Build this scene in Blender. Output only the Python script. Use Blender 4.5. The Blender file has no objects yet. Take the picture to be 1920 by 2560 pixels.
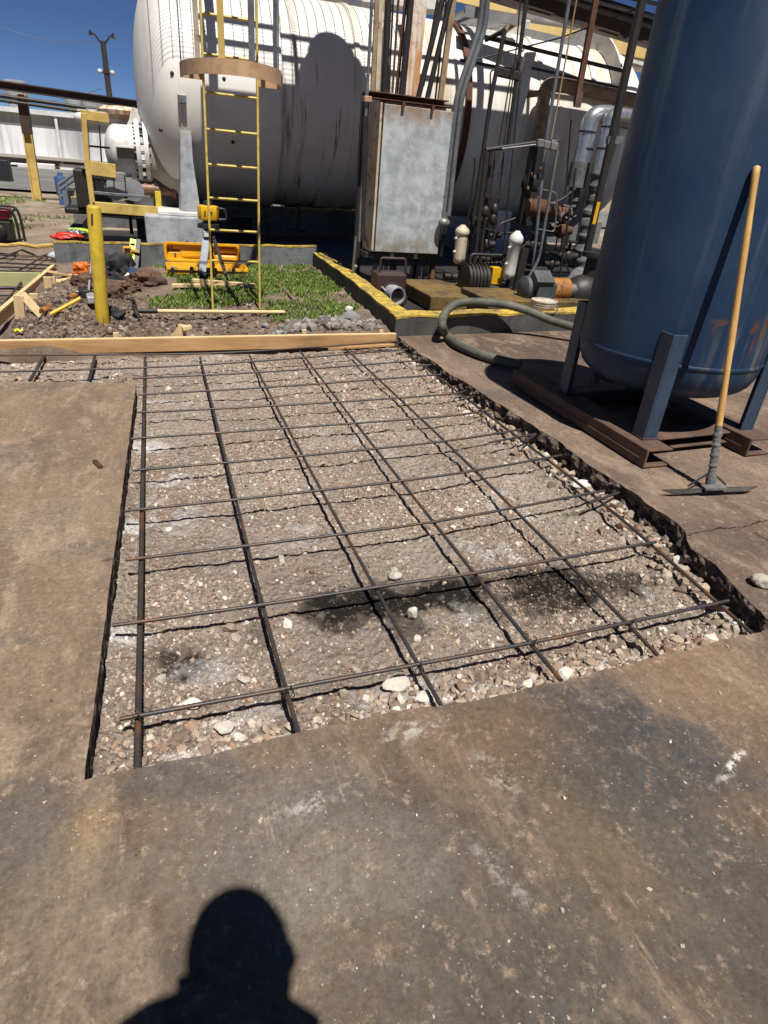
import bpy, bmesh, math, random
import numpy as np
from mathutils import Vector, Matrix
from mathutils.noise import noise as pnoise

random.seed(7); RNG = np.random.default_rng(11)
scene = bpy.context.scene
COL = scene.collection
S = 0.74                     # survey units -> metres
rad = math.radians

# ------------------------------------------------------------------ survey of the place
FOC = 1553.38
def _rot(yaw, pitch, roll):
    fwd = np.array([math.sin(yaw)*math.cos(pitch), math.cos(yaw)*math.cos(pitch), -math.sin(pitch)])
    r0 = np.array([math.cos(yaw), -math.sin(yaw), 0.0]); u0 = np.cross(r0, fwd)
    return math.cos(roll)*r0+math.sin(roll)*u0, -math.sin(roll)*r0+math.cos(roll)*u0, fwd
_r, _u, _f = _rot(.349445, .514341, .0540487)
_n = np.array([(708-960)/FOC, -(4050-1280)/FOC, 1.0])
_d = _r*_n[0]+_u*_n[1]+_f*_n[2]
_Z = -_d/np.linalg.norm(_d); _Y = np.array([0, 1., 0]); _Y -= _Z*(_Y@_Z); _Y /= np.linalg.norm(_Y); _X = np.cross(_Y, _Z)
_M = np.array([_X, _Y, _Z]); CR, CU, CF = _M@_r, _M@_u, _M@_f
_N = _M@np.array([0, 0, 1.]); SA, SB = -_N[0]/_N[2], -_N[1]/_N[2]      # the slab drains with a small slope
HC = 1.55; CAM = np.array([0, 0, HC])
def ray(px, py): return CF*FOC+CR*(px-960)-CU*(py-1280)
def sstep(a, b, x):
    t = np.clip((np.asarray(x, float)-a)/(b-a), 0, 1); return t*t*(3-2*t)
def zg(x, y):
    w = 1-sstep(9, 22, y)
    return (SA*np.clip(x, -8, 12)+SB*y)*w - .25*sstep(14, 30, y)
def G(px, py, h=0.0):
    d = ray(px, py); t = (h-HC)/(d[2]-SA*d[0]-SB*d[1]); p = CAM+d*t
    if p[1] > 8.9 or p[1] < -5:
        lo, hi = 1.0/FOC, 60.0/d[1]
        for _ in range(60):
            m = (lo+hi)/2; q = CAM+d*m
            if q[2] > zg(q[0], q[1])+h: lo = m
            else: hi = m
        p = CAM+d*lo
    return Vector(p)
def PY(px, py, Y): d = ray(px, py); return Vector(CAM+d*Y/d[1])
def PX(px, py, X): d = ray(px, py); return Vector(CAM+d*X/d[0])
def PZ(px, py, z): d = ray(px, py); return Vector(CAM+d*(z-HC)/d[2])
def wu(n, p): return n*float((np.array(p)-CAM)@CF)/FOC     # n photo pixels at point p, in units
def V(*a): return Vector(a)
def zs(x, y): return float(SA*x+SB*y)

# ------------------------------------------------------------------ numpy value noise
def vnoise(x, y, seed=0):
    x = np.asarray(x, float); y = np.asarray(y, float)
    xi = np.floor(x).astype(np.int64); yi = np.floor(y).astype(np.int64)
    xf = x-xi; yf = y-yi; xf = xf*xf*(3-2*xf); yf = yf*yf*(3-2*yf)
    def h(a, b):
        n = (a*374761393+b*668265263+seed*982451653) & 0x7fffffff
        n = ((n ^ (n >> 13))*1274126177) & 0x7fffffff
        return ((n ^ (n >> 16)) & 0xffff)/65535.0
    return (h(xi, yi)*(1-xf)+h(xi+1, yi)*xf)*(1-yf)+(h(xi, yi+1)*(1-xf)+h(xi+1, yi+1)*xf)*yf
def fbm(x, y, seed=0, oct=4):
    v = 0; a = .5; t = 0
    for i in range(oct):
        v = v+a*vnoise(np.asarray(x)*2**i, np.asarray(y)*2**i, seed+i*17); t += a; a *= .5
    return v/t

# ------------------------------------------------------------------ materials
class NT:
    def __init__(s, name):
        s.m = bpy.data.materials.new(name); s.m.use_nodes = True; s.t = s.m.node_tree; s.t.nodes.clear()
        s.out = s.t.nodes.new('ShaderNodeOutputMaterial'); s.b = s.t.nodes.new('ShaderNodeBsdfPrincipled')
        s.t.links.new(s.b.outputs[0], s.out.inputs[0])
        s.co = s.t.nodes.new('ShaderNodeTexCoord').outputs['Object']
    def put(s, inp, v):
        if isinstance(v, bpy.types.NodeSocket): s.t.links.new(v, inp)
        elif isinstance(v, (tuple, list)) and len(v) == 3 and inp.type == 'RGBA': inp.default_value = (*v, 1)
        else: inp.default_value = v
    def map(s, sc=(1, 1, 1), rot=(0, 0, 0), loc=(0, 0, 0), co=None):
        n = s.t.nodes.new('ShaderNodeMapping'); s.put(n.inputs[0], co or s.co)
        n.inputs['Scale'].default_value = sc; n.inputs['Rotation'].default_value = rot; n.inputs['Location'].default_value = loc
        return n.outputs[0]
    def noise(s, scale, detail=5, rough=.6, co=None, dist=0.0):
        n = s.t.nodes.new('ShaderNodeTexNoise'); s.put(n.inputs['Vector'], co or s.co)
        n.inputs['Scale'].default_value = scale; n.inputs['Detail'].default_value = detail; n.inputs['Roughness'].default_value = rough
        n.inputs['Distortion'].default_value = dist
        return n.outputs[0]
    def voro(s, scale, co=None, feature='F1', out=0):
        n = s.t.nodes.new('ShaderNodeTexVoronoi'); n.feature = feature; s.put(n.inputs['Vector'], co or s.co); n.inputs['Scale'].default_value = scale
        return n.outputs[out]
    def wave(s, scale, co=None, dist=4, d='X', bands='BANDS'):
        n = s.t.nodes.new('ShaderNodeTexWave'); n.wave_type = bands
        if bands == 'BANDS': n.bands_direction = d
        s.put(n.inputs['Vector'], co or s.co); n.inputs['Scale'].default_value = scale; n.inputs['Distortion'].default_value = dist
        n.inputs['Detail'].default_value = 3; n.inputs['Detail Scale'].default_value = 1.5
        return n.outputs[1]
    def ramp(s, v, a, b, ca=0.0, cb=1.0):
        n = s.t.nodes.new('ShaderNodeMapRange'); n.interpolation_type = 'SMOOTHSTEP'; s.put(n.inputs[0], v)
        n.inputs[1].default_value = a; n.inputs[2].default_value = b; n.inputs[3].default_value = ca; n.inputs[4].default_value = cb
        return n.outputs[0]
    def mix(s, fac, a, b):
        n = s.t.nodes.new('ShaderNodeMix'); n.data_type = 'RGBA'; s.put(n.inputs[0], fac); s.put(n.inputs[6], a); s.put(n.inputs[7], b)
        return n.outputs[2]
    def math(s, op, a, b=0.0):
        n = s.t.nodes.new('ShaderNodeMath'); n.operation = op; s.put(n.inputs[0], a); s.put(n.inputs[1], b); return n.outputs[0]
    def sep(s, co=None):
        n = s.t.nodes.new('ShaderNodeSeparateXYZ'); s.put(n.inputs[0], co or s.co); return n.outputs
    def spot(s, x, y, rx, ry, rot=0, soft=.5, rag=.5, nscale=5):
        """mask of a stain lying on the ground at x,y (metres)"""
        m = s.t.nodes.new('ShaderNodeMapping'); m.vector_type = 'TEXTURE'; s.put(m.inputs[0], s.co)
        m.inputs['Location'].default_value = (x, y, 0); m.inputs['Rotation'].default_value = (0, 0, rot); m.inputs['Scale'].default_value = (rx, ry, 1)
        o = s.sep(m.outputs[0])
        d = s.math('SQRT', s.math('ADD', s.math('MULTIPLY', o[0], o[0]), s.math('MULTIPLY', o[1], o[1])))
        d = s.math('ADD', d, s.math('MULTIPLY', s.math('SUBTRACT', s.noise(nscale, 6, .65), .5), rag*2))
        return s.ramp(d, 1.0, 1.0-soft)
    def bump(s, h, strength, dist=.01, prev=None):
        n = s.t.nodes.new('ShaderNodeBump'); n.inputs['Strength'].default_value = strength; n.inputs['Distance'].default_value = dist
        s.put(n.inputs['Height'], h)
        if prev is not None: s.put(n.inputs['Normal'], prev)
        return n.outputs[0]
    def done(s, col, rough=.6, metal=0.0, nrm=None, spec=None):
        s.put(s.b.inputs['Base Color'], col); s.put(s.b.inputs['Roughness'], rough); s.put(s.b.inputs['Metallic'], metal)
        if nrm is not None: s.put(s.b.inputs['Normal'], nrm)
        if spec is not None: s.b.inputs['Specular IOR Level'].default_value = spec
        return s.m

RUST1, RUST2 = (.16, .055, .02), (.05, .02, .012)
def paint(name, c, c2=None, scale=3, rough=.5, metal=0.0, rust=0.0, rscale=6, streak=0.0, dirt=0.0, bump=.15, bscale=40, spec=None, speck=0.0):
    t = NT(name); c2 = c2 or tuple(v*.75 for v in c)
    col = t.mix(t.ramp(t.noise(scale, 6, .65), .35, .65), c, c2)
    if streak:
        st = t.noise(1, 5, .6, t.map((9, 9, .7)))
        col = t.mix(t.math('MULTIPLY', t.ramp(st, .5, .72), streak), col, tuple(v*.35 for v in c))
    if dirt:
        col = t.mix(t.math('MULTIPLY', t.ramp(t.noise(scale*4, 8, .7), .48, .7), dirt), col, (.05, .04, .03))
    if speck:
        col = t.mix(t.math('MULTIPLY', t.ramp(t.noise(bscale*2, 3, .6), .62, .72), speck), col, tuple(min(1, v*2+.1) for v in c))
    rgh = rough
    if rust:
        rm = t.ramp(t.math('ADD', t.math('MULTIPLY', t.noise(rscale, 8, .7), .7), t.math('MULTIPLY', t.noise(1, 4, .6, t.map((rscale*1.5, rscale*1.5, rscale*.25))), .3)), .62-.25*rust, .72-.25*rust)
        col = t.mix(rm, col, t.mix(t.noise(rscale*5, 5, .7), RUST2, RUST1))
        rgh = t.math('ADD', rough, t.math('MULTIPLY', rm, .85-rough))
        if metal: metal = t.math('MULTIPLY', t.math('SUBTRACT', 1.0, rm), metal)
    nrm = t.bump(t.noise(bscale, 6, .7), bump, .01) if bump else None
    return t.done(col, rgh, metal, nrm, spec)

def wood(name, c, c2, axis='X', rough=.75, knots=True, sc=1.0):
    t = NT(name)
    m = {'X': (.9, 9, 9), 'Y': (9, .9, 9), 'Z': (9, 9, .9)}[axis]; m = tuple(v*sc for v in m)
    g1 = t.noise(1.3, 6, .6, t.map(m), 1.2); g2 = t.noise(5, 4, .6, t.map(m))
    col = t.mix(t.ramp(g1, .35, .68), c, c2); col = t.mix(t.math('MULTIPLY', t.ramp(g2, .5, .75), .45), col, tuple(v*.55 for v in c2))
    if knots:
        k = t.voro(1, t.map(tuple(v*.38 for v in m)))
        col = t.mix(t.ramp(k, .13, .05), col, (.09, .04, .02))
        col = t.mix(t.math('MULTIPLY', t.ramp(t.noise(2.2, 4, .6), .52, .75), .4), col, tuple(v*.5 for v in c2))
    return t.done(col, rough, 0, t.bump(g2, .25, .004))

BCX, BCY, BRAD = 3.19, 3.31, .572
def _cyl(px, py):
    d = ray(px, py); d = d/np.linalg.norm(d); c = np.array([BCX, BCY]); A = d[0]**2+d[1]**2; b = -(d[0]*c[0]+d[1]*c[1]); t = (-b-math.sqrt(max(0, b*b-A*(c@c-BRAD**2))))/A; q_ = CAM+d*t
    return (q_[0]-BCX)*S, (q_[2]-(SA*BCX+SB*BCY))*S
RUSTSPOTS = [(*_cyl(1890, 812), .032, .042, 1.0), (*_cyl(1912, 818), .018, .07, .95), (*_cyl(1800, 806), .036, .014, .9), (*_cyl(1788, 822), .010, .04, .7), (*_cyl(1872, 936), .03, .018, 1.0), (*_cyl(1882, 860), .012, .07, .7), (*_cyl(1905, 880), .010, .07, .6)]
MAT = {}
def build_materials():
    M = MAT
    # --- concrete paving: worn, oil darkened, tyre polished
    def concrete(name, base, dark, light, stains, grain=.30, pal2=None):
        t = NT(name); dk0, lt0 = dark, light
        if pal2:
            mk = t.ramp(t.math('ADD', t.sep()[1], t.math('MULTIPLY', t.math('SUBTRACT', t.noise(1.6, 6, .65), .5), 1.3)), 1.45, .55)
            base, dark, light = (t.mix(mk, a_, b_) for a_, b_ in zip((base, dark, light), pal2))
        n1 = t.noise(.9, 7, .62, None, .4); n2 = t.noise(3.2, 8, .68, t.map((1.7, .8, 1), (0, 0, .5)), .6); n3 = t.noise(26, 6, .75)
        sw = t.noise(2.2, 8, .7, t.map((2.6, .5, 1), (0, 0, -.55)), .8)          # brushed arcs
        col = t.mix(t.ramp(n1, .36, .62), dark, base)
        col = t.mix(t.math('MULTIPLY', t.ramp(n2, .50, .62), .75), col, light)
        col = t.mix(t.math('MULTIPLY', t.ramp(sw, .50, .70), .5), col, tuple(v*.62 for v in dk0))
        col = t.mix(t.math('MULTIPLY', t.ramp(t.noise(1.7, 9, .78, t.map((1, 1, 1), (0, 0, 0), (5, 3, 0))), .54, .64), .65), col, (.075, .072, .07))
        col = t.mix(t.math('MULTIPLY', t.ramp(t.noise(1.2, 5, .6, t.map((1, 1, 1), (0, 0, 0), (9, 1, 0))), .55, .75), .45), col, (.20, .125, .06))
        for st in stains:
            x, y, rx, ry, ro, c, amt = st[:7]
            if sum(c) > 1.0: msk = t.math('MULTIPLY', t.spot(x, y, rx*1.5, ry*1.5, ro, .9, .7, 22), t.ramp(t.noise(40, 5, .7), .46, .58))
            else: msk = t.math('MULTIPLY', t.spot(x, y, rx*1.15, ry*1.15, ro, .9, .8, 6), t.ramp(t.noise(38, 6, .8), .30, .62, .45, 1.0))
            col = t.mix(t.math('MULTIPLY', msk, amt), col, c)
        col = t.mix(t.math('MULTIPLY', t.ramp(n3, .54, .74), .55), col, tuple(v*1.7 for v in lt0))
        col = t.mix(t.math('MULTIPLY', t.ramp(t.noise(60, 5, .7), .55, .7), .5), col, tuple(v*.45 for v in dk0))
        wco = t.map((1, 1, 1)); sp = t.noise(46, 2, .5, t.map((1, .55, 1), (0, 0, .6))); spm = t.math('MULTIPLY', t.ramp(sp, .72, .78), t.ramp(t.noise(2.4, 5, .65), .48, .62))
        col = t.mix(t.math('MULTIPLY', spm, .6), col, (.44, .39, .33))
        sp2 = t.noise(120, 2, .5); col = t.mix(t.math('MULTIPLY', t.math('MULTIPLY', t.ramp(sp2, .67, .76), t.ramp(t.noise(1.5, 5, .65, t.map((1, 1, 1), (0, 0, 0), (2, 2, 0))), .38, .58)), .8), col, (.44, .40, .34))
        pit = t.noise(30, 3, .6, t.map((1, 1, 1), (0, 0, 0), (4, 4, 0))); pm = t.ramp(pit, .70, .76); col = t.mix(t.math('MULTIPLY', pm, .7), col, (.035, .028, .022))
        sc = t.noise(7, 3, .5, t.map((7, .35, 1), (0, 0, .35))); scm = t.math('MULTIPLY', t.ramp(sc, .70, .76), t.ramp(t.noise(1.3, 3), .5, .62))
        col = t.mix(t.math('MULTIPLY', scm, .55), col, (.42, .38, .33))
        gr = t.math('ADD', t.math('MULTIPLY', t.noise(85, 4, .75), .5), t.math('ADD', t.math('MULTIPLY', t.noise(24, 6, .75, t.map((1.5, .8, 1), (0, 0, .5))), .35), t.math('MULTIPLY', t.noise(230, 2, .6), .15)))
        for ro_, fq, th in ((.5, 3.1, .60), (-.35, 2.3, .62), (1.1, 2.7, .63)):
            b_ = t.noise(fq, 9, .78, t.map((5.5, .55, 1), (0, 0, ro_), (ro_*3, 1, 0)), .35); bm_ = t.math('MULTIPLY', t.ramp(b_, th, th+.09), t.ramp(t.noise(1.1, 4, .6, t.map((1, 1, 1), (0, 0, 0), (ro_*7, 2, 0))), .42, .60))
            col = t.mix(t.math('MULTIPLY', bm_, .55), col, tuple(v*1.5 for v in lt0) if ro_ > 0 else tuple(v*.55 for v in dk0))
        hs = t.t.nodes.new('ShaderNodeHueSaturation'); t.put(hs.inputs['Value'], t.ramp(gr, .36, .66, 1-grain*1.35, 1+grain*1.45)); t.put(hs.inputs['Color'], col); col = hs.outputs[0]
        h = t.math('ADD', t.math('MULTIPLY', t.noise(55, 7, .75), .6), t.math('MULTIPLY', t.noise(9, 5, .6), .6))
        nrm = t.bump(h, .55, .006); nrm = t.bump(pm, -.6, .01, nrm)
        return t.done(col, t.ramp(n2, .3, .7, .62, .9), 0, nrm, .35)
    s = lambda px, py: tuple(v*S for v in G(px, py)[:2])
    st_front = []
    for (px, py, rx, ry, ro, c, a) in (
            (1440, 1790, .17, .36, .40, (.034, .035, .038), .95), (1580, 1800, .13, .32, .5, (.04, .041, .044), .85), (1520, 1940, .24, .22, .4, (.042, .04, .038), .75),
            (1050, 1990, .20, .16, 0, (.05, .045, .04), .6), (1330, 2000, .3, .2, .3, (.06, .055, .045), .55), (480, 1890, .2, .1, -.2, (.09, .09, .09), .6),
            (1830, 1915, .075, .011, .38, (.62, .58, .52), .9), (1240, 1935, .025, .07, .35, (.5, .45, .4), .7), (1262, 2200, .02, .09, .3, (.42, .38, .33), .6),
            (1040, 1825, .07, .03, 0, (.5, .47, .42), .8), (330, 2060, .05, .22, .1, (.085, .05, .035), .8), (225, 2060, .06, .13, -.3, (.26, .17, .08), .7),
            (1000, 2080, .1, .16, .4, (.045, .043, .04), .5), (1850, 2430, .03, .3, .55, (.035, .03, .027), .7), (700, 2050, .3, .18, .2, (.12, .115, .11), .6),
            (60, 2080, .1, .16, .4, (.09, .085, .085), .6), (620, 2110, .42, .26, 0, (.118, .098, .078), .5), (1230, 1850, .34, .20, .2, (.135, .088, .054), .7), (1720, 1620, .24, .16, .2, (.165, .105, .062), .75), (1450, 2350, .55, .22, 0, (.066, .058, .047), .65), (130, 2330, .2, .2, .2, (.185, .145, .10), .6), (950, 2300, .3, .15, 0, (.10, .085, .068), .6), (400, 1960, .35, .07, -.15, (.078, .068, .06), .7), (1700, 2100, .2, .3, .4, (.075, .068, .06), .6), (880, 2180, .2, .14, .3, (.19, .165, .135), .6), (1480, 2100, .1, .25, .3, (.17, .115, .06), .45), (760, 2020, .06, .03, 0, (.40, .38, .34), .6)):
        x, y = s(px, py); st_front.append((x, y, rx, ry, ro, c, a))
    st_left = []
    for (px, py, rx, ry, ro, c, a) in ((330, 1740, .03, .10, .1, (.20, .13, .06), .6), (120, 1290, .35, .18, .3, (.20, .155, .115), .5), (60, 1120, .3, .12, .5, (.10, .07, .05), .5), (268, 1400, .02, .014, 0, (.03, .025, .02), .9)):
        x, y = s(px, py); st_left.append((x, y, rx, ry, ro, c, a))
    M['front_concrete'] = M['left_concrete'] = concrete('worn_paving_concrete', (.212, .150, .101), (.146, .102, .069), (.275, .202, .142), st_front+st_left, .20, ((.166, .112, .072), (.066, .049, .036), (.214, .154, .107)))
    st_r = []
    for (px, py, rx, ry, ro, c, a) in ((1050, 850, .25, .3, 0, (.05, .035, .025), .5), (1260, 830, .5, .25, 0, (.07, .045, .032), .6), (1800, 1370, .2, .1, .2, (.09, .065, .045), .5)):
        x, y = s(px, py); st_r.append((x, y, rx, ry, ro, c, a))
    M['right_concrete'] = concrete('worn_right_concrete', (.175, .122, .090), (.092, .064, .047), (.24, .175, .122), st_r, .2)
    # --- broken slab edge
    t = NT('broken_concrete_edge'); n = t.noise(14, 7, .7)
    col = t.mix(t.ramp(n, .35, .65), (.05, .036, .027), (.17, .135, .105)); col = t.mix(t.math('MULTIPLY', t.ramp(t.noise(38, 3, .55), .56, .64), .8), col, (.33, .29, .25)); col = t.mix(t.math('MULTIPLY', t.ramp(t.noise(30, 5, .7, t.map((1, 1, 1), (0, 0, 0), (3, 1, 2))), .54, .66), .8), col, (.025, .018, .014))
    M['edge'] = t.done(col, .95, 0, t.bump(t.noise(30, 7, .75), .9, .02), .2)
    # --- trench fill (stain attribute carries oil and lime patches)
    t = NT('trench_base')
    at = t.t.nodes.new('ShaderNodeVertexColor'); at.layer_name = 'stain'; sp = t.t.nodes.new('ShaderNodeSeparateColor'); t.put(sp.inputs[0], at.outputs[0])
    col = t.mix(t.ramp(t.noise(2.2, 7, .65), .35, .66), (.30, .228, .180), (.43, .352, .288))
    col = t.mix(t.math('MULTIPLY', t.ramp(t.noise(38, 6, .7), .48, .66), .8), col, (.42, .355, .30))
    col = t.mix(t.math('MULTIPLY', t.ramp(t.noise(75, 3, .55), .60, .68), .8), col, (.56, .525, .475))
    col = t.mix(t.math('MULTIPLY', t.ramp(t.noise(90, 4, .6), .56, .7), .7), col, (.07, .05, .038))
    col = t.mix(sp.outputs[0], col, (.022, .018, .015)); col = t.mix(sp.outputs[1], col, (.66, .63, .60)); col = t.mix(sp.outputs[2], col, (.05, .10, .015))
    nrm = t.bump(t.math('ADD', t.noise(45, 8, .8), t.math('MULTIPLY', t.voro(42), 1.0)), 1.0, .024)
    M['trench'] = t.done(col, .95, 0, nrm, .2)
    # --- loose stones, colour per stone
    def stones(name, tint=(1, 1, 1)):
        t = NT(name); at = t.t.nodes.new('ShaderNodeVertexColor'); at.layer_name = 'tone'
        col = t.mix(t.math('MULTIPLY', t.ramp(t.noise(60, 6, .7), .4, .7), .5), at.outputs[0], t.mix(.5, at.outputs[0], (.09, .065, .05)))
        return t.done(col, .92, 0, t.bump(t.noise(120, 5, .7), .5, .004), .25)
    M['stone'] = stones('limestone_gravel')
    # --- soil
    t = NT('dug_soil'); n = t.noise(3, 8, .7)
    col = t.mix(t.ramp(n, .35, .65), (.15, .105, .078), (.275, .21, .16)); col = t.mix(t.math('MULTIPLY', t.ramp(t.noise(24, 7, .7), .5, .7), .7), col, (.05, .033, .024))
    col = t.mix(t.math('MULTIPLY', t.ramp(t.voro(30), .18, .08), .6), col, (.38, .33, .28))
    far = t.sep()[1]
    fm = t.ramp(far, 7.5, 12.0)
    fcol = t.mix(t.ramp(t.noise(.9, 8, .7), .38, .62), (.37, .30, .23), (.22, .165, .12)); fcol = t.mix(t.math('MULTIPLY', t.ramp(t.noise(1.6, 8, .75), .53, .62), .8), fcol, (.07, .085, .028))
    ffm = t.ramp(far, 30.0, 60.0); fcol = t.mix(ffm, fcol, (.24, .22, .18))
    col = t.mix(fm, col, fcol)
    M['soil'] = t.done(col, .97, 0, t.bump(t.noise(30, 9, .8), .9, .03), .15)
    M['oil_floor'] = paint('oily_concrete_floor', (.03, .027, .024), (.012, .011, .010), 2.5, .55, dirt=.5, bump=.4)
    M['road'] = paint('asphalt', (.17, .165, .155), (.11, .105, .1), .6, .9, bump=.4)
    # --- steel
    t = NT('rebar_steel'); n = t.noise(7, 6, .7)
    col = t.mix(t.ramp(n, .42, .60), (.042, .043, .048), (.085, .055, .038)); col = t.mix(t.ramp(t.noise(3.1, 5, .7), .54, .66), col, t.mix(t.noise(50, 4), (.10, .045, .02), (.20, .09, .04)))
    M['rebar'] = t.done(col, .5, .35, t.bump(t.noise(150, 3), .25, .002))
    M['wire'] = paint('tie_wire', (.04, .035, .03), None, 9, .5, .6)
    M['rust'] = paint('rusted_steel', (.13, .05, .026), (.07, .028, .016), 6, .85, 0, dirt=.4, bump=.5)
    M['rusty_frame'] = paint('worn_red_oxide_steel', (.135, .075, .052), (.075, .045, .035), 5, .75, .1, rust=.3, rscale=9, dirt=.6, speck=.2, bump=.35)
    M['dark_steel'] = paint('dark_grimy_steel', (.022, .021, .021), (.04, .032, .026), 5, .5, .3, rust=.15, dirt=.4)
    M['grey_steel'] = paint('grey_galvanised_conduit', (.22, .23, .235), (.15, .155, .16), 5, .42, .45, dirt=.35, bump=.1)
    M['aluminium'] = paint('jacket_sheet_metal', (.52, .54, .56), (.42, .44, .46), 4, .28, .75, dirt=.25, bump=.05)
    t = NT('galvanised_sheet'); v = t.noise(7, 6, .6); v2 = t.noise(16, 5, .65)
    col = t.mix(t.ramp(v, .34, .66), (.52, .555, .565), (.33, .355, .37)); col = t.mix(t.math('MULTIPLY', t.ramp(v2, .50, .66), .4), col, (.66, .68, .675))
    zz = t.sep()[2]
    topm = t.math('MULTIPLY', t.ramp(zz, 1.02, 1.30), t.ramp(t.noise(9, 6, .7, t.map((1.6, 1.6, .35))), .30, .62)); col = t.mix(topm, col, (.30, .17, .08))
    botm = t.math('MULTIPLY', t.ramp(zz, .30, .02), t.ramp(t.noise(6, 6, .7), .35, .65)); col = t.mix(t.math('MULTIPLY', botm, .8), col, (.25, .19, .12))
    M['galv'] = t.done(col, .5, .25, t.bump(t.noise(5, 3), .06, .02))
    M['cream_steel'] = paint('old_cream_paint', (.58, .50, .38), (.42, .33, .22), 5, .6, rust=.42, rscale=8, streak=.35)
    M['rusty_white'] = None
    t = NT('rust_stained_white_tray'); o = t.sep()
    m1 = t.ramp(t.noise(2.2, 6, .6, t.map((8, 8, .9))), .40, .62); col = t.mix(m1, (.68, .62, .53), (.50, .25, .09)); col = t.mix(t.math('MULTIPLY', t.ramp(t.noise(9, 7, .7), .5, .66), .6), col, (.33, .13, .045))
    M['rusty_white'] = t.done(col, .7)
    # --- white horizontal tank
    t = NT('weathered_white_tank'); o = t.sep()
    col = t.mix(t.ramp(t.noise(.8, 7, .65), .35, .65), (.76, .745, .70), (.64, .61, .55))
    st = t.noise(1, 6, .65, t.map((3.2, .35, .35))); xm = t.ramp(o[0], 2.0, 3.2)
    col = t.mix(t.math('MULTIPLY', t.math('MULTIPLY', t.ramp(st, .46, .66), xm), .65), col, (.42, .32, .17))
    st2 = t.noise(1, 7, .7, t.map((9, .8, .8), (0, 0, 0), (3, 1, 2)))
    band = t.math('MULTIPLY', t.ramp(o[0], 1.55, 1.7), t.ramp(o[0], 3.3, 2.6)); low = t.ramp(o[2], 2.4, 1.8)
    col = t.mix(t.math('MULTIPLY', t.math('MULTIPLY', t.ramp(st2, .57, .62), t.math('MULTIPLY', band, low)), .8), col, (.15, .075, .035))
    edge = t.math('MULTIPLY', t.ramp(o[0], 1.6, 1.66), t.ramp(o[0], 2.1, 1.7))
    col = t.mix(t.math('MULTIPLY', t.math('MULTIPLY', edge, t.ramp(st2, .46, .60)), .7), col, (.18, .095, .045))
    # jacket laps every 0.3 m on the right half
    fr = t.math('FRACT', t.math('MULTIPLY', o[0], 3.6)); lap = t.math('MULTIPLY', t.math('MULTIPLY', t.ramp(fr, .10, .0), xm), .4)
    col = t.mix(lap, col, (.16, .12, .07))
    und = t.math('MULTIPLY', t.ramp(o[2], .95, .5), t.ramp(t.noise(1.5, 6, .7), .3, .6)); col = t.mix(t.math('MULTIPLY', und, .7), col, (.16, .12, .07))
    M['tank_white'] = t.done(col, .5, 0, t.bump(t.noise(1.6, 4, .5), .12, .05), .4)
    M['white_paint'] = paint('dirty_white_paint', (.66, .65, .62), (.52, .50, .46), 2.5, .5, rust=.08, streak=.3, dirt=.2)
    M['white_clean'] = paint('bright_white_paint', (.72, .71, .68), (.58, .56, .52), 3, .5, streak=.35, dirt=.25, bump=.08)
    # --- blue tank: navy enamel, dusty runs, rust blisters low on the right
    t = NT('navy_tank_paint'); o = t.sep()
    col = t.mix(t.ramp(t.noise(2.2, 6, .6), .35, .68), (.008, .026, .064), (.017, .040, .078))
    col = t.mix(t.math('MULTIPLY', t.ramp(t.noise(1, 6, .6, t.map((13, 13, .7))), .5, .74), .42), col, (.085, .108, .128))
    col = t.mix(t.math('MULTIPLY', t.ramp(t.noise(60, 4, .6), .62, .74), .12), col, (.09, .11, .12))
    rxm = t.ramp(t.noise(11, 6, .7, t.map((1, 1, .55))), .42, .54)
    for (cx, cz, wx, wz, a) in RUSTSPOTS:
        dd = t.math('ADD', t.math('POWER', t.math('MULTIPLY', t.math('SUBTRACT', o[0], cx), 1/wx), 2.0), t.math('POWER', t.math('MULTIPLY', t.math('SUBTRACT', o[2], cz), 1/wz), 2.0))
        col = t.mix(t.math('MULTIPLY', t.math('MULTIPLY', t.ramp(dd, 1.2, .4), t.ramp(o[1], -.15, -.25)), t.math('MULTIPLY', rxm, a)), col, (.095, .038, .02))
    lowm = t.math('MULTIPLY', t.ramp(o[2], .66, .5), t.math('MULTIPLY', t.ramp(t.noise(1, 6, .6, t.map((20, 20, 1.2))), .46, .64), t.ramp(o[0], -.22, -.05)))
    col = t.mix(t.math('MULTIPLY', lowm, .55), col, (.15, .155, .13))
    M['navy'] = t.done(col, t.ramp(t.noise(3, 5), .3, .7, .42, .6), 0, t.bump(t.noise(3, 3), .05, .02), .28)
    M['navy_leg'] = paint('scuffed_navy_leg', (.030, .056, .095), (.022, .04, .07), 7, .45, rust=.10, rscale=8, dirt=.35, speck=.25)
    M['navy_dark'] = paint('dark_tank_belly', (.012, .018, .03), (.008, .01, .015), 5, .6, dirt=.4)
    # --- yellows
    M['yellow'] = paint('safety_yellow_paint', (.60, .43, .035), (.46, .31, .03), 3, .5, rust=.12, rscale=7, dirt=.3, streak=.25)
    M['yellow_ladder'] = paint('yellow_ladder_paint', (.62, .48, .11), (.50, .37, .08), 6, .5, rust=.12, rscale=9, dirt=.35)
    M['yellow_pale'] = paint('sun_faded_yellow_paint', (.62, .45, .13), (.50, .34, .09), 2, .55, rust=.08, dirt=.2, streak=.2)
    M['yellow_curb'] = paint('worn_yellow_curb_paint', (.54, .37, .05), (.25, .18, .05), 6, .75, rust=.1, dirt=1.0, bump=.5, speck=.2)
    M['yellow_plinth'] = paint('oil_stained_yellow_plinth', (.17, .105, .025), (.075, .05, .02), 3, .7, dirt=.95, streak=.5, bump=.5)
    M['tan_hoop'] = paint('sun_tan_paint', (.52, .34, .19), (.42, .26, .14), 5, .6, rust=.08, rscale=9, dirt=.2)
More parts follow.
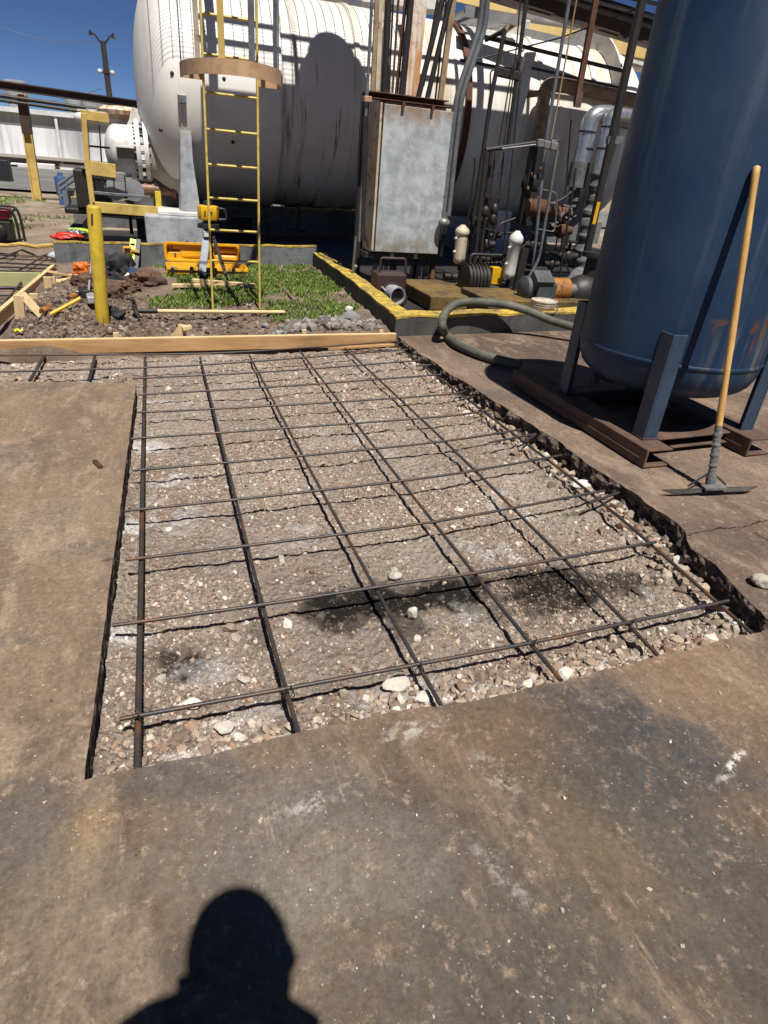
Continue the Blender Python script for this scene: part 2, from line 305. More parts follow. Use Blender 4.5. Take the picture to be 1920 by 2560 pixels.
    M['tan_pipe'] = paint('tan_pipe_lagging', (.36, .25, .14), (.22, .15, .085), 4, .7, rust=.1, dirt=.5, streak=.5)
    M['case_yellow'] = paint('yellow_moulded_plastic', (.68, .35, .008), (.58, .28, .006), 5, .42, dirt=.12, bump=.05)
    M['laser_yellow'] = paint('instrument_yellow_plastic', (.72, .40, .012), None, 8, .35, bump=0)
    M['level_yellow'] = paint('spirit_level_yellow', (.74, .68, .03), (.62, .56, .03), 8, .4, bump=0)
    M['curb_grey'] = paint('grey_painted_concrete', (.155, .165, .17), (.10, .105, .105), 2, .75, dirt=.55, streak=.6, bump=.45)
    M['curb_dark'] = paint('stained_dark_concrete', (.045, .043, .040), (.085, .08, .072), 3, .8, dirt=.5, streak=.5, bump=.5)
    M['pier'] = paint('grey_painted_pier', (.42, .43, .44), (.30, .31, .32), 2.2, .75, dirt=.35, streak=.4, bump=.4)
    # --- wood
    M['board'] = wood('form_board_pine', (.50, .30, .135), (.36, .19, .075), 'X')
    M['board_y'] = wood('form_board_pine_side', (.46, .29, .14), (.34, .19, .08), 'Y')
    M['board_top'] = wood('fresh_cut_pine', (.66, .50, .27), (.54, .38, .18), 'X', knots=False)
    M['stake'] = wood('pale_pine_stake', (.62, .46, .26), (.50, .34, .17), 'Z', knots=False)
    M['green_board'] = wood('treated_green_pine', (.40, .40, .19), (.31, .30, .13), 'X', knots=False)
    M['grey_wood'] = wood('weathered_grey_plank', (.24, .18, .13), (.12, .085, .06), 'Z', knots=False)
    M['handle'] = wood('varnished_ash_handle', (.60, .38, .13), (.46, .26, .075), 'Z', .5, False, 1.4)
    M['handle_x'] = wood('pale_ash_handle', (.68, .52, .28), (.56, .40, .19), 'X', .55, False, 1.4)
    M['mortar'] = paint('dried_mortar', (.115, .115, .115), (.17, .168, .16), 20, .95, bump=1.0, bscale=60)
    # --- others
    M['black_plastic'] = paint('black_plastic', (.012, .012, .013), (.02, .02, .02), 8, .5, bump=.1)
    M['black_cloth'] = paint('black_canvas', (.014, .014, .016), (.026, .026, .028), 9, .85, bump=.6, bscale=25)
    M['leather'] = paint('worn_brown_leather', (.115, .06, .033), (.065, .034, .02), 7, .75, dirt=.3, bump=.6, bscale=22)
    M['orange_plastic'] = paint('orange_plastic', (.60, .13, .012), (.5, .10, .01), 8, .45, bump=0)
    M['red_plastic'] = paint('red_plastic', (.55, .035, .018), (.42, .028, .015), 8, .4, bump=0)
    M['hivis'] = paint('hi_vis_green', (.42, .72, .04), None, 8, .7, bump=.2)
    M['silver'] = paint('brushed_aluminium', (.60, .62, .64), (.52, .54, .56), 8, .38, .6, bump=0)
    M['hose'] = None
    t = NT('ribbed_green_hose'); col = t.mix(t.ramp(t.noise(6, 6, .65), .38, .64), (.062, .066, .045), (.12, .118, .088)); col = t.mix(t.math('MULTIPLY', t.ramp(t.noise(30, 5, .7), .55, .7), .6), col, (.03, .028, .02))
    M['hose'] = t.done(col, .7, 0, t.bump(t.noise(80, 3), .2, .003))
    M['motor'] = paint('grey_motor_enamel', (.075, .085, .088), (.05, .055, .058), 8, .5, dirt=.5)
    M['orange_guard'] = paint('rusty_orange_guard', (.42, .18, .025), (.24, .09, .018), 7, .6, rust=.4, rscale=9, dirt=.5, streak=.5)
    M['bucket'] = paint('stained_white_plastic', (.62, .57, .48), (.46, .38, .27), 9, .5, dirt=.3, streak=.4, bump=.05)
    M['lag'] = paint('grey_lagging_cloth', (.15, .15, .145), (.085, .085, .082), 6, .9, dirt=.35, bump=.8, bscale=14)
    M['bellows'] = paint('copper_brown_bellows', (.22, .11, .055), (.12, .06, .03), 7, .5, .2, dirt=.4)
    M['brown_beam'] = paint('dark_brown_steel', (.055, .028, .02), (.035, .02, .015), 3, .65, rust=.3, rscale=3)
    M['maroon'] = paint('maroon_valve_paint', (.05, .022, .022), (.03, .015, .014), 8, .55, dirt=.4)
    M['fitting'] = paint('dull_alloy_fitting', (.25, .24, .22), (.16, .155, .14), 9, .45, .4, dirt=.35)
    M['grate'] = paint('galvanised_grating', (.34, .345, .35), (.26, .265, .27), 4, .5, .4)
    M['blue_grey'] = paint('blue_grey_paint', (.14, .17, .21), (.10, .12, .15), 5, .5, bump=.1)
    M['blue_drum'] = paint('blue_plastic_drum', (.05, .10, .24), None, 5, .5, bump=0)
    M['red_paint'] = paint('red_paint', (.30, .02, .02), None, 6, .5, bump=.1)
    # --- building
    t = NT('stained_metal_siding'); o = t.sep()
    col = t.mix(t.ramp(t.noise(1, 6, .65, t.map((.8, .8, .09))), .42, .62), (.76, .765, .765), (.36, .365, .37))
    fr = t.math('FRACT', t.math('MULTIPLY', o[0], 1.1)); 
    col = t.mix(t.math('MULTIPLY', t.ramp(fr, .05, .0), .5), col, (.2, .2, .2))
    M['siding'] = t.done(col, .6, 0, t.bump(t.math('PINGPONG', t.math('MULTIPLY', o[0], 4.0), .5), .3, .05))
    M['fascia'] = paint('drab_fascia', (.40, .375, .33), (.34, .315, .27), .4, .8, streak=.3)
    M['beige_wall'] = paint('beige_block_wall', (.50, .42, .32), (.42, .35, .27), .6, .9, streak=.3)
    M['trim_white'] = paint('white_trim', (.74, .74, .73), None, 2, .6, bump=0)
    M['dark_gap'] = paint('dark_louvre', (.03, .03, .032), (.06, .055, .05), 1.2, .8, streak=.5)
    M['pole_wood'] = paint('dark_timber_pole', (.035, .024, .02), (.05, .035, .028), 3, .9)
    M['yellow_light'] = paint('pale_yellow_cladding', (.72, .54, .22), (.62, .44, .16), .8, .6, streak=.2)
    # --- grass
    t = NT('grass_blades'); oi = t.t.nodes.new('ShaderNodeVertexColor'); oi.layer_name = 'tone'
    m = t.done(oi.outputs[0], .6); t.b.inputs['Subsurface Weight'].default_value = 0.0
    M['grass'] = m
    # --- person
    M['shirt'] = paint('navy_work_shirt', (.03, .04, .07), None, 9, .9, bump=.4)
    M['trousers'] = paint('dark_jeans', (.035, .045, .075), None, 9, .9, bump=.4)
    M['skin'] = paint('skin', (.42, .25, .17), (.38, .22, .15), 9, .55, bump=.1)
    M['helmet'] = paint('white_helmet', (.7, .7, .68), None, 9, .3, bump=0)
    M['boot'] = paint('brown_boot', (.09, .05, .03), None, 9, .7)
build_materials()

# ------------------------------------------------------------------ mesh builder
class MB:
    def __init__(s): s.v = []; s.f = []; s.tone = None
    def add(s, vs, fs):
        o = len(s.v); s.v += [tuple(v) for v in vs]; s.f += [tuple(i+o for i in f) for f in fs]
    def box(s, c, size, R=None):
        c = Vector(c); hx, hy, hz = (d/2 for d in size); R = R or Matrix.Identity(3)
        vs = [c+R@V(x, y, z) for x in (-hx, hx) for y in (-hy, hy) for z in (-hz, hz)]
        s.add(vs, [(0, 1, 3, 2), (4, 6, 7, 5), (0, 4, 5, 1), (2, 3, 7, 6), (0, 2, 6, 4), (1, 5, 7, 3)])
    def frame(s, p0, p1, up=(0, 0, 1)):
        d = (Vector(p1)-Vector(p0)); L = d.length; d.normalize(); up = Vector(up)
        if abs(d.dot(up)) > .98: up = V(0, 1, 0)
        x = d.cross(up).normalized(); z = x.cross(d); return Matrix((x, d, z)).transposed(), L
    def beam(s, p0, p1, w, t, up=(0, 0, 1)):
        R, L = s.frame(p0, p1, up); s.box((Vector(p0)+Vector(p1))/2, (w, L, t), R)
    def channel(s, p0, p1, w, h, th, up=(0, 0, 1), side=1):
        """C section: web on one side, two flanges"""
        R, L = s.frame(p0, p1, up); c = (Vector(p0)+Vector(p1))/2
        s.box(c+R@V(-side*(w-th)/2, 0, 0), (th, L, h), R)
        for k in (-1, 1): s.box(c+R@V(side*th/2, 0, k*(h-th)/2), (w-th, L, th), R)
    def ibeam(s, p0, p1, w, h, th, up=(0, 0, 1)):
        R, L = s.frame(p0, p1, up); c = (Vector(p0)+Vector(p1))/2
        s.box(c, (th, L, h-2*th), R)
        for k in (-1, 1): s.box(c+R@V(0, 0, k*(h-th)/2), (w, L, th), R)
    def tube(s, pts, r, seg=12, cap=True):
        pts = [Vector(p) for p in pts]; n = len(pts); rs = r if isinstance(r, (list, tuple)) else [r]*n
        T = []
        for i in range(n):
            a = pts[max(0, i-1)]; b = pts[min(n-1, i+1)]; d = (b-a)
            T.append(d.normalized() if d.length > 1e-9 else V(0, 0, 1))
        up = V(0, 0, 1) if abs(T[0].z) < .9 else V(1, 0, 0)
        nx = T[0].cross(up).normalized(); vs = []
        for i in range(n):
            if i: nx = (nx-T[i]*nx.dot(T[i])).normalized()
            ny = T[i].cross(nx)
            for k in range(seg):
                a = 2*math.pi*k/seg; vs.append(pts[i]+(nx*math.cos(a)+ny*math.sin(a))*rs[i])
        fs = []
        for i in range(n-1):
            for k in range(seg):
                k2 = (k+1) % seg; fs.append((i*seg+k, i*seg+k2, (i+1)*seg+k2, (i+1)*seg+k))
        if cap: fs.append(tuple(range(seg))[::-1]); fs.append(tuple((n-1)*seg+k for k in range(seg)))
        s.add(vs, fs)
    def lathe(s, prof, org=(0, 0, 0), axis=(0, 0, 1), seg=32, caps=True, a0=0, a1=2*math.pi):
        axis = Vector(axis).normalized(); org = Vector(org)
        u = axis.cross(V(0, 0, 1)) if abs(axis.z) < .9 else axis.cross(V(1, 0, 0)); u.normalize(); w = axis.cross(u)
        full = abs(a1-a0-2*math.pi) < 1e-6; ns = seg if full else seg+1; vs = []
        for r, t in prof:
            for k in range(ns):
                a = a0+(a1-a0)*k/seg; vs.append(org+axis*t+(u*math.cos(a)+w*math.sin(a))*max(r, 1e-4))
        fs = []; n = len(prof)
        for i in range(n-1):
            for k in range(seg):
                k2 = (k+1) % ns; fs.append((i*ns+k, i*ns+k2, (i+1)*ns+k2, (i+1)*ns+k))
        if caps and full:
            fs.append(tuple(range(ns))[::-1]); fs.append(tuple((n-1)*ns+k for k in range(ns)))
        s.add(vs, fs)
    def prism(s, poly, org, u, w, depth):
        """polygon in the plane (u, w) pushed along u x w by depth"""
        org = Vector(org); u = Vector(u); w = Vector(w); nn = u.cross(w).normalized()*depth; n = len(poly)
        vs = [org+u*a+w*b for a, b in poly]; vs += [v+nn for v in vs]
        s.add(vs, [tuple(range(n))[::-1], tuple(range(n, 2*n))]+[(i, (i+1) % n, n+(i+1) % n, n+i) for i in range(n)])
    def ball(s, c, r, sc=(1, 1, 1), seg=16, rings=10, R=None):
        c = Vector(c); R = R or Matrix.Identity(3); vs = [c+R@V(0, 0, r*sc[2])]
        for i in range(1, rings):
            a = math.pi*i/rings
            for k in range(seg):
                b = 2*math.pi*k/seg; vs.append(c+R@V(r*sc[0]*math.sin(a)*math.cos(b), r*sc[1]*math.sin(a)*math.sin(b), r*sc[2]*math.cos(a)))
        vs.append(c+R@V(0, 0, -r*sc[2])); fs = []
        for k in range(seg): fs.append((0, 1+k, 1+(k+1) % seg))
        for i in range(rings-2):
            for k in range(seg):
                a = 1+i*seg; k2 = (k+1) % seg; fs.append((a+k, a+seg+k, a+seg+k2, a+k2))
        a = 1+(rings-2)*seg; e = len(vs)-1
        for k in range(seg): fs.append((a+k, e, a+(k+1) % seg))
        s.add(vs, fs)
    def build(s, name, mat, parent=None, smooth=35, bevel=0.0):
        me = bpy.data.meshes.new(name); off = Vector(parent['org']) if parent is not None else V(0, 0, 0)
        me.from_pydata([((v[0]-off.x)*S, (v[1]-off.y)*S, (v[2]-off.z)*S) for v in s.v], [], s.f); me.update()
        o = bpy.data.objects.new(name, me); COL.objects.link(o); me.materials.append(MAT[mat] if isinstance(mat, str) else mat)
        if s.tone is not None:
            ca = me.color_attributes.new('tone', 'FLOAT_COLOR', 'POINT'); ca.data.foreach_set('color', np.asarray(s.tone, np.float32).ravel())
        if smooth:
            me.polygons.foreach_set('use_smooth', [True]*len(me.polygons)); me.set_sharp_from_angle(angle=rad(smooth))
        if bevel:
            b = o.modifiers.new('edge_wear', 'BEVEL'); b.width = bevel*S; b.segments = 2; b.limit_method = 'ANGLE'; b.angle_limit = rad(50)
        if parent is not None: o.parent = parent; o['org'] = parent['org']
        return o
ORG = {}
def tag(o, label, cat, group=None, kind=None):
    if label: o['label'] = label
    if cat: o['category'] = cat
    if group: o['group'] = group
    if kind: o['kind'] = kind
    return o
def thing(name, loc, label, cat, group=None):
    o = bpy.data.objects.new(name, None); COL.objects.link(o); o.location = Vector(loc)*S; o['org'] = tuple(loc); o.empty_display_size = .1
    return tag(o, label, cat, group)
def single(mb, name, mat, loc, label, cat, group=None, smooth=35, bevel=0.0):
    """a thing that is one mesh, its origin at loc"""
    class _P(dict): pass
    me_off = Vector(loc); mb.v = [tuple(Vector(v)-me_off) for v in mb.v]
    o = mb.build(name, mat, None, smooth, bevel); o.location = me_off*S; return tag(o, label, cat, group)
def struct(mb, name, mat, smooth=35):
    o = mb.build(name, mat, None, smooth); o['kind'] = 'structure'; return o
def fillet(pts, r, n=6):
    pts = [Vector(p) for p in pts]; out = [pts[0]]
    for i in range(1, len(pts)-1):
        a = (pts[i-1]-pts[i]); b = (pts[i+1]-pts[i]); ra = min(r, a.length*.49, b.length*.49)
        A = pts[i]+a.normalized()*ra; B = pts[i]+b.normalized()*ra
        for k in range(n+1):
            t = k/n; out.append(A*(1-t)**2+pts[i]*2*t*(1-t)+B*t*t)
    out.append(pts[-1]); return out
def q(*a): return PY(*a)

# ================================================================== GROUND, SLABS, TRENCH
def grid_mesh(name, xs, ys, hfun, mat, attrs=None, keep=None):
    X, Y = np.meshgrid(xs, ys); Z = hfun(X, Y); n, m = X.shape
    v = np.stack([X.ravel(), Y.ravel(), Z.ravel()], 1)*S
    i = np.arange(n*m).reshape(n, m); f = np.stack([i[:-1, :-1].ravel(), i[:-1, 1:].ravel(), i[1:, 1:].ravel(), i[1:, :-1].ravel()], 1)
    if keep is not None:
        k = keep((X[:-1, :-1]+X[1:, 1:])/2, (Y[:-1, :-1]+Y[1:, 1:])/2).ravel(); f = f[k]
    me = bpy.data.meshes.new(name); me.from_pydata(v.tolist(), [], f.tolist()); me.update()
    o = bpy.data.objects.new(name, me); COL.objects.link(o); me.materials.append(MAT[mat])
    if attrs:
        for an, fn in attrs.items():
            c = fn(X, Y); ca = me.color_attributes.new(an, 'FLOAT_COLOR', 'POINT'); ca.data.foreach_set('color', c.reshape(-1, 4).astype(np.float32).ravel())
    me.polygons.foreach_set('use_smooth', [True]*len(me.polygons))
    return o

TX0 = -.315; TY0 = 1.30; TY1 = 5.98
R_EDGE = [G(*p) for p in ((1001, 846), (1054, 888), (1146, 946), (1269, 1023), (1392, 1100), (1490, 1174), (1595, 1238), (1668, 1290), (1712, 1327), (1716, 1345), (1728, 1372), (1790, 1412), (1853, 1484), (1925, 1560))]
L_NEAR = G(250, 1950); L_FAR = G(341, 958); L_ARM = G(0, 953)
def floor_depth(y): return -.155+.03*float(sstep(2.5, 5.8, y))
def soil_h(X, Y):
    base = zg(X, Y)
    n = (fbm(X*1.3, Y*1.3, 3)-.5)*.12+(fbm(X*5, Y*5, 8)-.5)*.07+(fbm(X*17, Y*17, 12)-.5)*.03
    near = sstep(5.9, 6.15, Y)*(1-sstep(11, 16, Y))
    h = base+n*near+(fbm(X*.25, Y*.25, 5)-.5)*.12*sstep(12, 20, Y)
    heap = .17*np.exp(-(((X+.72)/.42)**2+((Y-6.75)/.5)**2))+.12*np.exp(-(((X+.95)/.35)**2+((Y-8.0)/.9)**2))+.08*np.exp(-(((X-1.75)/.5)**2+((Y-6.25)/.2)**2))
    h = h+heap*(.75+.5*fbm(X*6, Y*6, 21))
    pit = (1-sstep(-1.42, -1.36, X))*sstep(6.1, 6.2, Y)*(1-sstep(12.2, 12.5, Y))
    h = h*(1-pit)+pit*(base-.15+n*.35)
    under = (1-sstep(5.93, 5.99, Y))*(1-sstep(10, 11, np.abs(X)))
    h = np.where((Y < 6.0) & (np.abs(X) < 13), base-.34, h)
    # below the containment floor
    inside = ((X > 2.5) & (Y > 6.1) & (Y < 15.5) & (X < 11)) | ((X > -1.3) & (X < 11) & (Y > 10.9) & (Y < 15.5))
    return np.where(inside, np.minimum(h, base-.12), h)
xs = np.unique(np.concatenate([np.linspace(-1.9, 2.7, 185), np.linspace(-8, 14, 90), np.array([-400, -200, -100, -60, -40, -28, -20, -14, -10, 18, 24, 32, 45, 70, 120, 200, 400])]))
ys = np.unique(np.concatenate([np.linspace(5.94, 9.2, 150), np.linspace(9.2, 12, 60), np.linspace(12, 40, 70), np.array([-400, -200, -80, -40, -20, -12, -9, -4, 0, 3, 5.5, 46, 55, 70, 100, 160, 260, 420])]))
o = grid_mesh('ground', xs, ys, soil_h, 'soil'); o['kind'] = 'structure'

def slab(name, poly, mat, ragged, depth=.17, soften=0):
    """poly: corner list (x, y); ragged: edge indexes that are broken/cut and show a face"""
    pts = []; exposed = []
    n = len(poly)
    for i in range(n):
        a = np.array(poly[i][:2]); b = np.array(poly[(i+1) % n][:2]); L = np.linalg.norm(b-a)
        if i in ragged:
            k = max(2, int(L/.022)); d = (b-a)/L; nn = np.array([-d[1], d[0]]); amp = ragged[i]
            for j in range(k):
                t = j/k; e = min(1, min(j, k-j)/3)
                off = ((fbm(np.array(t*L*3+i*7.3), np.array(i*3.1), 5)-.5)*2*amp+(fbm(np.array(t*L*22+i*5.3), np.array(i*1.7), 9)-.5)*amp*1.1)*e
                pts.append(a+(b-a)*t+nn*float(off)); exposed.append(True)
        else:
            pts.append(a); exposed.append(False)
    m = MB(); N = len(pts); top = [(p[0], p[1], zs(*p)) for p in pts]
    m.add(top, [tuple(range(N))])
    o = struct(m, name, mat, 0); return o, pts, exposed
def edge_faces(name, pts, exposed, rough, inward):
    m = MB(); runs = []; cur = []
    N = len(pts)
    for i in range(N):
        if exposed[i]:
            cur.append(i)
        else:
            if cur: runs.append(cur+[i]); cur = []
    if cur: runs.append(cur+[0])
    rows = 12
    for run in runs:
        vs = []
        for r in range(rows):
            t = r/(rows-1)
            for j, i in enumerate(run):
                p = np.array(pts[i]); a = np.array(pts[run[max(0, j-1)]]); b = np.array(pts[run[min(len(run)-1, j+1)]]); d = (b-a)/max(1e-6, np.linalg.norm(b-a)); nn = np.array([d[1], -d[0]])
                off = 0 if r == 0 else (rough*(fbm(np.array(j*.30), np.array(r*.36), 31, 3)-.5)*2.4+rough*1.1*(fbm(np.array(j*1.1), np.array(r*1.2), 37, 2)-.5)-.012*t)
                p = p+nn*off; z = zs(*p)-.20*t-(0.004*float(vnoise(np.array(j*.5), np.array(2.), 3)) if r == 0 else 0)
                vs.append((p[0], p[1], z))
        L = len(run)
        m.add(vs, [(r*L+j, (r+1)*L+j, (r+1)*L+j+1, r*L+j+1) for r in range(rows-1) for j in range(L-1)])
    return struct(m, name, 'edge', 0)
# counter-clockwise outlines; the near slab first
nearR = V(R_EDGE[-1].x, TY0, 0)
poly = [(-9, -9), (9, -9), (9, TY0), (2.22, TY0+.0), (1.15, TY0-.012), (.25, TY0+.016), (TX0, TY0+.02), (-9, TY0+.02)]
o1, p1, e1 = slab('front_slab', poly, 'front_concrete', {3: .022, 4: .016, 5: .014}); edge_faces('front_slab_edge', p1, e1, .015, 1)
poly = [(-9, TY0+.02), (TX0, TY0+.02), (L_FAR.x, L_FAR.y), (L_ARM.x, L_ARM.y), (-9, L_ARM.y+.6)]
o2, p2, e2 = slab('left_slab', poly, 'left_concrete', {1: .0045, 2: .014}); edge_faces('left_slab_edge', p2, e2, .008, 1)
re_ = [(p.x, p.y) for p in R_EDGE if p.y > TY0+.05]
poly = [(9, TY0), (9, 5.97), (re_[0][0], 5.97)]+re_+[(2.22, TY0)]
rg = {i: (.024 if i < 12 else .012) for i in range(2, len(poly)-1)}
o3, p3, e3 = slab('right_slab', poly, 'right_concrete', rg); edge_faces('right_slab_edge', p3, e3, .035, 1)

# trench bed with stains
STAINS = []   # x, y, rx, ry, channel, amount
for px, py, rx, ry, ch, am in ((930, 1495, .30, .17, 0, 1.0), (1120, 1475, .26, .14, 0, 1.0), (1390, 1465, .36, .18, 0, 1.0), (1530, 1450, .24, .12, 0, .85), (450, 1655, .12, .11, 0, .85), (860, 1545, .13, .10, 0, .8), (1010, 1560, .12, .1, 0, .7), (1240, 1520, .12, .09, 0, .5),
        (1650, 1420, .10, .05, 0, .5), (780, 1440, .08, .05, 0, .35), (640, 1580, .06, .12, 0, .4),
        (312, 1597, .10, .08, 1, 1.), (480, 1895, .16, .035, 1, .7), (880, 1800, .16, .03, 1, .7), (1180, 1735, .14, .03, 1, .75), (1540, 1662, .18, .03, 1, .55), (1000, 1720, .2, .06, 1, .45), (640, 1790, .2, .06, 1, .4), (340, 1118, .16, .08, 1, .9), (325, 1312, .08, .08, 1, 1.), (375, 1010, .1, .03, 1, .8), (720, 1845, .10, .02, 1, .8), (600, 1880, .1, .02, 1, .5),
        (1815, 1560, .07, .09, 1, .95), (1545, 1275, .05, .09, 1, .9), (1320, 1112, .08, .08, 1, .9), (1460, 1225, .06, .03, 1, .9), (1170, 1022, .05, .05, 1, .7), (1060, 930, .06, .05, 1, .8), (1350, 1700, .1, .02, 1, .4), (1010, 1745, .1, .02, 1, .7),
        (1640, 1372, .11, .03, 2, .8), (1380, 1185, .09, .03, 2, .7), (1450, 1280, .12, .03, 2, .6), (1730, 1545, .06, .04, 2, .6), (1240, 1058, .06, .04, 2, .5), (1690, 1372, .05, .04, 2, .8)):
    p = G(px, py, -.14); STAINS.append((p.x, p.y, rx, ry, ch, am))
def bed_h(X, Y):
    d = -.155+.03*sstep(2.5, 5.8, Y)
    n = (fbm(X*1.6, Y*1.6, 41)-.5)*.05+(fbm(X*8, Y*8, 43)-.5)*.030+(fbm(X*26, Y*26, 47)-.5)*.034
    d = d+.035*np.exp(-((Y-TY0)/.16)**2)+.06*sstep(.22, .02, np.interp(Y, [p.y for p in R_EDGE[::-1]], [p.x for p in R_EDGE[::-1]])-X)*fbm(X*4, Y*4, 3)
    d = d+.03*np.exp(-((X-TX0)/.07)**2)
    return SA*X+SB*Y+d+n
def bed_stain(X, Y):
    c = np.zeros(X.shape+(4,)); c[..., 3] = 1
    n = fbm(X*7, Y*7, 61)-.5+(fbm(X*30, Y*30, 63)-.5)*.6
    for x, y, rx, ry, ch, am in STAINS:
        r = np.sqrt(((X-x)/rx)**2+((Y-y)/ry)**2)+n*1.1
        c[..., ch] = np.maximum(c[..., ch], am*sstep(1.25, .55, r))
    c[..., 1] = np.maximum(c[..., 1], .45*sstep(.60, .72, fbm(X*2.2, Y*2.2, 71))*sstep(.45, .6, fbm(X*14, Y*14, 73)))
    return c
def bed_keep(X, Y): return (X > TX0-.06) & (X < 2.75) | (Y > 4.72)
o = grid_mesh('trench_bed', np.concatenate([np.linspace(-2.6, -.42, 60), np.linspace(-.40, 2.75, 245)]), np.concatenate([np.linspace(1.20, 3.4, 185), np.linspace(3.415, 6.06, 140)]), bed_h, 'trench', {'stain': bed_stain}, bed_keep)
o['kind'] = 'structure'

# loose stones
_t = (1+5**.5)/2
_t = (1+5**.5)/2
ICO = np.array([(-1, _t, 0), (1, _t, 0), (-1, -_t, 0), (1, -_t, 0), (0, -1, _t), (0, 1, _t), (0, -1, -_t), (0, 1, -_t), (_t, 0, -1), (_t, 0, 1), (-_t, 0, -1), (-_t, 0, 1)])/math.sqrt(1+_t*_t)
ICF = np.array([(0, 11, 5), (0, 5, 1), (0, 1, 7), (0, 7, 10), (0, 10, 11), (1, 5, 9), (5, 11, 4), (11, 10, 2), (10, 7, 6), (7, 1, 8), (3, 9, 4), (3, 4, 2), (3, 2, 6), (3, 6, 8), (3, 8, 9), (4, 9, 5), (2, 4, 11), (6, 2, 10), (8, 6, 7), (9, 8, 1)])
CUB = np.array([(x, y, z) for x in (-1, 1) for y in (-1, 1) for z in (-1, 1)], float)*.62
CUF = np.array([(0, 1, 3), (0, 3, 2), (4, 6, 7), (4, 7, 5), (0, 4, 5), (0, 5, 1), (2, 3, 7), (2, 7, 6), (0, 2, 6), (0, 6, 4), (1, 5, 7), (1, 7, 3)])
def stone_field(name, P, Rr, tones, label, cat, flat=.72, jit=.24):
    """angular chips: jittered blocks for the fines, faceted lumps for the larger stones"""
    vs, fs, cs, off = [], [], [], 0
    for base, faces, sel, jt in ((CUB, CUF, Rr < .0095, jit), (ICO, ICF, Rr >= .0095, .20)):
        n = int(sel.sum()); k = len(base)
        if not n: continue
        r = Rr[sel]; sc = RNG.uniform(.62, 1.3, (n, 1, 3)); sc[..., 2] *= flat
        v = base[None]*(1+RNG.uniform(-jt, jt, (n, k, 1)))+RNG.uniform(-jt, jt, (n, k, 3))*.5
        for _ in range(2):                                    # break planes
            d = RNG.normal(size=(n, 1, 3)); d /= np.linalg.norm(d, axis=2, keepdims=True); e = (v*d).sum(2, keepdims=True); v = v-d*np.clip(e-RNG.uniform(.42, .7, (n, 1, 1)), 0, None)
        qn = RNG.normal(size=(n, 4)); qn[:, 1:3] *= .45; qn /= np.linalg.norm(qn, axis=1)[:, None]; w_, x_, y_, z_ = qn.T
        RM = np.stack([1-2*(y_*y_+z_*z_), 2*(x_*y_-z_*w_), 2*(x_*z_+y_*w_), 2*(x_*y_+z_*w_), 1-2*(x_*x_+z_*z_), 2*(y_*z_-x_*w_), 2*(x_*z_-y_*w_), 2*(y_*z_+x_*w_), 1-2*(x_*x_+y_*y_)], 1).reshape(n, 3, 3)
        v = np.einsum('nij,nkj->nki', RM, v*sc*r[:, None, None])+P[sel][:, None, :]
        vs.append(v.reshape(-1, 3)*S); fs.append((faces[None]+off+np.arange(n)[:, None, None]*k).reshape(-1, 3)); off += n*k
        tt = np.ones((n, k, 4)); tt[..., :3] = tones[sel][:, None, :]; cs.append(tt.reshape(-1, 4))
    v = np.concatenate(vs); f = np.concatenate(fs); c = np.concatenate(cs)
    me = bpy.data.meshes.new(name); me.vertices.add(len(v)); me.vertices.foreach_set('co', v.astype(np.float32).ravel())
    me.loops.add(len(f)*3); me.loops.foreach_set('vertex_index', f.ravel().astype(np.int32)); me.polygons.add(len(f)); me.polygons.foreach_set('loop_start', np.arange(0, len(f)*3, 3, dtype=np.int32)); me.update(calc_edges=True); me.polygons.foreach_set('use_smooth', np.zeros(len(f), bool))
    o = bpy.data.objects.new(name, me); COL.objects.link(o); me.materials.append(MAT['stone'])
    ca = me.color_attributes.new('tone', 'FLOAT_COLOR', 'POINT'); ca.data.foreach_set('color', c.astype(np.float32).ravel())
    if label: tag(o, label, cat, None, 'stuff')
    return o
PAL = np.array([(.385, .315, .255), (.31, .245, .195), (.245, .188, .147), (.46, .40, .34), (.185, .138, .108), (.58, .54, .49), (.29, .195, .14)])
def tones(n, w): c = PAL[RNG.choice(len(PAL), n, p=np.array(w)/sum(w))]; return c*RNG.uniform(.75, 1.2, (n, 1))
def trench_pts(n, dens):
    X = RNG.uniform(-.30, 2.3, n*4); Y = 1.31+RNG.uniform(0, 1, n*4)**1.25*4.6
    re = np.interp(Y, [p.y for p in R_EDGE[::-1]], [p.x for p in R_EDGE[::-1]])
    k = (X < re-.01) & (RNG.uniform(0, 1, n*4) < dens(X, Y)); X, Y = X[k][:n], Y[k][:n]
    return X, Y
def place(n, r0, r1, w, dens, sink, pw=2.0):
    X, Y = trench_pts(n, dens); n = len(X); r = r0+(r1-r0)*RNG.uniform(0, 1, len(X))**pw; Z = bed_h(X, Y)+r*sink
    st = bed_stain(X, Y); c = tones(len(X), w); c = c*(1-.82*st[..., 0:1]*(RNG.uniform(0, 1, (len(c), 1)) < .93))+(.6-c)*st[..., 1:2]*.8
    return np.stack([X, Y, Z], 1), r, np.clip(c, .01, .8)
dn = lambda X, Y: .25+.75*sstep(.40, .62, fbm(X*1.8, Y*1.8, 83))
A = [place(36000, .0035, .0095, (5, 5, 4, 3, 3, 1.6, 1), dn, .05), place(7500, .0075, .0165, (5, 5, 3, 4, 2, 2, 1), dn, .0), place(130, .016, .034, (4, 3, 2, 5, 1, 5, .5), lambda X, Y: .3+.7*sstep(.45, .6, fbm(X*1.8, Y*1.8, 83)), .15)]
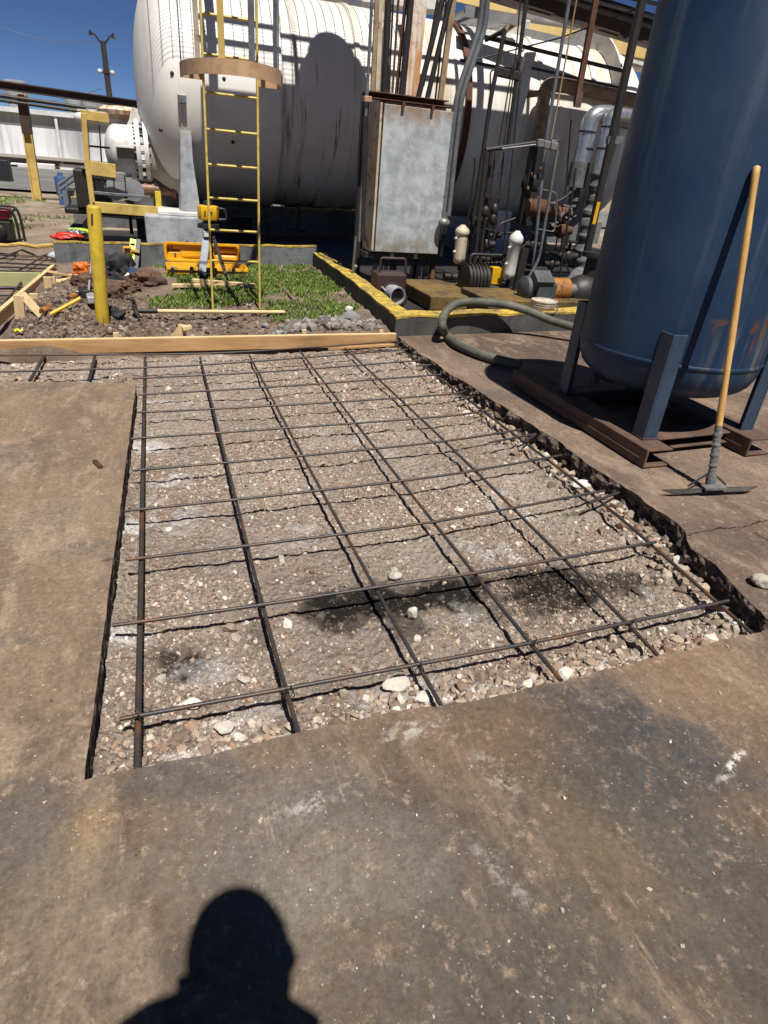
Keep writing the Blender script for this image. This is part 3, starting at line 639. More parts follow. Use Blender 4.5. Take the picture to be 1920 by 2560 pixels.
# rubble along the near edge and the left arm
X = RNG.uniform(-.28, 2.2, 900); Y = TY0+.02+np.abs(RNG.normal(0, .13, 900)); r = .008+.022*RNG.uniform(0, 1, 900)**2.6
A.append((np.stack([X, Y, bed_h(X, Y)+r*.2], 1), r, tones(900, (4, 4, 3, 3, 2, 1.6, 1))))
X = RNG.uniform(-.2, 2.2, 420); Y = TY0+.01+np.abs(RNG.normal(0, .10, 420)); r = .009+.026*RNG.uniform(0, 1, 420)**2.4; A.append((np.stack([X, Y, bed_h(X, Y)+r*.25], 1), r, tones(420, (4, 4, 2.5, 3, 1.5, 1.4, .8))))
X = RNG.uniform(-1.8, -.3, 900); Y = RNG.uniform(4.95, 5.95, 900); r = .006+.02*RNG.uniform(0, 1, 900)**2; A.append((np.stack([X, Y, bed_h(X, Y)+r*.1], 1), r, tones(900, (4, 4, 3, 4, 2, 2, 1))))
Y = RNG.uniform(1.4, 5.8, 700); X = np.interp(Y, [p.y for p in R_EDGE[::-1]], [p.x for p in R_EDGE[::-1]])-.02-np.abs(RNG.normal(0, .08, 700)); r = .008+.03*RNG.uniform(0, 1, 700)**2; A.append((np.stack([X, Y, bed_h(X, Y)+r*.2], 1), r, tones(700, (4, 4, 3, 3, 3, 2, 1))))
for a_ in A: a_[2][:] *= np.array([1.0, .96, .91])
stone_field('gravel', np.concatenate([a[0] for a in A]), np.concatenate([a[1] for a in A]), np.concatenate([a[2] for a in A]), 'loose crushed limestone gravel covering the floor of the dug out trench', 'gravel')
# soil clods, rubble behind the form board
n = 6500; X = np.concatenate([RNG.normal(-.75, .40, n//2), RNG.uniform(-1.3, 2.1, n//2)]); Y = np.concatenate([RNG.normal(7.0, .75, n//2), RNG.uniform(6.06, 7.6, n//2)])
k = (X > -1.32) & (X < 2.15) & (Y > 6.07) & (Y < 10.3); X, Y = X[k], Y[k]; r = .006+.026*RNG.uniform(0, 1, len(X))**3
so = np.array([(.20, .145, .108), (.125, .088, .066), (.26, .20, .155), (.08, .056, .043), (.32, .28, .24)])
c1 = so[RNG.choice(5, len(X), p=[.3, .25, .15, .22, .08])]*RNG.uniform(.6, 1.25, (len(X), 1))
n2 = 700; X2 = RNG.normal(1.65, .33, n2); Y2 = 6.12+np.abs(RNG.normal(0, .17, n2)); r2 = .006+.06*RNG.uniform(0, 1, n2)**4; k = (X2 < 2.15) & (X2 > .9); X2, Y2, r2 = X2[k], Y2[k], r2[k]
c2 = np.array([(.22, .20, .18)])*RNG.uniform(.4, 1.5, (len(X2), 1))
XX = np.concatenate([X, X2]); YY = np.concatenate([Y, Y2]); rr = np.concatenate([r, r2])
stone_field('soil_clods', np.stack([XX, YY, soil_h(XX, YY)+rr*.2], 1), rr, np.concatenate([c1, c2]), 'dug brown soil clods and broken rubble heaped behind the pine form board', 'soil', .85)
# a few chips on the slabs
n = 160; X = np.concatenate([RNG.uniform(2.3, 3.0, 60), RNG.uniform(-.9, 2.6, 100)]); Y = np.concatenate([RNG.uniform(2, 5.5, 60), RNG.uniform(.4, 1.27, 100)])
re = np.interp(Y, [p.y for p in R_EDGE[::-1]], [p.x for p in R_EDGE[::-1]]); k = (Y < 1.28) | (X > re+.03); X, Y = X[k], Y[k]; r = .003+.006*RNG.uniform(0, 1, len(X))**2
stone_field('slab_grit', np.stack([X, Y, SA*X+SB*Y+r*.3], 1), r, tones(len(X), (3, 3, 1, 4, 1, 4, 1)), 'scattered small stone chips lying on the stained concrete slab', 'grit')

def rock(name, p, r, col, label, seed, sc=(1, 1, .7), group=None):
    rg_ = np.random.default_rng(seed); bm = bmesh.new(); bmesh.ops.create_icosphere(bm, subdivisions=3, radius=1)
    dirs = rg_.normal(size=(9, 3)); dirs /= np.linalg.norm(dirs, axis=1)[:, None]; dd = rg_.uniform(.62, .9, 9)
    for v in bm.verts:
        c = np.array(v.co)
        for d_, k_ in zip(dirs, dd):
            e = c@d_
            if e > k_: c = c-d_*(e-k_)
        c = c*(1+.08*pnoise(Vector(c*3+seed))); v.co = Vector((c[0]*r*sc[0], c[1]*r*sc[1], c[2]*r*sc[2]))
    m = MB(); m.v = [tuple(v.co+Vector(p)) for v in bm.verts]; m.f = [tuple(v.index for v in f.verts) for f in bm.faces]; bm.free()
    m.tone = np.tile(np.array([*col, 1.0]), (len(m.v), 1)); return single(m, name, 'stone', p, label, 'rock', group, 0)
def onbed(px, py, up=.02):
    p = G(px, py, -.14); p.z = float(bed_h(np.array(p.x), np.array(p.y)))+up; return p
rock('rock', onbed(1030, 1540, .03), .036, (.58, .54, .48), 'upright pale rock just above the third lengthwise rebar crossing, beside a dark oil patch', 3, (.7, .5, 1.1))
rock('rock', onbed(990, 1712, .02), .05, (.50, .455, .40), 'large flat pale rock near the front edge of the trench', 5, (1.2, .8, .5))
rock('rock', onbed(475, 1760, .015), .036, (.62, .585, .53), 'bright white stone below the nearest crosswise rebar at its left end', 8, (1.2, .7, .5))
rock('rock', onbed(560, 1822, .015), .036, (.50, .455, .40), 'rounded pale rock between the two left lengthwise rebars near the front slab', 11, (1.1, .8, .5))
rock('rock', onbed(988, 1440, .02), .034, (.46, .44, .38), 'pale stone half buried in the middle of the gravel bed', 14, (1, .8, .6))
rock('rock', onbed(1062, 1755, .015), .042, (.54, .50, .445), 'pale wedge of stone against the front slab beside the third lengthwise rebar', 17, (1.1, .8, .5))
rock('rock', onbed(1408, 1702, .02), .038, (.54, .50, .445), 'pointed pale stone touching the end of the fourth lengthwise rebar', 19, (.9, .8, .8))
rock('rock', onbed(1455, 1222, .02), .06, (.60, .57, .52), 'white broken concrete lump at the foot of the right slab edge', 23, (1.2, .8, .5))
p = G(1908, 1452, .02); rock('rock', p, .055, (.40, .36, .30), 'rough concrete chunk lying on the right slab at the photo edge', 29, (1.1, .9, .7))
p = G(872, 806, 0); p.z = float(soil_h(np.array(p.x), np.array(p.y)))+.06; rock('concrete_rubble', p, .13, (.22, .215, .21), 'dark grey broken concrete lump on the soil left of the curb corner', 31, (1, .9, .85))
p = G(873, 782, 0); p.z = float(soil_h(np.array(p.x), np.array(p.y)))+.05; rock('rock', p, .05, (.6, .58, .55), 'small white stone on the grass behind the grey rubble lump', 37)

# ------------------------------------------------------------------ reinforcing bars
def rebar_mesh(pts, r, rib=True):
    m = MB(); pts = [Vector(p) for p in pts]; L = sum((pts[i+1]-pts[i]).length for i in range(len(pts)-1))
    st = .0085 if rib else .06; n = max(6, int(L/st)); acc = [0]
    for i in range(len(pts)-1): acc.append(acc[-1]+(pts[i+1]-pts[i]).length)
    out = []; rs = []
    for k in range(n+1):
        d = L*k/n; i = max(j for j in range(len(acc)-1) if acc[j] <= d+1e-9); t = (d-acc[i])/max(1e-9, acc[i+1]-acc[i]); out.append(pts[i].lerp(pts[i+1], t)); rs.append(r*(1.13 if (k % 2 and rib) else .95))
    m.tube(out, rs, 8); return m
def bar(pxs, label, group, r=.0112, dz=0.0, h=-.062, rib=True):
    if isinstance(pxs[0], tuple): pts = [G(px, py, h) for px, py in pxs]
    else: pts = [Vector(p) for p in pxs]
    pts = [p+V(0, 0, dz) for p in pts]
    if len(pts) > 2:                                     # smooth the kinks of the survey
        o = [pts[0]]
        for i in range(len(pts)-1):
            a = pts[max(0, i-1)]; b = pts[i]; c = pts[i+1]; d = pts[min(len(pts)-1, i+2)]
            for k in range(1, 5):
                t = k/4; o.append(.5*((2*b)+(c-a)*t+(2*a-5*b+4*c-d)*t*t+(3*b-a-3*c+d)*t**3))
        pts = o
    m = rebar_mesh(pts, r, rib); c = pts[len(pts)//2]; return single(m, 'rebar', 'rebar', c, label, 'rebar', group, 60)
ORD = ['nearest', 'second', 'third', 'fourth', 'fifth', 'sixth', 'seventh', 'eighth', 'ninth', 'tenth', 'farthest']
CROSS = [[(301, 1810), (640, 1747), (1000, 1680), (1392, 1604), (1816, 1512)], [(283, 1575), (660, 1522), (1000, 1469), (1195, 1441), (1637, 1364)], [(315, 1410), (700, 1364), (1100, 1311), (1509, 1235)], [(312, 1287), (700, 1246), (1100, 1198), (1401, 1146)],
    [(332, 1185), (700, 1153), (1100, 1112), (1300, 1081)], [(328, 1105), (700, 1079), (1100, 1049), (1226, 1032)], [(345, 1039), (700, 1021), (1100, 994), (1164, 983)], [(345, 994), (700, 973), (1109, 942)], [(332, 953), (700, 934), (1058, 906)], [(-10, 937), (500, 919), (1031, 878)], [(-10, 895), (497, 890), (750, 876), (998, 858)]]
for i, c in enumerate(CROSS):
    bar(c, f'{ORD[i]} crosswise rebar counted from the front slab edge, rusty ribbed steel over the gravel', 'crosswise rebars of the mat', .0074, .022, -.062)
LONG = [[(363, 893), (358, 1100), (351, 1500), (342, 1942)], [(500, 893), (560, 1130), (653, 1500), (749, 1842)], [(623, 888), (770, 1165), (955, 1500), (1106, 1770)], [(749, 876), (900, 1072), (1189, 1438), (1403, 1702)], [(862, 870), (1100, 1092), (1422, 1410), (1652, 1646)], [(992, 864), (1250, 1060), (1490, 1244), (1892, 1594)]]
LN = ['thick leftmost', 'second from left', 'third from left', 'fourth from left', 'fifth from left', 'rightmost']
for i, c in enumerate(LONG):
    bar(c, f'{LN[i]} lengthwise rebar running away from the front slab to the form board', 'lengthwise rebars of the mat', .0106 if i == 0 else .0082, 0, -.066)
bar([(112, 888), (74, 953)], 'leftmost short lengthwise rebar in the trench arm behind the left slab', 'short rebars in the left trench arm', .0115, 0, -.07)
bar([(238, 888), (222, 951)], 'right one of two short lengthwise rebars in the trench arm behind the left slab', 'short rebars in the left trench arm', .0115, 0, -.07)
DOW = [((1470, 1262), (1546, 1235)), ((1310, 1108), (1339, 1089)), ((1148, 1004), (1182, 994)), ((1040, 917), (1079, 915)), ((1218, 1045), (1300, 1079)), ((1555, 1268), (1612, 1222)), ((1222, 1110), (1340, 1088)), ((1445, 1264), (1545, 1234))]
for a, b in DOW[:4]+DOW[6:7]:
    bar([a, b], 'short rebar dowel stub at the foot of the broken right slab edge', 'rebar dowels along the right slab edge', .0078, .01, -.05)
# tie wires at crossings near the camera
def tie(px, py, label):
    p = G(px, py, -.05); m = MB()
    for k in range(2):
        pts = []
        for a in range(13):
            t = a/12*2*math.pi; pts.append(p+V(math.cos(t)*.018, math.cos(t)*(.012 if k else -.012), math.sin(t)*.022-.004))
        m.tube(pts, .0018, 5, False)
    m.tube([p+V(0, 0, .016), p+V(.01, -.004, .03), p+V(.004, .008, .041)], .0018, 5); return single(m, 'tie_wire', 'wire', p, label, 'wire', 'tie wires on the rebar mat')
for i, (px, py, w) in enumerate(((342, 1802, 'thick leftmost'), (722, 1732, 'second'), (1046, 1672, 'third'), (1332, 1614, 'fourth'), (1578, 1562, 'fifth'))):
    tie(px, py, f'twisted tie wire where the nearest crosswise rebar meets the {w} lengthwise rebar')
# little bar offcut on the left slab
a, b = G(237, 1153, .01), G(252, 1168, .01); m = rebar_mesh([a, b], .013); single(m, 'rebar_offcut', 'rebar', a, 'short black rebar offcut lying alone on the left slab', 'rebar')
# second mat, far left
def bk(px, py):
    p = G(px, py, -.06); d = ray(px, py)
    for _ in range(25):
        z = float(soil_h(np.array(p.x), np.array(max(6.05, p.y))))+.06; p = p.lerp(Vector(CAM+d*(z-HC)/d[2]), .6)
    return p
for i, (a, b) in enumerate((((-20, 636), (142, 643)), ((-20, 645), (142, 652)), ((-20, 656), (140, 664)), ((-20, 666), (140, 673)), ((-20, 676), (136, 683)), ((-20, 686), (130, 690)))):
    bar([bk(*a), bk(*b)], f'{["farthest", "second farthest", "third farthest", "fourth farthest", "fifth farthest", "nearest"][i]} crosswise rebar of the far left mat beyond the green board', 'rebars of the far left mat', .012, 0, rib=False)
for i, (a, b) in enumerate((((45, 636), (-20, 658)), ((118, 640), (30, 690)))):
    bar([bk(*a), bk(*b)], f'{["left", "right"][i]} slanting lengthwise rebar of the far left mat', 'rebars of the far left mat', .012, .02, rib=False)
for i, (a, b) in enumerate((((-10, 720), (82, 717)), ((-10, 738), (42, 737)), ((-10, 757), (20, 755)))):
    bar([bk(*a), bk(*b)], f'{["far", "middle", "near"][i]} crosswise rebar in the pit between green board and left form board', 'rebars in the left pit', .012, 0, rib=False)
bar([bk(-5, 782), bk(35, 733), bk(64, 706)+V(0, 0, .04)], 'bent lengthwise rebar in the left pit with its tip turned up by the green board', 'rebars in the left pit', .013, .02, rib=False)

def crack(pxs, w, seed, label):
    rg_ = np.random.default_rng(seed); P = [G(*q_, .0015) for q_ in pxs]; L = []
    for i in range(len(P)-1):
        for k in range(14): L.append(P[i].lerp(P[i+1], k/14)+V(*(rg_.normal(0, .006, 2)), 0))
    L.append(P[-1]); m = MB(); vs = []
    for i, p_ in enumerate(L):
        d_ = (L[min(len(L)-1, i+1)]-L[max(0, i-1)]).normalized(); nn = V(-d_.y, d_.x, 0); ww = w*(.25+rg_.random()*1.2)*(1 if 0 < i < len(L)-1 else .1)
        for s_ in (-1, 1): q_ = p_+nn*ww*s_; vs.append((q_.x, q_.y, zs(q_.x, q_.y)+.0025))
    m.add(vs, [(2*i, 2*i+1, 2*i+3, 2*i+2) for i in range(len(L)-1)]); return struct(m, 'slab_crack', 'black_plastic', 0)
crack([(1716, 1338), (1790, 1322), (1860, 1316), (1925, 1298)], .0035, 1, '')
crack([(1880, 1330), (1925, 1352)], .002, 5, '')

# ================================================================== FORMWORK
def GS(px, py):
    p = G(px, py, 0); d = ray(px, py)
    for _ in range(25):
        z = float(soil_h(np.array(p.x), np.array(max(6.05, p.y)))); q_ = Vector(CAM+d*(z-HC)/d[2]); p = p.lerp(q_, .6)
    return p
def sh(px, py, up=.03):
    p = GS(px, py); p.z += up; return p
def board(name, p0, p1, h, t, mat, label, cat, group=None, topmat=None, zb=None):
    """plank on edge from p0 to p1 (bottom middle points)"""
    p0 = Vector(p0); p1 = Vector(p1); c = (p0+p1)/2
    if topmat:
        o = thing(name, c, label, cat, group); m = MB(); m.beam(p0+V(0, 0, h/2), p1+V(0, 0, h/2), t, h); m.build('face', mat, o, 0, .004)
        m = MB(); m.beam(p0+V(0, 0, h+.002), p1+V(0, 0, h+.002), t*.94, .004); m.build('sawn_edge', topmat, o, 0); return o
    m = MB(); m.beam(p0+V(0, 0, h/2), p1+V(0, 0, h/2), t, h); return single(m, name, mat, c, label, cat, group, 0, .004)
bl = PY(-30, 888, 6.04); br = PY(987, 864, 5.97); tl_ = PY(-30, 846, 6.04); tr_ = PY(987, 839, 5.97)
hb = ((tl_.z-bl.z)+(tr_.z-br.z))/2
board('form_board', bl, br, hb, .05, 'board', 'long pine form board on edge across the far end of the trench', 'form board', None, 'board_top')
print('board z', bl.z, br.z, 'h', hb, tl_.z-bl.z, tr_.z-br.z)
# batten lying in front of its right foot
a, b = PY(820, 872, 5.86), PY(985, 862, 5.86); m = MB(); m.beam(a, b, .03, .02); single(m, 'wood_strip', 'board', a, 'thin wood strip lying at the foot of the long form board', 'wood strip', None, 0)
# side form running back on the left
s0 = G(-25, 850, -.12); s1 = G(136, 696, -.12); s1.z = s0.z+.02
e0 = Vector((s0.x, s0.y, bl.z-.02)); e1 = V(s1.x, s1.y+.1, s0.z+.03)
board('side_form_board', e0, e1, hb*.98, .05, 'board_y', 'pine form board running away on the left beside the soil heap', 'form board', None, 'board_top')
d_ = (e1-e0).normalized()
# stakes: (px base, py base, py top, Y offset, label)
def stake(px, py0, py1, Y, w, label, lean=0, mat='stake'):
    a = PY(px, py0, Y); b = PY(px+lean, py1, Y); m = MB()
    a.z -= .1
    m.beam(a, b, w, w*.55, (0, 1, 0)); return single(m, 'wooden_stake', mat, a, label, 'stake', 'stakes holding the form boards', 0, .003)
stake(455, 860, 812, 6.10, .07, 'pale wooden stake behind the long form board, below the ladder')
stake(290, 862, 831, 6.10, .05, 'stub of a stake behind the long form board, below the bollard')
stake(760, 858, 823, 6.06, .045, 'thin stake top behind the long form board, in front of the grey rubble')
stake(953, 850, 824, 6.02, .04, 'last stake stub behind the long form board, by the curb corner')
a = PY(428, 850, 6.12); b = PY(452, 820, 6.12); m = MB(); m.beam(a, b, .05, .03, (0, 1, 0)); single(m, 'stake_brace', 'stake', a, 'short slanting wood brace leaning against the stake below the ladder', 'brace', None, 0)
a = PY(458, 818, 6.11); m = MB(); m.beam(a+V(-.01, -.05, 0), a+V(.07, -.03, .012), .05, .03); single(m, 'wood_block', 'board_top', a, 'small split wood block on top of the stake below the ladder', 'wood block', None, 0)
def lean(p, w): return p
for px, pb, pt, Yk, lab in ((50, 812, 738, 7.35, 'tall pale stake at the near end of the left side form'), (88, 766, 734, 7.9, 'second stake along the left side form, half hidden by the brace'), (122, 727, 692, 9.0, 'third stake along the left side form'), (132, 717, 692, 9.3, 'farthest stake along the left side form')):
    a = G(px, pb, 0); a2 = PY(px-4, pt, a.y); m = MB(); m.beam(a-V(0, 0, .1), a2, .085, .045, (0, 1, 0)); single(m, 'wooden_stake', 'stake', a, lab, 'stake', 'stakes holding the form boards', 0, .003)
a = sh(106, 795, .02); b = PY(56, 736, G(50, 812, 0).y+.04); m = MB(); m.beam(a, b, .07, .035, (0, 1, 0)); single(m, 'stake_brace', 'stake', a, 'long pale diagonal brace from the tall left stake down to the soil', 'brace', None, 0, .003)
a = G(130, 680, .12); b = G(185, 692, .02); m = MB(); m.beam(a, b, .16, .03); single(m, 'plank_offcut', 'board_top', a, 'short pale plank offcut slanting off the far end of the left side form', 'plank', 'wood offcuts beside the soil heap', 0, .003)
a = G(184, 688, .03); b = G(140, 706, .02); m = MB(); m.beam(a, b, .12, .03); single(m, 'plank_offcut', 'board_top', a, 'pale plank offcut lying on the soil under the slanting one', 'plank', 'wood offcuts beside the soil heap', 0, .003)
for px, py, k in ((98, 752, .035), (101, 762, .03)):
    p = G(px, py, .03); m = MB(); m.box(p, (.06, .05, k*2), Matrix.Rotation(.5+py, 3, 'Z')); single(m, 'wood_chip', 'board_top', p, 'pale wood scrap on the soil beside the second left stake', 'wood scrap', 'wood scraps on the soil', 0, .004)
# green treated board in the left pit
a = G(-40, 714, -.10); b = G(108, 716, -.10); hg = .17
board('treated_board', a, b, hg, .05, 'green_board', 'greenish treated board on edge across the far left pit', 'form board')

# lumber on the grass

a, b = sh(482, 713, .06), sh(636, 726, .06); m = MB(); m.beam(a, b, .085, .04); single(m, 'lumber_strip', 'board_top', a, 'upper of two pale lumber strips on the grass at the ladder foot', 'lumber', 'lumber strips on the grass', 0, .003)
a, b = sh(432, 724, .05), sh(630, 724, .05); m = MB(); m.beam(a, b, .085, .04); single(m, 'lumber_strip', 'board_top', a, 'lower, longer of two pale lumber strips on the grass at the ladder foot', 'lumber', 'lumber strips on the grass', 0, .003)
a, b = sh(702, 665), PY(706, 663-25, sh(702, 690).y+.3); m = MB(); m.tube([sh(700, 686), PY(706, 664, sh(702, 686).y+.1)], .018, 6); single(m, 'wood_stick', 'grey_wood', a, 'short brown stick leaning on the grey curb right of the ladder', 'stick')
a, b = sh(692, 716), sh(738, 758); m = MB(); m.tube([a, (a+b)/2+V(0, 0, .02), b], .016, 6); single(m, 'dry_branch', 'grey_wood', a, 'thin dry branch lying on the grass right of the ladder', 'branch')

# ================================================================== CONTAINMENT CURB
hc0 = PY(990, 791, 5.98).z-float(zg(2.24, 5.98)); print('curb h', hc0, PY(300, 620, 10.7).z-float(zg(0, 10.7)))
def zc(x, y): return float(zg(x, y))
pin = [PY(143, 654, 10.75), V(2.42, 10.55, 0), V(2.24, 5.98, 0), V(11, 6.02, 0)]
pin[0] = V(-1.36, 10.72, 0)
ctop = lambda x, y: hc0+.03*min(1, max(0, (y-6)/4.5))*0+.0
def curb(name, pts, w, h, label, seg_mat, parent):
    """concrete upstand following pts (left side is the outside); yellow painted top as its own part"""
    m = MB(); t = MB(); n = len(pts)
    L = []; R_ = []
    for i, p in enumerate(pts):
        d0 = (Vector(pts[i])-Vector(pts[i-1])).to_2d().normalized() if i else None; d1 = (Vector(pts[i+1])-Vector(pts[i])).to_2d().normalized() if i < n-1 else None
        ds = [d for d in (d0, d1) if d is not None]; nn = [Vector((-d.y, d.x)) for d in ds]; b = sum(nn, Vector((0, 0))); b.normalize(); k = 1/max(.4, b.dot(nn[0])); L.append(Vector(p).to_2d()); R_.append(Vector(p).to_2d()+b*w*k)
    for i in range(n-1):
        N = max(2, int((L[i+1]-L[i]).length/.25)); rows = []
        for j in range(N+1):
            f = j/N; a = L[i].lerp(L[i+1], f); b = R_[i].lerp(R_[i+1], f); za = zc(a.x, a.y)
            wob = .008*math.sin(a.x*9+a.y*7)
            zt = za+h+wob
            rows.append((a, b, za, zt))
        vs = []; tv = []
        for a, b, za, zt in rows:
            vs += [(a.x, a.y, za-.2), (a.x, a.y, zt), (b.x, b.y, zt), (b.x, b.y, za-.3)]
            u = (a-b).normalized()*.004; tv += [(a.x+u.x, a.y+u.y, zt-.010-.012*abs(math.sin(a.x*5+a.y*11))), (a.x+u.x, a.y+u.y, zt+.004), (b.x, b.y, zt+.004)]
        m.add(vs, [(4*j+k, 4*j+4+k, 4*j+5+k, 4*j+1+k) for j in range(N) for k in range(3)]+[(0, 1, 2, 3), (4*N+3, 4*N+2, 4*N+1, 4*N)])
        t.add(tv, [(3*j+k, 3*j+3+k, 3*j+4+k, 3*j+1+k) for j in range(N) for k in range(2)])
    m.build('wall', seg_mat, parent, 0); t.build('painted_top', 'yellow_curb', parent, 40)
def wallthing(name, pts, w, h, seg_mat, label, cat='curb', group=None):
    o = thing(name, pts[0], label, cat, group); curb(name, pts, w, h, label, seg_mat, o); return o
wallthing('containment_curb', [V(-1.36, 10.72, 0), V(2.5, 10.55, 0)], .09, hc0+.10, 'curb_grey', 'grey concrete curb with yellow top behind the yellow case and grass')
wallthing('containment_curb', [V(2.44, 10.545, 0), V(2.38, 8.3, 0), V(2.24, 5.98, 0)], .19, hc0, 'curb_dark', 'dark curb with yellow top running from the grass toward the trench corner')
wallthing('containment_curb', [V(2.24, 5.975, 0), V(11, 6.02, 0)], .21, hc0, 'curb_dark', 'dark grey curb with bright yellow top behind the hose and blue tank')
wallthing('containment_wall', [V(-1.5, 15.55, 0), V(11.5, 15.55, 0)], .12, .52, 'curb_grey', 'streaked grey wall with a thin yellow top behind the white tank', 'wall')
m = MB(); m.box((-1.28, 13.2, -.06), (.16, 4.6, .40)); single(m, 'end_wall', 'curb_dark', (-1.28, 13.2, 0), 'grey end wall of the containment left of the white tank', 'wall', None, 0, .01)
# floor inside
m = MB()
for x0, x1, y0, y1 in ((2.5, 11, 6.2, 10.85), (-1.2, 11, 10.85, 15.5)):
    m.add([(x0, y0, zc(x0, y0)-.06), (x1, y0, zc(x1, y0)-.06), (x1, y1, zc(x1, y1)-.06), (x0, y1, zc(x0, y1)-.06)], [(0, 1, 2, 3)])
struct(m, 'containment_floor', 'oil_floor', 0)
# pump plinths (yellow sides)
def plinth(x0, x1, y0, y1, z1, label):
    z0 = zc((x0+x1)/2, y0)-.06; o = thing('pump_plinth', ((x0+x1)/2, (y0+y1)/2, z0), label, 'plinth', 'yellow painted pump plinths'); m = MB(); m.box(((x0+x1)/2, (y0+y1)/2, (z0+z1)/2), (x1-x0, y1-y0, z1-z0)); m.build('block', 'yellow_plinth', o, 0, .015)
a = PY(1078, 740, 7.3); b = PY(1288, 745, 7.3)
plinth(a.x, b.x, 7.3, 8.5, a.z+.0, 'long low yellow concrete plinth behind the curb under the dark pump')
plinth(PY(1222, 760, 6.75).x, PY(1480, 760, 6.75).x+.5, 6.75, 7.55, PY(1350, 752, 6.75).z, 'yellow concrete plinth under the grey motor beside the white bucket')

# ================================================================== BLUE TANK ON ITS SKID
BC = V(3.19, 3.31, 0); BR = .572; bz = zs(BC.x, BC.y)
zseam = (CAM+ray(1700, 916)*1.0/1)[2]
def oncyl(px, py, r=BR):
    d = ray(px, py); d = d/np.linalg.norm(d); c = np.array([BC.x, BC.y]); A = d[0]**2+d[1]**2; b = -(d[0]*c[0]+d[1]*c[1]); t = (-b-math.sqrt(max(0, b*b-A*(c@c-r*r))))/A; return Vector(CAM+d*t)
zseam = (oncyl(1700, 915).z+oncyl(1560, 893).z)/2; print('seam z', zseam, oncyl(1900, 938).z if True else 0)
tank = thing('vertical_tank', (BC.x, BC.y, bz), 'dark blue vertical steel tank standing on four legs over a rusty skid', 'tank')
ztop = 2.62
m = MB(); m.lathe([(BR, zseam), (BR, ztop-.12), (BR*.93, ztop-.05), (BR*.7, ztop), (.02, ztop+.03)], BC, seg=96, caps=False); m.build('shell', 'navy', tank, 40)
m = MB(); m.lathe([(BR+.001, zseam-.012), (BR+.007, zseam-.004), (BR+.007, zseam+.006), (BR+.001, zseam+.014)], BC, seg=96, caps=False); m.build('weld_seam', 'navy', tank, 80)
hd = .20
m = MB(); m.lathe([(BR*math.cos(a)**.55 if a < 1.5 else .01, zseam-.004-.05*min(1, a*2)-hd*math.sin(a)) for a in np.linspace(0, 1.56, 14)], BC, seg=96, caps=False); m.build('bottom_head', 'navy', tank, 60)
nz = V(BC.x+.02, BC.y-.05, 0); zb_ = zseam-.05-hd
m = MB(); m.lathe([(.05, zb_-.16), (.05, zb_+.04)], nz, seg=24); m.lathe([(.062, zb_-.16), (.062, zb_-.12)], nz, seg=24); m.build('drain_nozzle', 'navy_leg', tank, 40)
# legs: square posts with their corner toward the outside
FL = G(1606, 1102, .12); lw = .105; dx = 2*(BC.x-FL.x)-lw; dy = 2*(BC.y-FL.y)-lw
ztl = PY(1672, 838, FL.y).z; zsk = zs(2.8, 3)+.125; print('leg top', ztl, 'dx dy', dx, dy, FL)
for i, (sx, sy) in enumerate(((0, 0), (1, 0), (0, 1), (1, 1))):
    x = FL.x+lw/2+sx*dx; y = FL.y+lw/2+sy*dy; ox = -1 if sx == 0 else 1; oy = -1 if sy == 0 else 1
    m = MB(); th = .014
    m.box((x+ox*(lw-th)/2, y, (zsk+ztl)/2), (th, lw, ztl-zsk)); m.box((x-ox*th/2, y+oy*(lw-th)/2, (zsk+ztl)/2), (lw-th, th, ztl-zsk))
    lg = m.build('leg', 'navy_leg', tank, 0, .004)
    m = MB()
    for k in range(16):
        z = zseam+.01+(ztl-zseam-.03)*k/15; m.ball((x-ox*(lw/2-.004)+random.uniform(-.003, .003), y+oy*(lw/2-.006), z), random.uniform(.004, .008), (1, .8, 1.4), 7, 5)
    m.build('weld_bead', 'navy_leg', lg, 60)
    m = MB(); m.box((x, y, zsk+.004), (lw*1.1, lw*1.1, .008)); m.build('foot_plate', 'rusty_frame', lg, 0)
skid = thing('steel_skid', (BC.x, BC.y, bz), 'rusty channel steel skid frame lying under the blue tank', 'skid')
sw = .20; sh_ = .118; y0 = FL.y-.145; y1 = BC.y+(BC.y-FL.y)+.55
for sx in (0, 1):
    x = FL.x-.075+sw/2+sx*(dx+.02); z = zs(x, BC.y)+sh_/2+.004; m = MB()
    a = V(x, y0, zs(x, y0)+sh_/2+.004); b = V(x, y1, zs(x, y1)+sh_/2+.004); m.channel(a, b, sw, sh_, .014, (0, 0, 1), 1); m.build('runner', 'rusty_frame', skid, 0, .004)
    m = MB(); m.beam(a+V(-sw/2+.03-.034, .05, -.01), b+V(-sw/2-.004, -.05, -.01), .006, .006); m.build('weld_line', 'rusty_frame', skid, 0)
xa = FL.x-.075+sw; xb = FL.x-.075+dx+.02
for yy in (FL.y+.10, BC.y+.52):
    m = MB(); a = V(xa-.002, yy, zs(xa, yy)+sh_*.60); b = V(xb+.002, yy, zs(xb, yy)+sh_*.60); m.channel(a, b, .16, sh_*.66, .012, (0, 0, 1), 1 if yy < BC.y else -1); m.build('cross_member', 'rusty_frame', skid, 0, .004)
# bent dark pipe piece lying under the tank
a = G(1500, 955, .02); b = G(1590, 985, .02); m = MB(); m.tube([a, b], .022, 10)
for k in range(6): m.tube([a.lerp(b, .1+k*.15), a.lerp(b, .16+k*.15)], .026, 10)
single(m, 'pipe_piece', 'fitting', a, 'grey ribbed pipe piece lying in the shade under the blue tank', 'pipe')

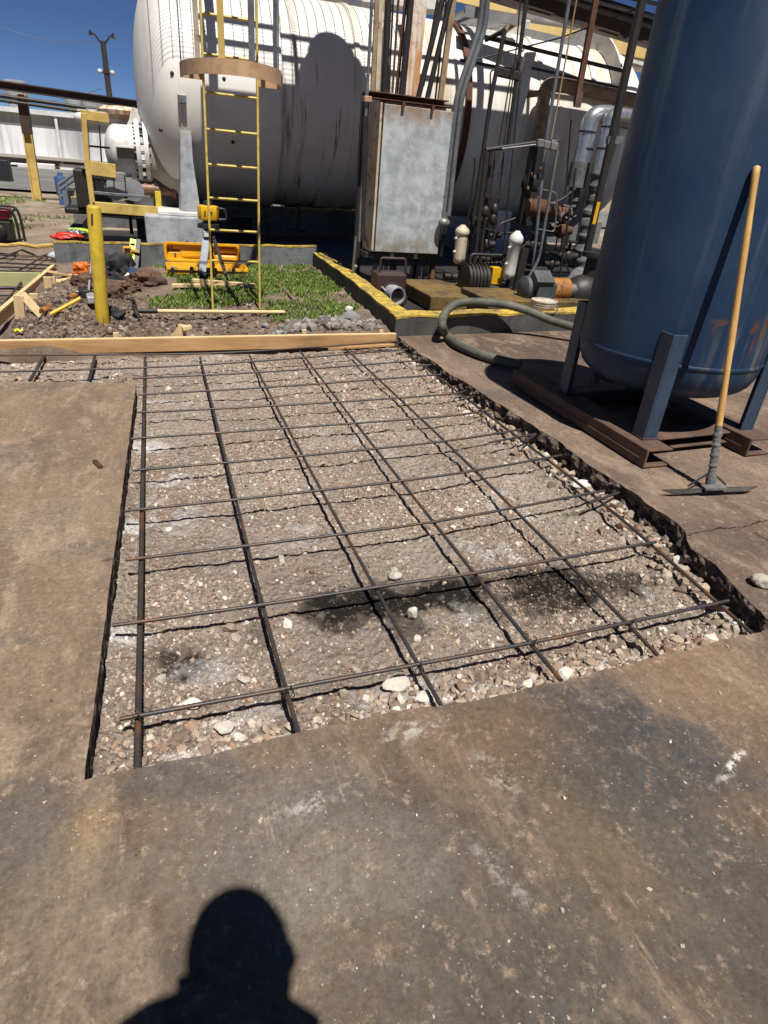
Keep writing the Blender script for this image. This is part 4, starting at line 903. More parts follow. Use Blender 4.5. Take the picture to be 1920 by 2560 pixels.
# ================================================================== FLOOR SCRAPER
B = G(1775, 1216, .025); T = oncyl(1889, 436, BR+.02)
sq = thing('floor_scraper', B, 'long handled floor scraper with wooden handle leaning on the blue tank', 'scraper')
d = (T-B).normalized(); T2 = T+d*.03
m = MB(); n = 40; m.tube([B+(T2-B)*(.20+.80*k/n) for k in range(n+1)]+[T2+d*.006, T2+d*.010], [.0175+.001*math.sin(k*.5) for k in range(n+1)]+[.014, .006], 16); m.build('handle', 'handle', sq, 60)
m = MB(); pts = [B+(T2-B)*(.015+.195*k/30) for k in range(31)]; m.tube(pts, [.0215+.0035*math.sin(k*2.3)+.002*math.sin(k*5.1) for k in range(31)], 14); m.build('mortar_crust', 'mortar', sq, 60)
bl_, br_ = G(1656, 1226, .038), G(1894, 1217, .038); fl_, fr_ = G(1681, 1235, .020), G(1864, 1230, .020)
u = (br_-bl_).normalized(); m = MB(); th = V(0, 0, .006); mid = V(0, .012, .022)
bk0, bk1 = bl_.lerp(br_, .06)+mid, bl_.lerp(br_, .94)+mid
m.add([bl_, br_, fr_, fl_, bl_+th, br_+th, fr_+th, fl_+th], [(0, 1, 2, 3), (7, 6, 5, 4), (0, 4, 5, 1), (1, 5, 6, 2), (2, 6, 7, 3), (3, 7, 4, 0)])
m.build('blade', 'dark_steel', sq, 0, .001)
m = MB(); cbl = B+V(0, .0, -.0); m.beam(bl_.lerp(br_, .40)+V(0, -.01, .012), bl_.lerp(br_, .62)+V(0, -.01, .012), .05, .014); m.tube([B+V(0, 0, -.004), B+d*.06], .028, 12); m.build('socket', 'mortar', sq, 40)
m = MB(); p0 = bl_.lerp(br_, .30)+V(0, .03, .005); m.tube([p0, B+d*.07+V(-.02, .01, 0)], .006, 6); m.tube([bl_.lerp(br_, .70)+V(0, .03, .005), B+d*.07+V(.02, .01, 0)], .006, 6); m.build('brace', 'dark_steel', sq, 40)

# ================================================================== HOSE
hp = [PY(1500, 838, 5.35), PY(1418, 813, 5.55), PY(1375, 800, 5.68), PY(1320, 777, 5.80), PY(1265, 762, 5.87), PY(1203, 755, 5.90), PY(1150, 757, 5.90), PY(1122, 772, 5.86), PY(1108, 794, 5.78), PY(1106, 815, 5.62), G(1117, 839, .05), G(1143, 861, .048), G(1190, 882, .048), G(1240, 898, .048), G(1300, 912, .048)]
sm = []
for i in range(len(hp)-1):
    a = hp[max(0, i-1)]; b = hp[i]; c = hp[i+1]; e = hp[min(len(hp)-1, i+2)]
    for k in range(10):
        t = k/10; sm.append(.5*((2*b)+(c-a)*t+(2*a-5*b+4*c-e)*t*t+(3*b-a-3*c+e)*t**3))
sm.append(hp[-1]); L = [0]
for i in range(1, len(sm)): L.append(L[-1]+(sm[i]-sm[i-1]).length)
fin = []; rs = []; N = int(L[-1]/.011); j = 0
for k in range(N+1):
    dd = L[-1]*k/N
    while j < len(L)-2 and L[j+1] < dd: j += 1
    fin.append(sm[j].lerp(sm[j+1], (dd-L[j])/max(1e-9, L[j+1]-L[j]))); rs.append(.043 if k % 2 else .0395)
m = MB(); m.tube(fin, rs, 16); single(m, 'suction_hose', 'hose', hp[10], 'thick ribbed grey green hose looping over the yellow topped curb', 'hose', None, 70)

# ================================================================== LADDER WITH CAGE
ld0 = G(532, 780, 0); ld1 = G(649, 768, 0); LY = (ld0.y+ld1.y)/2
lad = thing('caged_ladder', (ld0+ld1)/2, 'yellow caged access ladder rising from the grass in front of the white tank', 'ladder')
zl0 = soil_h(np.array(ld0.x), np.array(LY)); ztopl = 5.3
def stl(side, z):
    a = PY(*((532, 777) if side == 0 else (649, 766)), LY); b = PY(*((502, 40) if side == 0 else (641, 0)), LY); t = (z-a.z)/(b.z-a.z); return a.lerp(b, t)
for sd in (0, 1):
    m = MB(); m.beam(stl(sd, float(zl0)-.05), stl(sd, ztopl), .022, .038, (0, 1, 0)); m.build('stile', 'yellow_ladder', lad, 0, .004)
zr = []
for py in (32, 133, 230, 323, 409, 494, 575, 651):
    t = (py-777)/(40-777); p = PY(532+(502-532)*t, py, LY); zr.append(p.z)
st = (zr[0]-zr[-1])/7; print('rung step', st*S, 'ladder Y', LY, 'width', (ld1.x-ld0.x)*S)
zz = [zr[-1]+st*k for k in range(0, 12)]
for z in zz:
    if z < ztopl-.1:
        m = MB(); m.tube([stl(0, z), stl(1, z)], .0125, 8); m.build('rung', 'yellow_ladder', lad, 40)
cx = (stl(0, 2.3).x+stl(1, 2.3).x)/2
def hoop(z, rx, ry, mat):
    m = MB(); N = 40; hw = .058; th = .008; vs = []
    for k in range(N+1):
        a = math.pi*(1+k/N); c = V(cx+math.cos(a)*rx, LY+math.sin(a)*ry, z); o = V(math.cos(a), math.sin(a), 0)*th
        vs += [c+V(0, 0, -hw), c+V(0, 0, hw), c+o+V(0, 0, hw), c+o+V(0, 0, -hw)]
    m.add(vs, [(4*k+i, 4*k+(i+1) % 4, 4*k+4+(i+1) % 4, 4*k+4+i) for k in range(N) for i in range(4)]+[(3, 2, 1, 0), (4*N, 4*N+1, 4*N+2, 4*N+3)])
    for sd in (0, 1):
        p = stl(sd, z); e = V(cx-rx if sd == 0 else cx+rx, LY, z); m.beam(e, p, .008, 2*hw, (0, 0, 1))
    m.build('cage_hoop', mat, lad, 40)
pl, pr = PY(457, 165, LY-.1), PY(712, 208, LY-.1); zh = (PY(585, 178, LY-.75).z+pl.z)/2
rx = (pr.x-pl.x)/2*.97; print('hoop', zh, rx, cx)
hoop(zh, rx, .80, 'tan_hoop')
for z in (zh+1.45, zh+2.9): hoop(z, rx, .80, 'tan_hoop')
for a, mt in ((182, 'grey_steel'), (222, 'cream_steel'), (250, 'yellow_pale'), (282, 'grey_steel'), (318, 'grey_steel'), (358, 'grey_steel')):
    c, s_ = math.cos(rad(a)), math.sin(rad(a)); R = Matrix.Rotation(rad(a-270), 3, 'Z'); m = MB(); x, y = cx+c*(rx-.006), LY+s_*(.80-.006)
    m.box((x, y, (zh-.05+ztopl)/2), (.055, .008, ztopl-zh+.05), R); m.build('cage_strip', mt, lad, 0)

# ================================================================== WHITE HORIZONTAL TANK
TY, TZ, TR = 13.86, 2.32, 1.655
ht = thing('horizontal_tank', (0, TY, 0), 'huge weathered white horizontal tank with rust streaks behind the yellow ladder', 'tank')
ax = V(1, 0, 0); xl = .62; xj = 2.22; xr = 9.25
def tl(prof, name, mat, sm=40, seg=128, parent=None):
    m = MB(); m.lathe(prof, (0, TY, TZ), ax, seg=seg, caps=False); return m.build(name, mat, parent or ht, sm)
RJ = TR+.075
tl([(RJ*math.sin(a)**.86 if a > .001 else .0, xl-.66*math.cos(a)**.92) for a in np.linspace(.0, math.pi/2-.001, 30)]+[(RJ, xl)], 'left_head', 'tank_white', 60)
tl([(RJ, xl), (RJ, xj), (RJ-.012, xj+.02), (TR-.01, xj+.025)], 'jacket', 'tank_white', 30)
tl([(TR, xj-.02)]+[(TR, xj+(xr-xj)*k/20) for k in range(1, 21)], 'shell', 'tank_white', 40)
tl([(TR*math.cos(a), xr+.75*math.sin(a)) for a in np.linspace(0, 1.56, 14)], 'right_head', 'tank_white', 60)
tl([(RJ+.002, xl-.012), (RJ+.010, xl), (RJ+.002, xl+.012)], 'weld_seam', 'tank_white', 80)
for x, w, mt in ((1.05, .035, 'tank_white'),):
    tl([(RJ+.001, x-w), (RJ+.012, x-w), (RJ+.012, x+w), (RJ+.001, x+w)], 'jacket_band', mt, 20)
rr_ = tl([(TR+.002, 5.55), (TR+.06, 5.55), (TR+.06, 5.66), (TR+.002, 5.66)], 'girth_ring', 'rust', 20)
for x in (3.55, 7.15, 8.3): tl([(TR+.002, x-.05), (TR+.022, x-.05), (TR+.022, x+.05), (TR+.002, x+.05)], 'shell_band', 'tank_white', 20)
m = MB(); m.lathe([(TR+.02, 8.72), (TR+.30, 8.72), (TR+.30, 8.76), (TR+.02, 8.76)], (0, TY, TZ), ax, seg=96, caps=False); m.build('end_flange', 'white_paint', ht, 20)
# jacket lugs and plug holes
for px, py in ((430, 183), (560, 197), (582, 355), (402, 325)):
    d = ray(px, py); d = d/np.linalg.norm(d); o = CAM-np.array([0, TY, TZ]); A = d[1]**2+d[2]**2; b = o[1]*d[1]+o[2]*d[2]; c = o[1]**2+o[2]**2-RJ**2; disc = b*b-A*c
    if disc > 0:
        p = Vector(CAM+d*((-b-math.sqrt(disc))/A)); m = MB(); m.ball(p, .03, (1, .6, 1), 10, 8); m.build('plug', 'dark_steel', ht, 60)
p = PY(455, 248, TY-RJ-.02); m = MB(); m.box(p, (.13, .10, .12)); m.build('name_plate_bracket', 'grey_steel', ht, 0, .008)
# saddles
def saddle(x, w0, mt):
    m = MB(); m.beam((x, TY, .45), (x, TY, TZ-.9), 2.5, .12, (1, 0, 0)); m.build('saddle', mt, ht, 0, .01)
# front end plate of the left saddle: tapered web hugging the shell
a0, a1 = PY(451, 330, 12.16), PY(478, 330, 12.16); b0, b1 = PY(452, 538, 12.16), PY(503, 538, 12.16)
m = MB(); y0 = 12.12
def sy(z): return TY-math.sqrt(max(.01, RJ**2-(z-TZ)**2))
vs = []; N = 14
for k in range(N+1):
    t = k/N; z = a0.z+(b0.z-a0.z)*t; xL = a0.x+(b0.x-a0.x)*t; xR = a1.x+(b1.x-a1.x)*max(0, (t-.30)/.70)
    yf = min(sy(z)-.02, 12.19) if t < .6 else 12.17
    vs += [(xL, yf, z), (xR, yf, z), (xR, yf+.9, z), (xL, yf+.9, z)]
m.add(vs, [(4*k+i, 4*k+(i+1) % 4, 4*k+4+(i+1) % 4, 4*k+4+i) for k in range(N) for i in range(4)]+[(0, 1, 2, 3), (4*N+3, 4*N+2, 4*N+1, 4*N)]); m.build('saddle', 'pier', ht, 30)
m = MB(); m.beam((6.9, 12.6, .3), (6.9, 15, .3), .35, 1.2); m.build('saddle', 'white_paint', ht, 0, .01)
p0, p1 = PY(360, 537, 12.0), PY(507, 537, 12.0)
pier = thing('concrete_pier', ((p0.x+p1.x)/2, 12.6, 0), 'grey painted concrete pier carrying the left saddle of the white tank', 'pier')
m = MB(); m.box(((p0.x+p1.x)/2, 12.75, (p0.z-.25)/2), (p1.x-p0.x, 1.5, p0.z+.25)); m.build('block', 'pier', pier, 0, .03)
m = MB(); m.box(((p0.x+p1.x)/2+.1, 12.75, p0.z+.035), (p1.x-p0.x-.24, 1.3, .07)); m.build('grout_pad', 'white_paint', pier, 0, .015)
m = MB(); m.box((6.9, 13.8, .1), (.8, 2.6, .5)); single(m, 'concrete_pier', 'pier', (6.9, 13.8, 0), 'concrete pier under the right half of the white tank, behind the pipework', 'pier', None, 0, .02)
# little drain leg below shell
a = PY(746, 515, 13.4); m = MB(); m.beam(a+V(0, 0, .06), a-V(0, 0, .42), .09, .09); m.beam(a-V(.14, 0, .42), a-V(-.14, 0, .42), .2, .06); m.build('drain_leg', 'dark_steel', ht, 0, .01)

# small drum on the left end
DY = 13.3; c0 = PY(268, 372, DY); c1 = PY(352, 384, DY); dr = .40; cz = (c0.z+c1.z)/2
dm = thing('small_drum', (c0.x, DY, cz-dr), 'small white horizontal drum with bolted flange at the left end of the big tank', 'drum')
m = MB(); m.lathe([(dr*math.sin(a), c0.x+.16-.20*math.cos(a)) for a in np.linspace(.01, math.pi/2, 12)]+[(dr, c1.x)], (0, DY, cz), ax, seg=64, caps=False); m.build('shell', 'white_paint', dm, 50)
for k, x in enumerate((c1.x-.03, c1.x+.10)):
    m = MB(); m.lathe([(dr-.02, x-.035), (dr+.10, x-.035), (dr+.10, x+.035), (dr-.02, x+.035)], (0, DY, cz), ax, seg=64); m.build('flange', 'white_clean', dm, 25)
for k in range(20):
    a = 2*math.pi*k/20; m = MB(); p = V(c1.x+.035, DY+math.cos(a)*(dr+.055), cz+math.sin(a)*(dr+.055)); m.tube([p-ax*.13, p+ax*.13], .022, 6); m.build('bolt', 'dark_steel', dm, 30)
m = MB(); m.prism([(-.16, 0), (.16, 0), (.09, .12), (.05, .26), (0, .30), (-.05, .26), (-.09, .12)], (c0.x+.50, DY-.03, cz+dr-.03), (1, 0, 0), (0, 0, 1), -.05); m.build('lifting_lug', 'white_clean', dm, 30)
m = MB(); m.box((c0.x+.33, DY-dr+.005, cz-.02), (.34, .05, .16), Matrix.Rotation(.05, 3, 'X')); m.build('nameplate', 'dark_steel', dm, 0, .005)
m = MB(); m.beam((c0.x+.52, DY, cz-dr-.42), (c0.x+.52, DY, cz-dr+.1), .34, .5); m.build('support', 'white_paint', dm, 0, .01)
m = MB(); m.lathe([(dr+.04, c1.x+.13), (dr+.25, xl-.1), (dr+.3, xl+.1)], (0, DY, cz-.05), ax, seg=48, caps=False); m.build('transition_cone', 'tank_white', dm, 50)
# rusty topped stub behind the drum
a = PY(312, 345, 15.5); b = PY(306, 285, 15.5); st = thing('vent_stub', a, 'white vent stub with a rusty flaking cap behind the small drum', 'vent pipe')
m = MB(); m.lathe([(.24, -.6), (.24, (b.z-a.z)-.02)], a, seg=24); m.build('pipe', 'white_paint', st, 40)
m = MB(); m.lathe([(.30, (b.z-a.z)-.10), (.42, (b.z-a.z)-.02), (.44, (b.z-a.z)+.05), (.36, (b.z-a.z)+.11), (.1, (b.z-a.z)+.13)], a, seg=24); m.build('cap', 'rusty_white', st, 40)

# yellow platform at the left end
PYF = 12.35
pf = thing('yellow_platform', PY(300, 520, PYF), 'small yellow channel platform with guard grid below the white drum', 'platform')
def pbeam(name, a, b, w, t, mat, parent, up=(0, 1, 0)):
    m = MB(); m.beam(a, b, w, t, up); return m.build(name, mat, parent, 0, .006)
z_ = lambda px, py, Y=PYF: PY(px, py, Y)
pbeam('post', z_(209, 283), z_(219, 424), .08, .08, 'yellow_pale', pf); pbeam('post', z_(221, 424), z_(232, 512), .08, .08, 'yellow_pale', pf)
pbeam('post', z_(394, 478, 12.9), z_(404, 612, 12.9), .10, .10, 'yellow', pf)
pbeam('beam', z_(203, 333-47), z_(272, 296), .06, .13, 'yellow_pale', pf, (0, 0, 1))
pbeam('beam', z_(213, 418), z_(290, 428), .06, .20, 'yellow_pale', pf, (0, 0, 1)); pbeam('beam', z_(233, 517), z_(396, 530), .08, .16, 'yellow_pale', pf, (0, 0, 1))
pbeam('handrail', z_(230, 481), z_(376, 494), .045, .045, 'grey_steel', pf, (0, 0, 1))
for px in (217, 247): pbeam('guard_bar', z_(px, 338-46, 12.6), z_(px+7, 408, 12.6), .022, .03, 'dark_steel', pf)
for py in (364, 405): pbeam('guard_bar', z_(214, py, 12.6), z_(275, py+6, 12.6), .022, .03, 'dark_steel', pf, (0, 0, 1))
for px in (228, 255, 283, 311): pbeam('guard_bar', z_(px, 436, 12.7), z_(px+4, 482, 12.7), .02, .03, 'dark_steel', pf)
pbeam('toe_board', z_(225, 433, 12.75), z_(315, 444, 12.75), .03, .14, 'grate', pf, (0, 0, 1))
for k, (px, py) in enumerate(((206, 288), (228, 288), (252, 294))):
    a = z_(px, py+6, 12.6); m = MB(); m.ball(a, .11, (1.2, .6, .7), 14, 8); m.box(a+V(.02, .0, .1), (.16, .06, .03)); m.build('light_guard', 'white_clean', pf, 40)
m = MB(); m.beam(z_(232, 532, 13.9), z_(380, 545, 13.9), .8, .04, (0, 0, 1)); m.build('deck', 'grate', pf, 0)
# machinery beneath drum
a = z_(310, 470, 13.1); mc = thing('burner_skid', a, 'dark burner machinery standing under the small white drum', 'machine')
m = MB(); m.box(a+V(-.5, .1, -.05), (.55, .5, .6)); m.box(a+V(.75, .1, -.1), (.5, .5, .8)); m.box(a+V(0, .2, -.4), (2.0, .6, .1)); m.build('body', 'dark_steel', mc, 0, .03)
for k in range(2):
    m = MB(); m.lathe([(.01, -.02), (.17, 0), (.17, .1), (.15, .14)], a+V(-.14+k*.3, -.2, -.02), (0, 1, 0), seg=24); m.build('cover_plate', 'grate', mc, 40)
m = MB(); m.lathe([(.12, -.05), (.12, .5), (.16, .5), (.16, .56)], a+V(.3, -.05, .0), ax, seg=20); m.build('valve_body', 'bellows', mc, 40)
# far left bits in the containment: dark engine
a = PY(378, 572, 13.6); m = MB(); m.box(a, (.5, .4, .35)); m.tube(fillet([a+V(-.35, -.1, -.1), a+V(-.35, -.1, .3), a+V(.2, -.1, .3), a+V(.3, -.1, .0)], .08), .03, 8); m.ball(a+V(-.1, -.22, 0), .14, (1, .6, 1), 12, 8); single(m, 'small_engine', 'dark_steel', a, 'small dark engine with tube frame in the pit beside the pier', 'engine', None, 30, .01)

# ================================================================== GALVANISED CABINET, RUSTY CHANNEL AND CONDUITS
CY = 8.6
TL, TR_, BL_, BR_ = PY(948, 249, CY), PY(1134, 274, CY), PY(937-9, 631, CY), PY(1096, 636, CY)
x0, x1 = (TL.x+BL_.x)/2, (TR_.x+BR_.x)/2; zb, zt = (BL_.z+BR_.z)/2, (TL.z+TR_.z)/2; dp = .40
cab = thing('electrical_cabinet', (x0, CY, zb), 'tall mottled galvanised cabinet hanging in front of the white tank', 'cabinet'); print('cab', x0, x1, zb, zt)
m = MB(); m.box(((x0+x1)/2, CY+dp/2+.02, (zb+zt)/2), (x1-x0, dp-.04, zt-zb)); m.build('body', 'cream_steel', cab, 0, .008)
m = MB(); m.box(((x0+x1)/2+.02, CY-.004, (zb+zt)/2-.01), (x1-x0-.07, .035, zt-zb-.04)); m.build('door', 'galv', cab, 0, .006)
m = MB(); m.box((x0+.017, CY-.006, (zb+zt)/2-.01), (.03, .04, zt-zb-.03)); m.build('hinge_angle', 'cream_steel', cab, 0, .004)
for k in range(6):
    m = MB(); m.tube([(x1-.006, CY-.02, zb+.2+k*.27), (x1-.006, CY-.02, zb+.28+k*.27)], .014, 8); m.build('door_clamp', 'fitting', cab, 40)
for xx in (x0+.32, x0+.67): m = MB(); m.box((xx, CY+.04, zb-.03), (.05, .06, .06)); m.build('bottom_lug', 'grate', cab, 0, .005)
# support frame
zf = zc(2.8, 8.7)-.06
fr = thing('support_frame', (x0, CY+.5, zf), 'dark steel frame carrying the galvanised cabinet', 'steel frame')
for xx in (x0-.05, x1-.12): pbeam('post', V(xx, CY+.47, zf), V(xx, CY+.47, zt+.1), .09, .09, 'dark_steel', fr)
pbeam('crossbar', V(x0-.05, CY+.47, zb-.06), V(x1, CY+.47, zb-.06), .08, .08, 'dark_steel', fr, (0, 0, 1)); pbeam('crossbar', V(x0-.05, CY+.22, zb-.05), V(x1, CY+.22, zb-.05), .3, .07, 'dark_steel', fr, (0, 0, 1))
pbeam('post', V(x0+.45, CY+.3, zf), V(x0+.45, CY+.3, zb-.05), .09, .06, 'rust', fr)
a, b = PY(926, 233, CY), PY(1120, 264, CY); zz_ = (a.z+b.z)/2
ch = thing('rusty_channel', (a.x, CY, zz_), 'rusty brown steel channel across the top of the galvanised cabinet', 'steel channel'); m = MB(); m.channel(V(a.x, CY+.05, zz_), V(b.x, CY+.05, zz_), .16, .075, .012); m.build('channel', 'rust', ch, 0, .004)
for px in (1008, 1082): p = PY(px, 258, CY-.03); m = MB(); m.box(V(p.x, CY-.04, zz_-.06), (.04, .05, .06)); m.build('clip', 'rust', ch, 0)
a = PY(918, 248, CY); m = MB(); m.box((a.x, CY, a.z), (.09, .10, .06)); single(m, 'conduit_clamp', 'tan_hoop', a, 'small tan clamp block left of the cabinet top', 'clamp', None, 0, .006)
def up(px0, py0, px1, Y, w, mat, name, label, cat, round_=True, zb_=None, group='conduits and posts above the cabinet', ztop_=5.1, parent=None):
    """upright through (px0, py0); px1 is its pixel at the top of the photo"""
    a = PY(px0, py0, Y); b = PY(px1, 0, Y)
    b = a+(b-a)*((ztop_-a.z)/(b.z-a.z)); ww = wu(w, a)
    if zb_ is not None: d = (b-a); a = a+d*((zb_-a.z)/d.z)
    m = MB()
    if round_: m.tube([a, b], ww/2, 12)
    else: m.beam(a, b, ww, ww*.7, (0, 1, 0))
    return single(m, name, mat, a, label, cat, group, 40)
up(917, 246, 930, CY+.0, 8, 'grey_steel', 'conduit', 'slim grey conduit running down along the left edge of the cabinet', 'conduit', True, .62)
up(931, 230, 942, CY+.1, 10, 'tan_pipe', 'steel_post', 'leftmost brown post standing on the rusty channel', 'post', False)
up(943, 230, 953, CY+.13, 11, 'cream_steel', 'steel_post', 'cream post standing on the rusty channel beside the brown one', 'post', False)
up(961, 230, 971, CY+.1, 17, 'dark_steel', 'conduit', 'thick dark conduit standing on the rusty channel', 'conduit')
up(981, 232, 996, CY+.1, 6, 'rust', 'conduit', 'slim rusty brown conduit right of the thick dark one', 'conduit')
up(991, 234, 1014, CY+.15, 9, 'rust', 'conduit', 'rusty conduit directly left of the stained white tray', 'conduit')
up(1003, 236, 1027, CY+.05, 14, 'dark_steel', 'conduit', 'thick brown black conduit touching the stained white tray', 'conduit')
up(1025, 240, 1048, CY+.10, 33, 'rusty_white', 'cable_tray', 'wide white cable tray streaked with orange rust above the cabinet', 'cable tray', False)
up(1046, 242, 1106, CY+.02, 14, 'dark_steel', 'conduit', 'thick black conduit leaning right from beside the white tray', 'conduit', True, None, 'conduits and posts above the cabinet', 3.6)
up(1058, 215, 1094, CY+.2, 7, 'dark_steel', 'conduit', 'thin black conduit leaning right behind the white tray', 'conduit', True, None, 'conduits and posts above the cabinet', 3.6)
up(1068, 246, 1126, CY+.05, 13, 'dark_steel', 'conduit', 'second thick black conduit leaning right above the cabinet', 'conduit', True, None, 'conduits and posts above the cabinet', 3.6)
up(1100, 252, 1133, CY+.12, 13, 'tan_pipe', 'steel_post', 'rightmost brown post standing on the rusty channel', 'post', False, None, 'conduits and posts above the cabinet', 3.6)
for k, (dxp, lab) in enumerate(((0, 'left one of two thick grey conduits bending beside the cabinet'), (13, 'right one of two thick grey conduits bending beside the cabinet'))):
    pts = [PY(1108+dxp, 540, CY-.02*k), PY(1133+dxp, 310, CY), PY(1142+dxp, 240, CY), PY(1158+dxp, 190, CY), PY(1190+dxp, 100, CY), PY(1200+dxp, 60, CY), PY(1206+dxp, 0, CY), PY(1212+dxp, -60, CY)]
    o = thing('conduit', pts[0], lab, 'conduit', 'thick grey bent conduits'); m = MB(); m.tube(fillet(pts, .3), wu(13, pts[1])/2, 14); m.build('pipe', 'grey_steel', o, 60)
    if k == 1:
        m = MB(); m.tube([PY(1112, 532, CY), PY(1106, 585, CY)], wu(21, pts[1])/2, 16); m.build('coupling', 'grey_steel', o, 40)
        m = MB(); m.ball(PY(1110, 557, CY-.1), .07, (1.2, 1, .9), 12, 8); m.build('cap', 'fitting', o, 60)
        m = MB(); m.tube([PY(1106, 583, CY), PY(1101, 640, CY+.05)], wu(13, pts[1])/2, 12); m.build('flexible_tail', 'black_plastic', o, 60)
# conduit hubs hanging below cabinet
def hub(px0, px1, py0, py1, label, mat='fitting', Y=CY+.18):
    a = PY((px0+px1)/2, py0, Y); b = PY((px0+px1)/2-2, py1, Y); w = wu(px1-px0, a)/2; L = (a-b).length
    o = cab; m = MB(); m.tube([a+V(0, 0, .0), a-V(0, 0, .02), a-V(0, 0, L*.12), a-V(0, 0, L*.5), a-V(0, 0, L*.88), a-V(0, 0, L)], [w*.45, w*.75, w, w, w, w*.6], 14); o = m.build('conduit_body', mat, o, 50)
    m = MB(); m.beam(a-V(0, w*.98, L*.2), a-V(0, w*.98, L*.8), w*1.1, .012, (0, 1, 0)); m.build('cover', mat, o, 0, .004); m = MB(); m.tube([a-V(0, 0, .01), V(a.x, a.y, zb-.04)], w*.5, 10); m.build('nipple', 'dark_steel', o, 50)
hub(932, 944, 658, 692, 'leftmost fat conduit body under the cabinet'); hub(949, 958, 662, 690, 'second conduit body from the left under the cabinet'); hub(961, 970, 663, 690, 'third conduit body from the left under the cabinet'); hub(975, 984, 664, 692, 'brownish fourth conduit body from the left under the cabinet', 'bellows')
hub(1026, 1033, 665, 690, 'thin short conduit body in the middle under the cabinet'); hub(1042, 1056, 658, 702, 'long conduit body, left of the pair on the right under the cabinet'); hub(1058, 1072, 659, 702, 'long conduit body, right of the pair on the right under the cabinet'); hub(1073, 1090, 660, 711, 'largest, rightmost conduit body under the cabinet', 'bellows')
a = PY(884, 655, CY); m = MB(); m.tube([a, a-V(0, 0, .14)], .018, 8); m.ball(a-V(-.03, 0, .06), .03); m.tube([PY(890, 590, CY), a], .012, 8); single(m, 'gas_fitting', 'fitting', a, 'small bright valve fitting left of the cabinet legs', 'fitting')
a0_, b0_ = PY(917, 245, CY), PY(905, 640, CY); m = MB(); m.tube([PY(914, 290, CY), PY(905, 600, CY)], .035, 10); single(m, 'conduit', 'dark_steel', a0_, 'dark conduit beside the left side of the cabinet, reaching down to its bottom', 'conduit')
# valve with camlock lying on the curb
a = PY(968, 700, 7.7); vl = thing('camlock_valve', a, 'maroon butterfly valve with an open steel camlock mouth above the curb', 'valve')
m = MB(); m.box(a+V(.02, 0, -.05), (.40, .25, .30)); m.build('body', 'maroon', vl, 0, .03); m = MB(); m.lathe([(.17, -.02), (.17, .06), (.12, .06), (.12, .2)], a+V(.03, -.12, -.17), (.12, -1, -.05), seg=28); m.build('flange', 'maroon', vl, 40)
p = PY(985, 735, 7.42); q_ = PY(972, 730, 7.62); dd = (p-q_); m = MB(); m.lathe([(.085, -.16), (.085, -.02), (.105, -.02), (.105, .10), (.092, .10), (.088, .02), (.088, -.10)], p, (.16, -1, -.06), seg=32, caps=False); m.build('coupling', 'silver', vl, 40)
m = MB(); m.lathe([(.001, -.10), (.088, -.10)], p, (.16, -1, -.06), seg=24, caps=False); m.build('bore', 'black_plastic', vl, 0)
m = MB(); m.tube(fillet([a+V(-.12, -.05, .1), a+V(-.12, -.05, .26), a+V(.2, -.05, .26), a+V(.22, -.05, .1)], .03), .015, 8); m.build('handle', 'maroon', vl, 50)
pbeam('stand', a+V(.02, .05, -.2), V(a.x, a.y+.05, zc(a.x, a.y)-.06), .12, .12, 'dark_steel', vl)
for sgn in (-1, 1): m = MB(); m.beam(p+V(sgn*.105, .02, .03), p+V(sgn*.125, .12, .06), .02, .014); m.build('cam_lever', 'silver', vl, 0)

# ================================================================== PIPEWORK RIGHT OF THE CABINET
def pp(name, pts, wpx, mat, label, cat, rr=.12, seg=14, extra=None, group=None):
    """pts: (px, py, Y) ; wpx: width in photo pixels at the first point"""
    P = [PY(*p) for p in pts]; r = wu(wpx, P[0])/2; o = thing(name, P[0], label, cat, group); m = MB(); m.tube(fillet(P, rr, 8), r, seg); m.build('pipe', mat, o, 60)
    return o, P, r
def ring(P, d, r, w, mat, par, name='joint_band'):
    m = MB(); m.lathe([(r, -w/2), (r*1.06, -w/2), (r*1.06, w/2), (r, w/2)], P, d, seg=20, caps=False); m.build(name, mat, par, 30)
# tan lagged pipe
o, P, r = pp('lagged_pipe', [(1330, 470, 12.0), (1364, 212, 12.0), (1400, 212, 12.0), (1640, 262, 12.0)], 30, 'tan_pipe', 'tan lagged pipe with an elbow in front of the white tank shell', 'pipe', .22, 20)
for (px, py) in ((1356, 262), (1348, 330), (1342, 378)): ring(PY(px, py, 12.0), P[1]-P[0], r, .05, 'tan_pipe', o)
for (px, py) in ((1432, 219), (1510, 235)): ring(PY(px, py, 12.0), P[3]-P[2], r, .05, 'tan_pipe', o)
pbeam('support_arm', PY(1312, 238, 12.05), PY(1350, 233, 12.0), .05, .10, 'tan_pipe', o, (0, 0, 1))
# silver jacketed pipes
o, P, r = pp('jacketed_pipe', [(1448, 425, 9.2), (1478, 288, 9.2), (1520, 285, 9.2), (1640, 320, 9.2)], 40, 'aluminium', 'shiny silver jacketed pipe with a bend, left one beside the blue tank', 'pipe', .36, 24)
for (px, py) in ((1468, 330), (1462, 372)): ring(PY(px, py, 9.2), P[1]-P[0], r, .025, 'dark_steel', o)
m = MB(); a, b = PY(1452, 405, 9.2), PY(1438, 468, 9.2); m.tube([a, b], r*1.18, 20); m.build('lagging_sleeve', 'lag', o, 40)
o, P, r = pp('jacketed_pipe', [(1497, 430, 8.9), (1528, 288, 8.9), (1560, 290, 8.9), (1660, 312, 8.9)], 34, 'aluminium', 'second silver jacketed pipe, right one, close to the blue tank edge', 'pipe', .25, 24)
for (px, py) in ((1510, 372), (1522, 318)): ring(PY(px, py, 8.9), P[1]-P[0], r, .025, 'dark_steel', o)
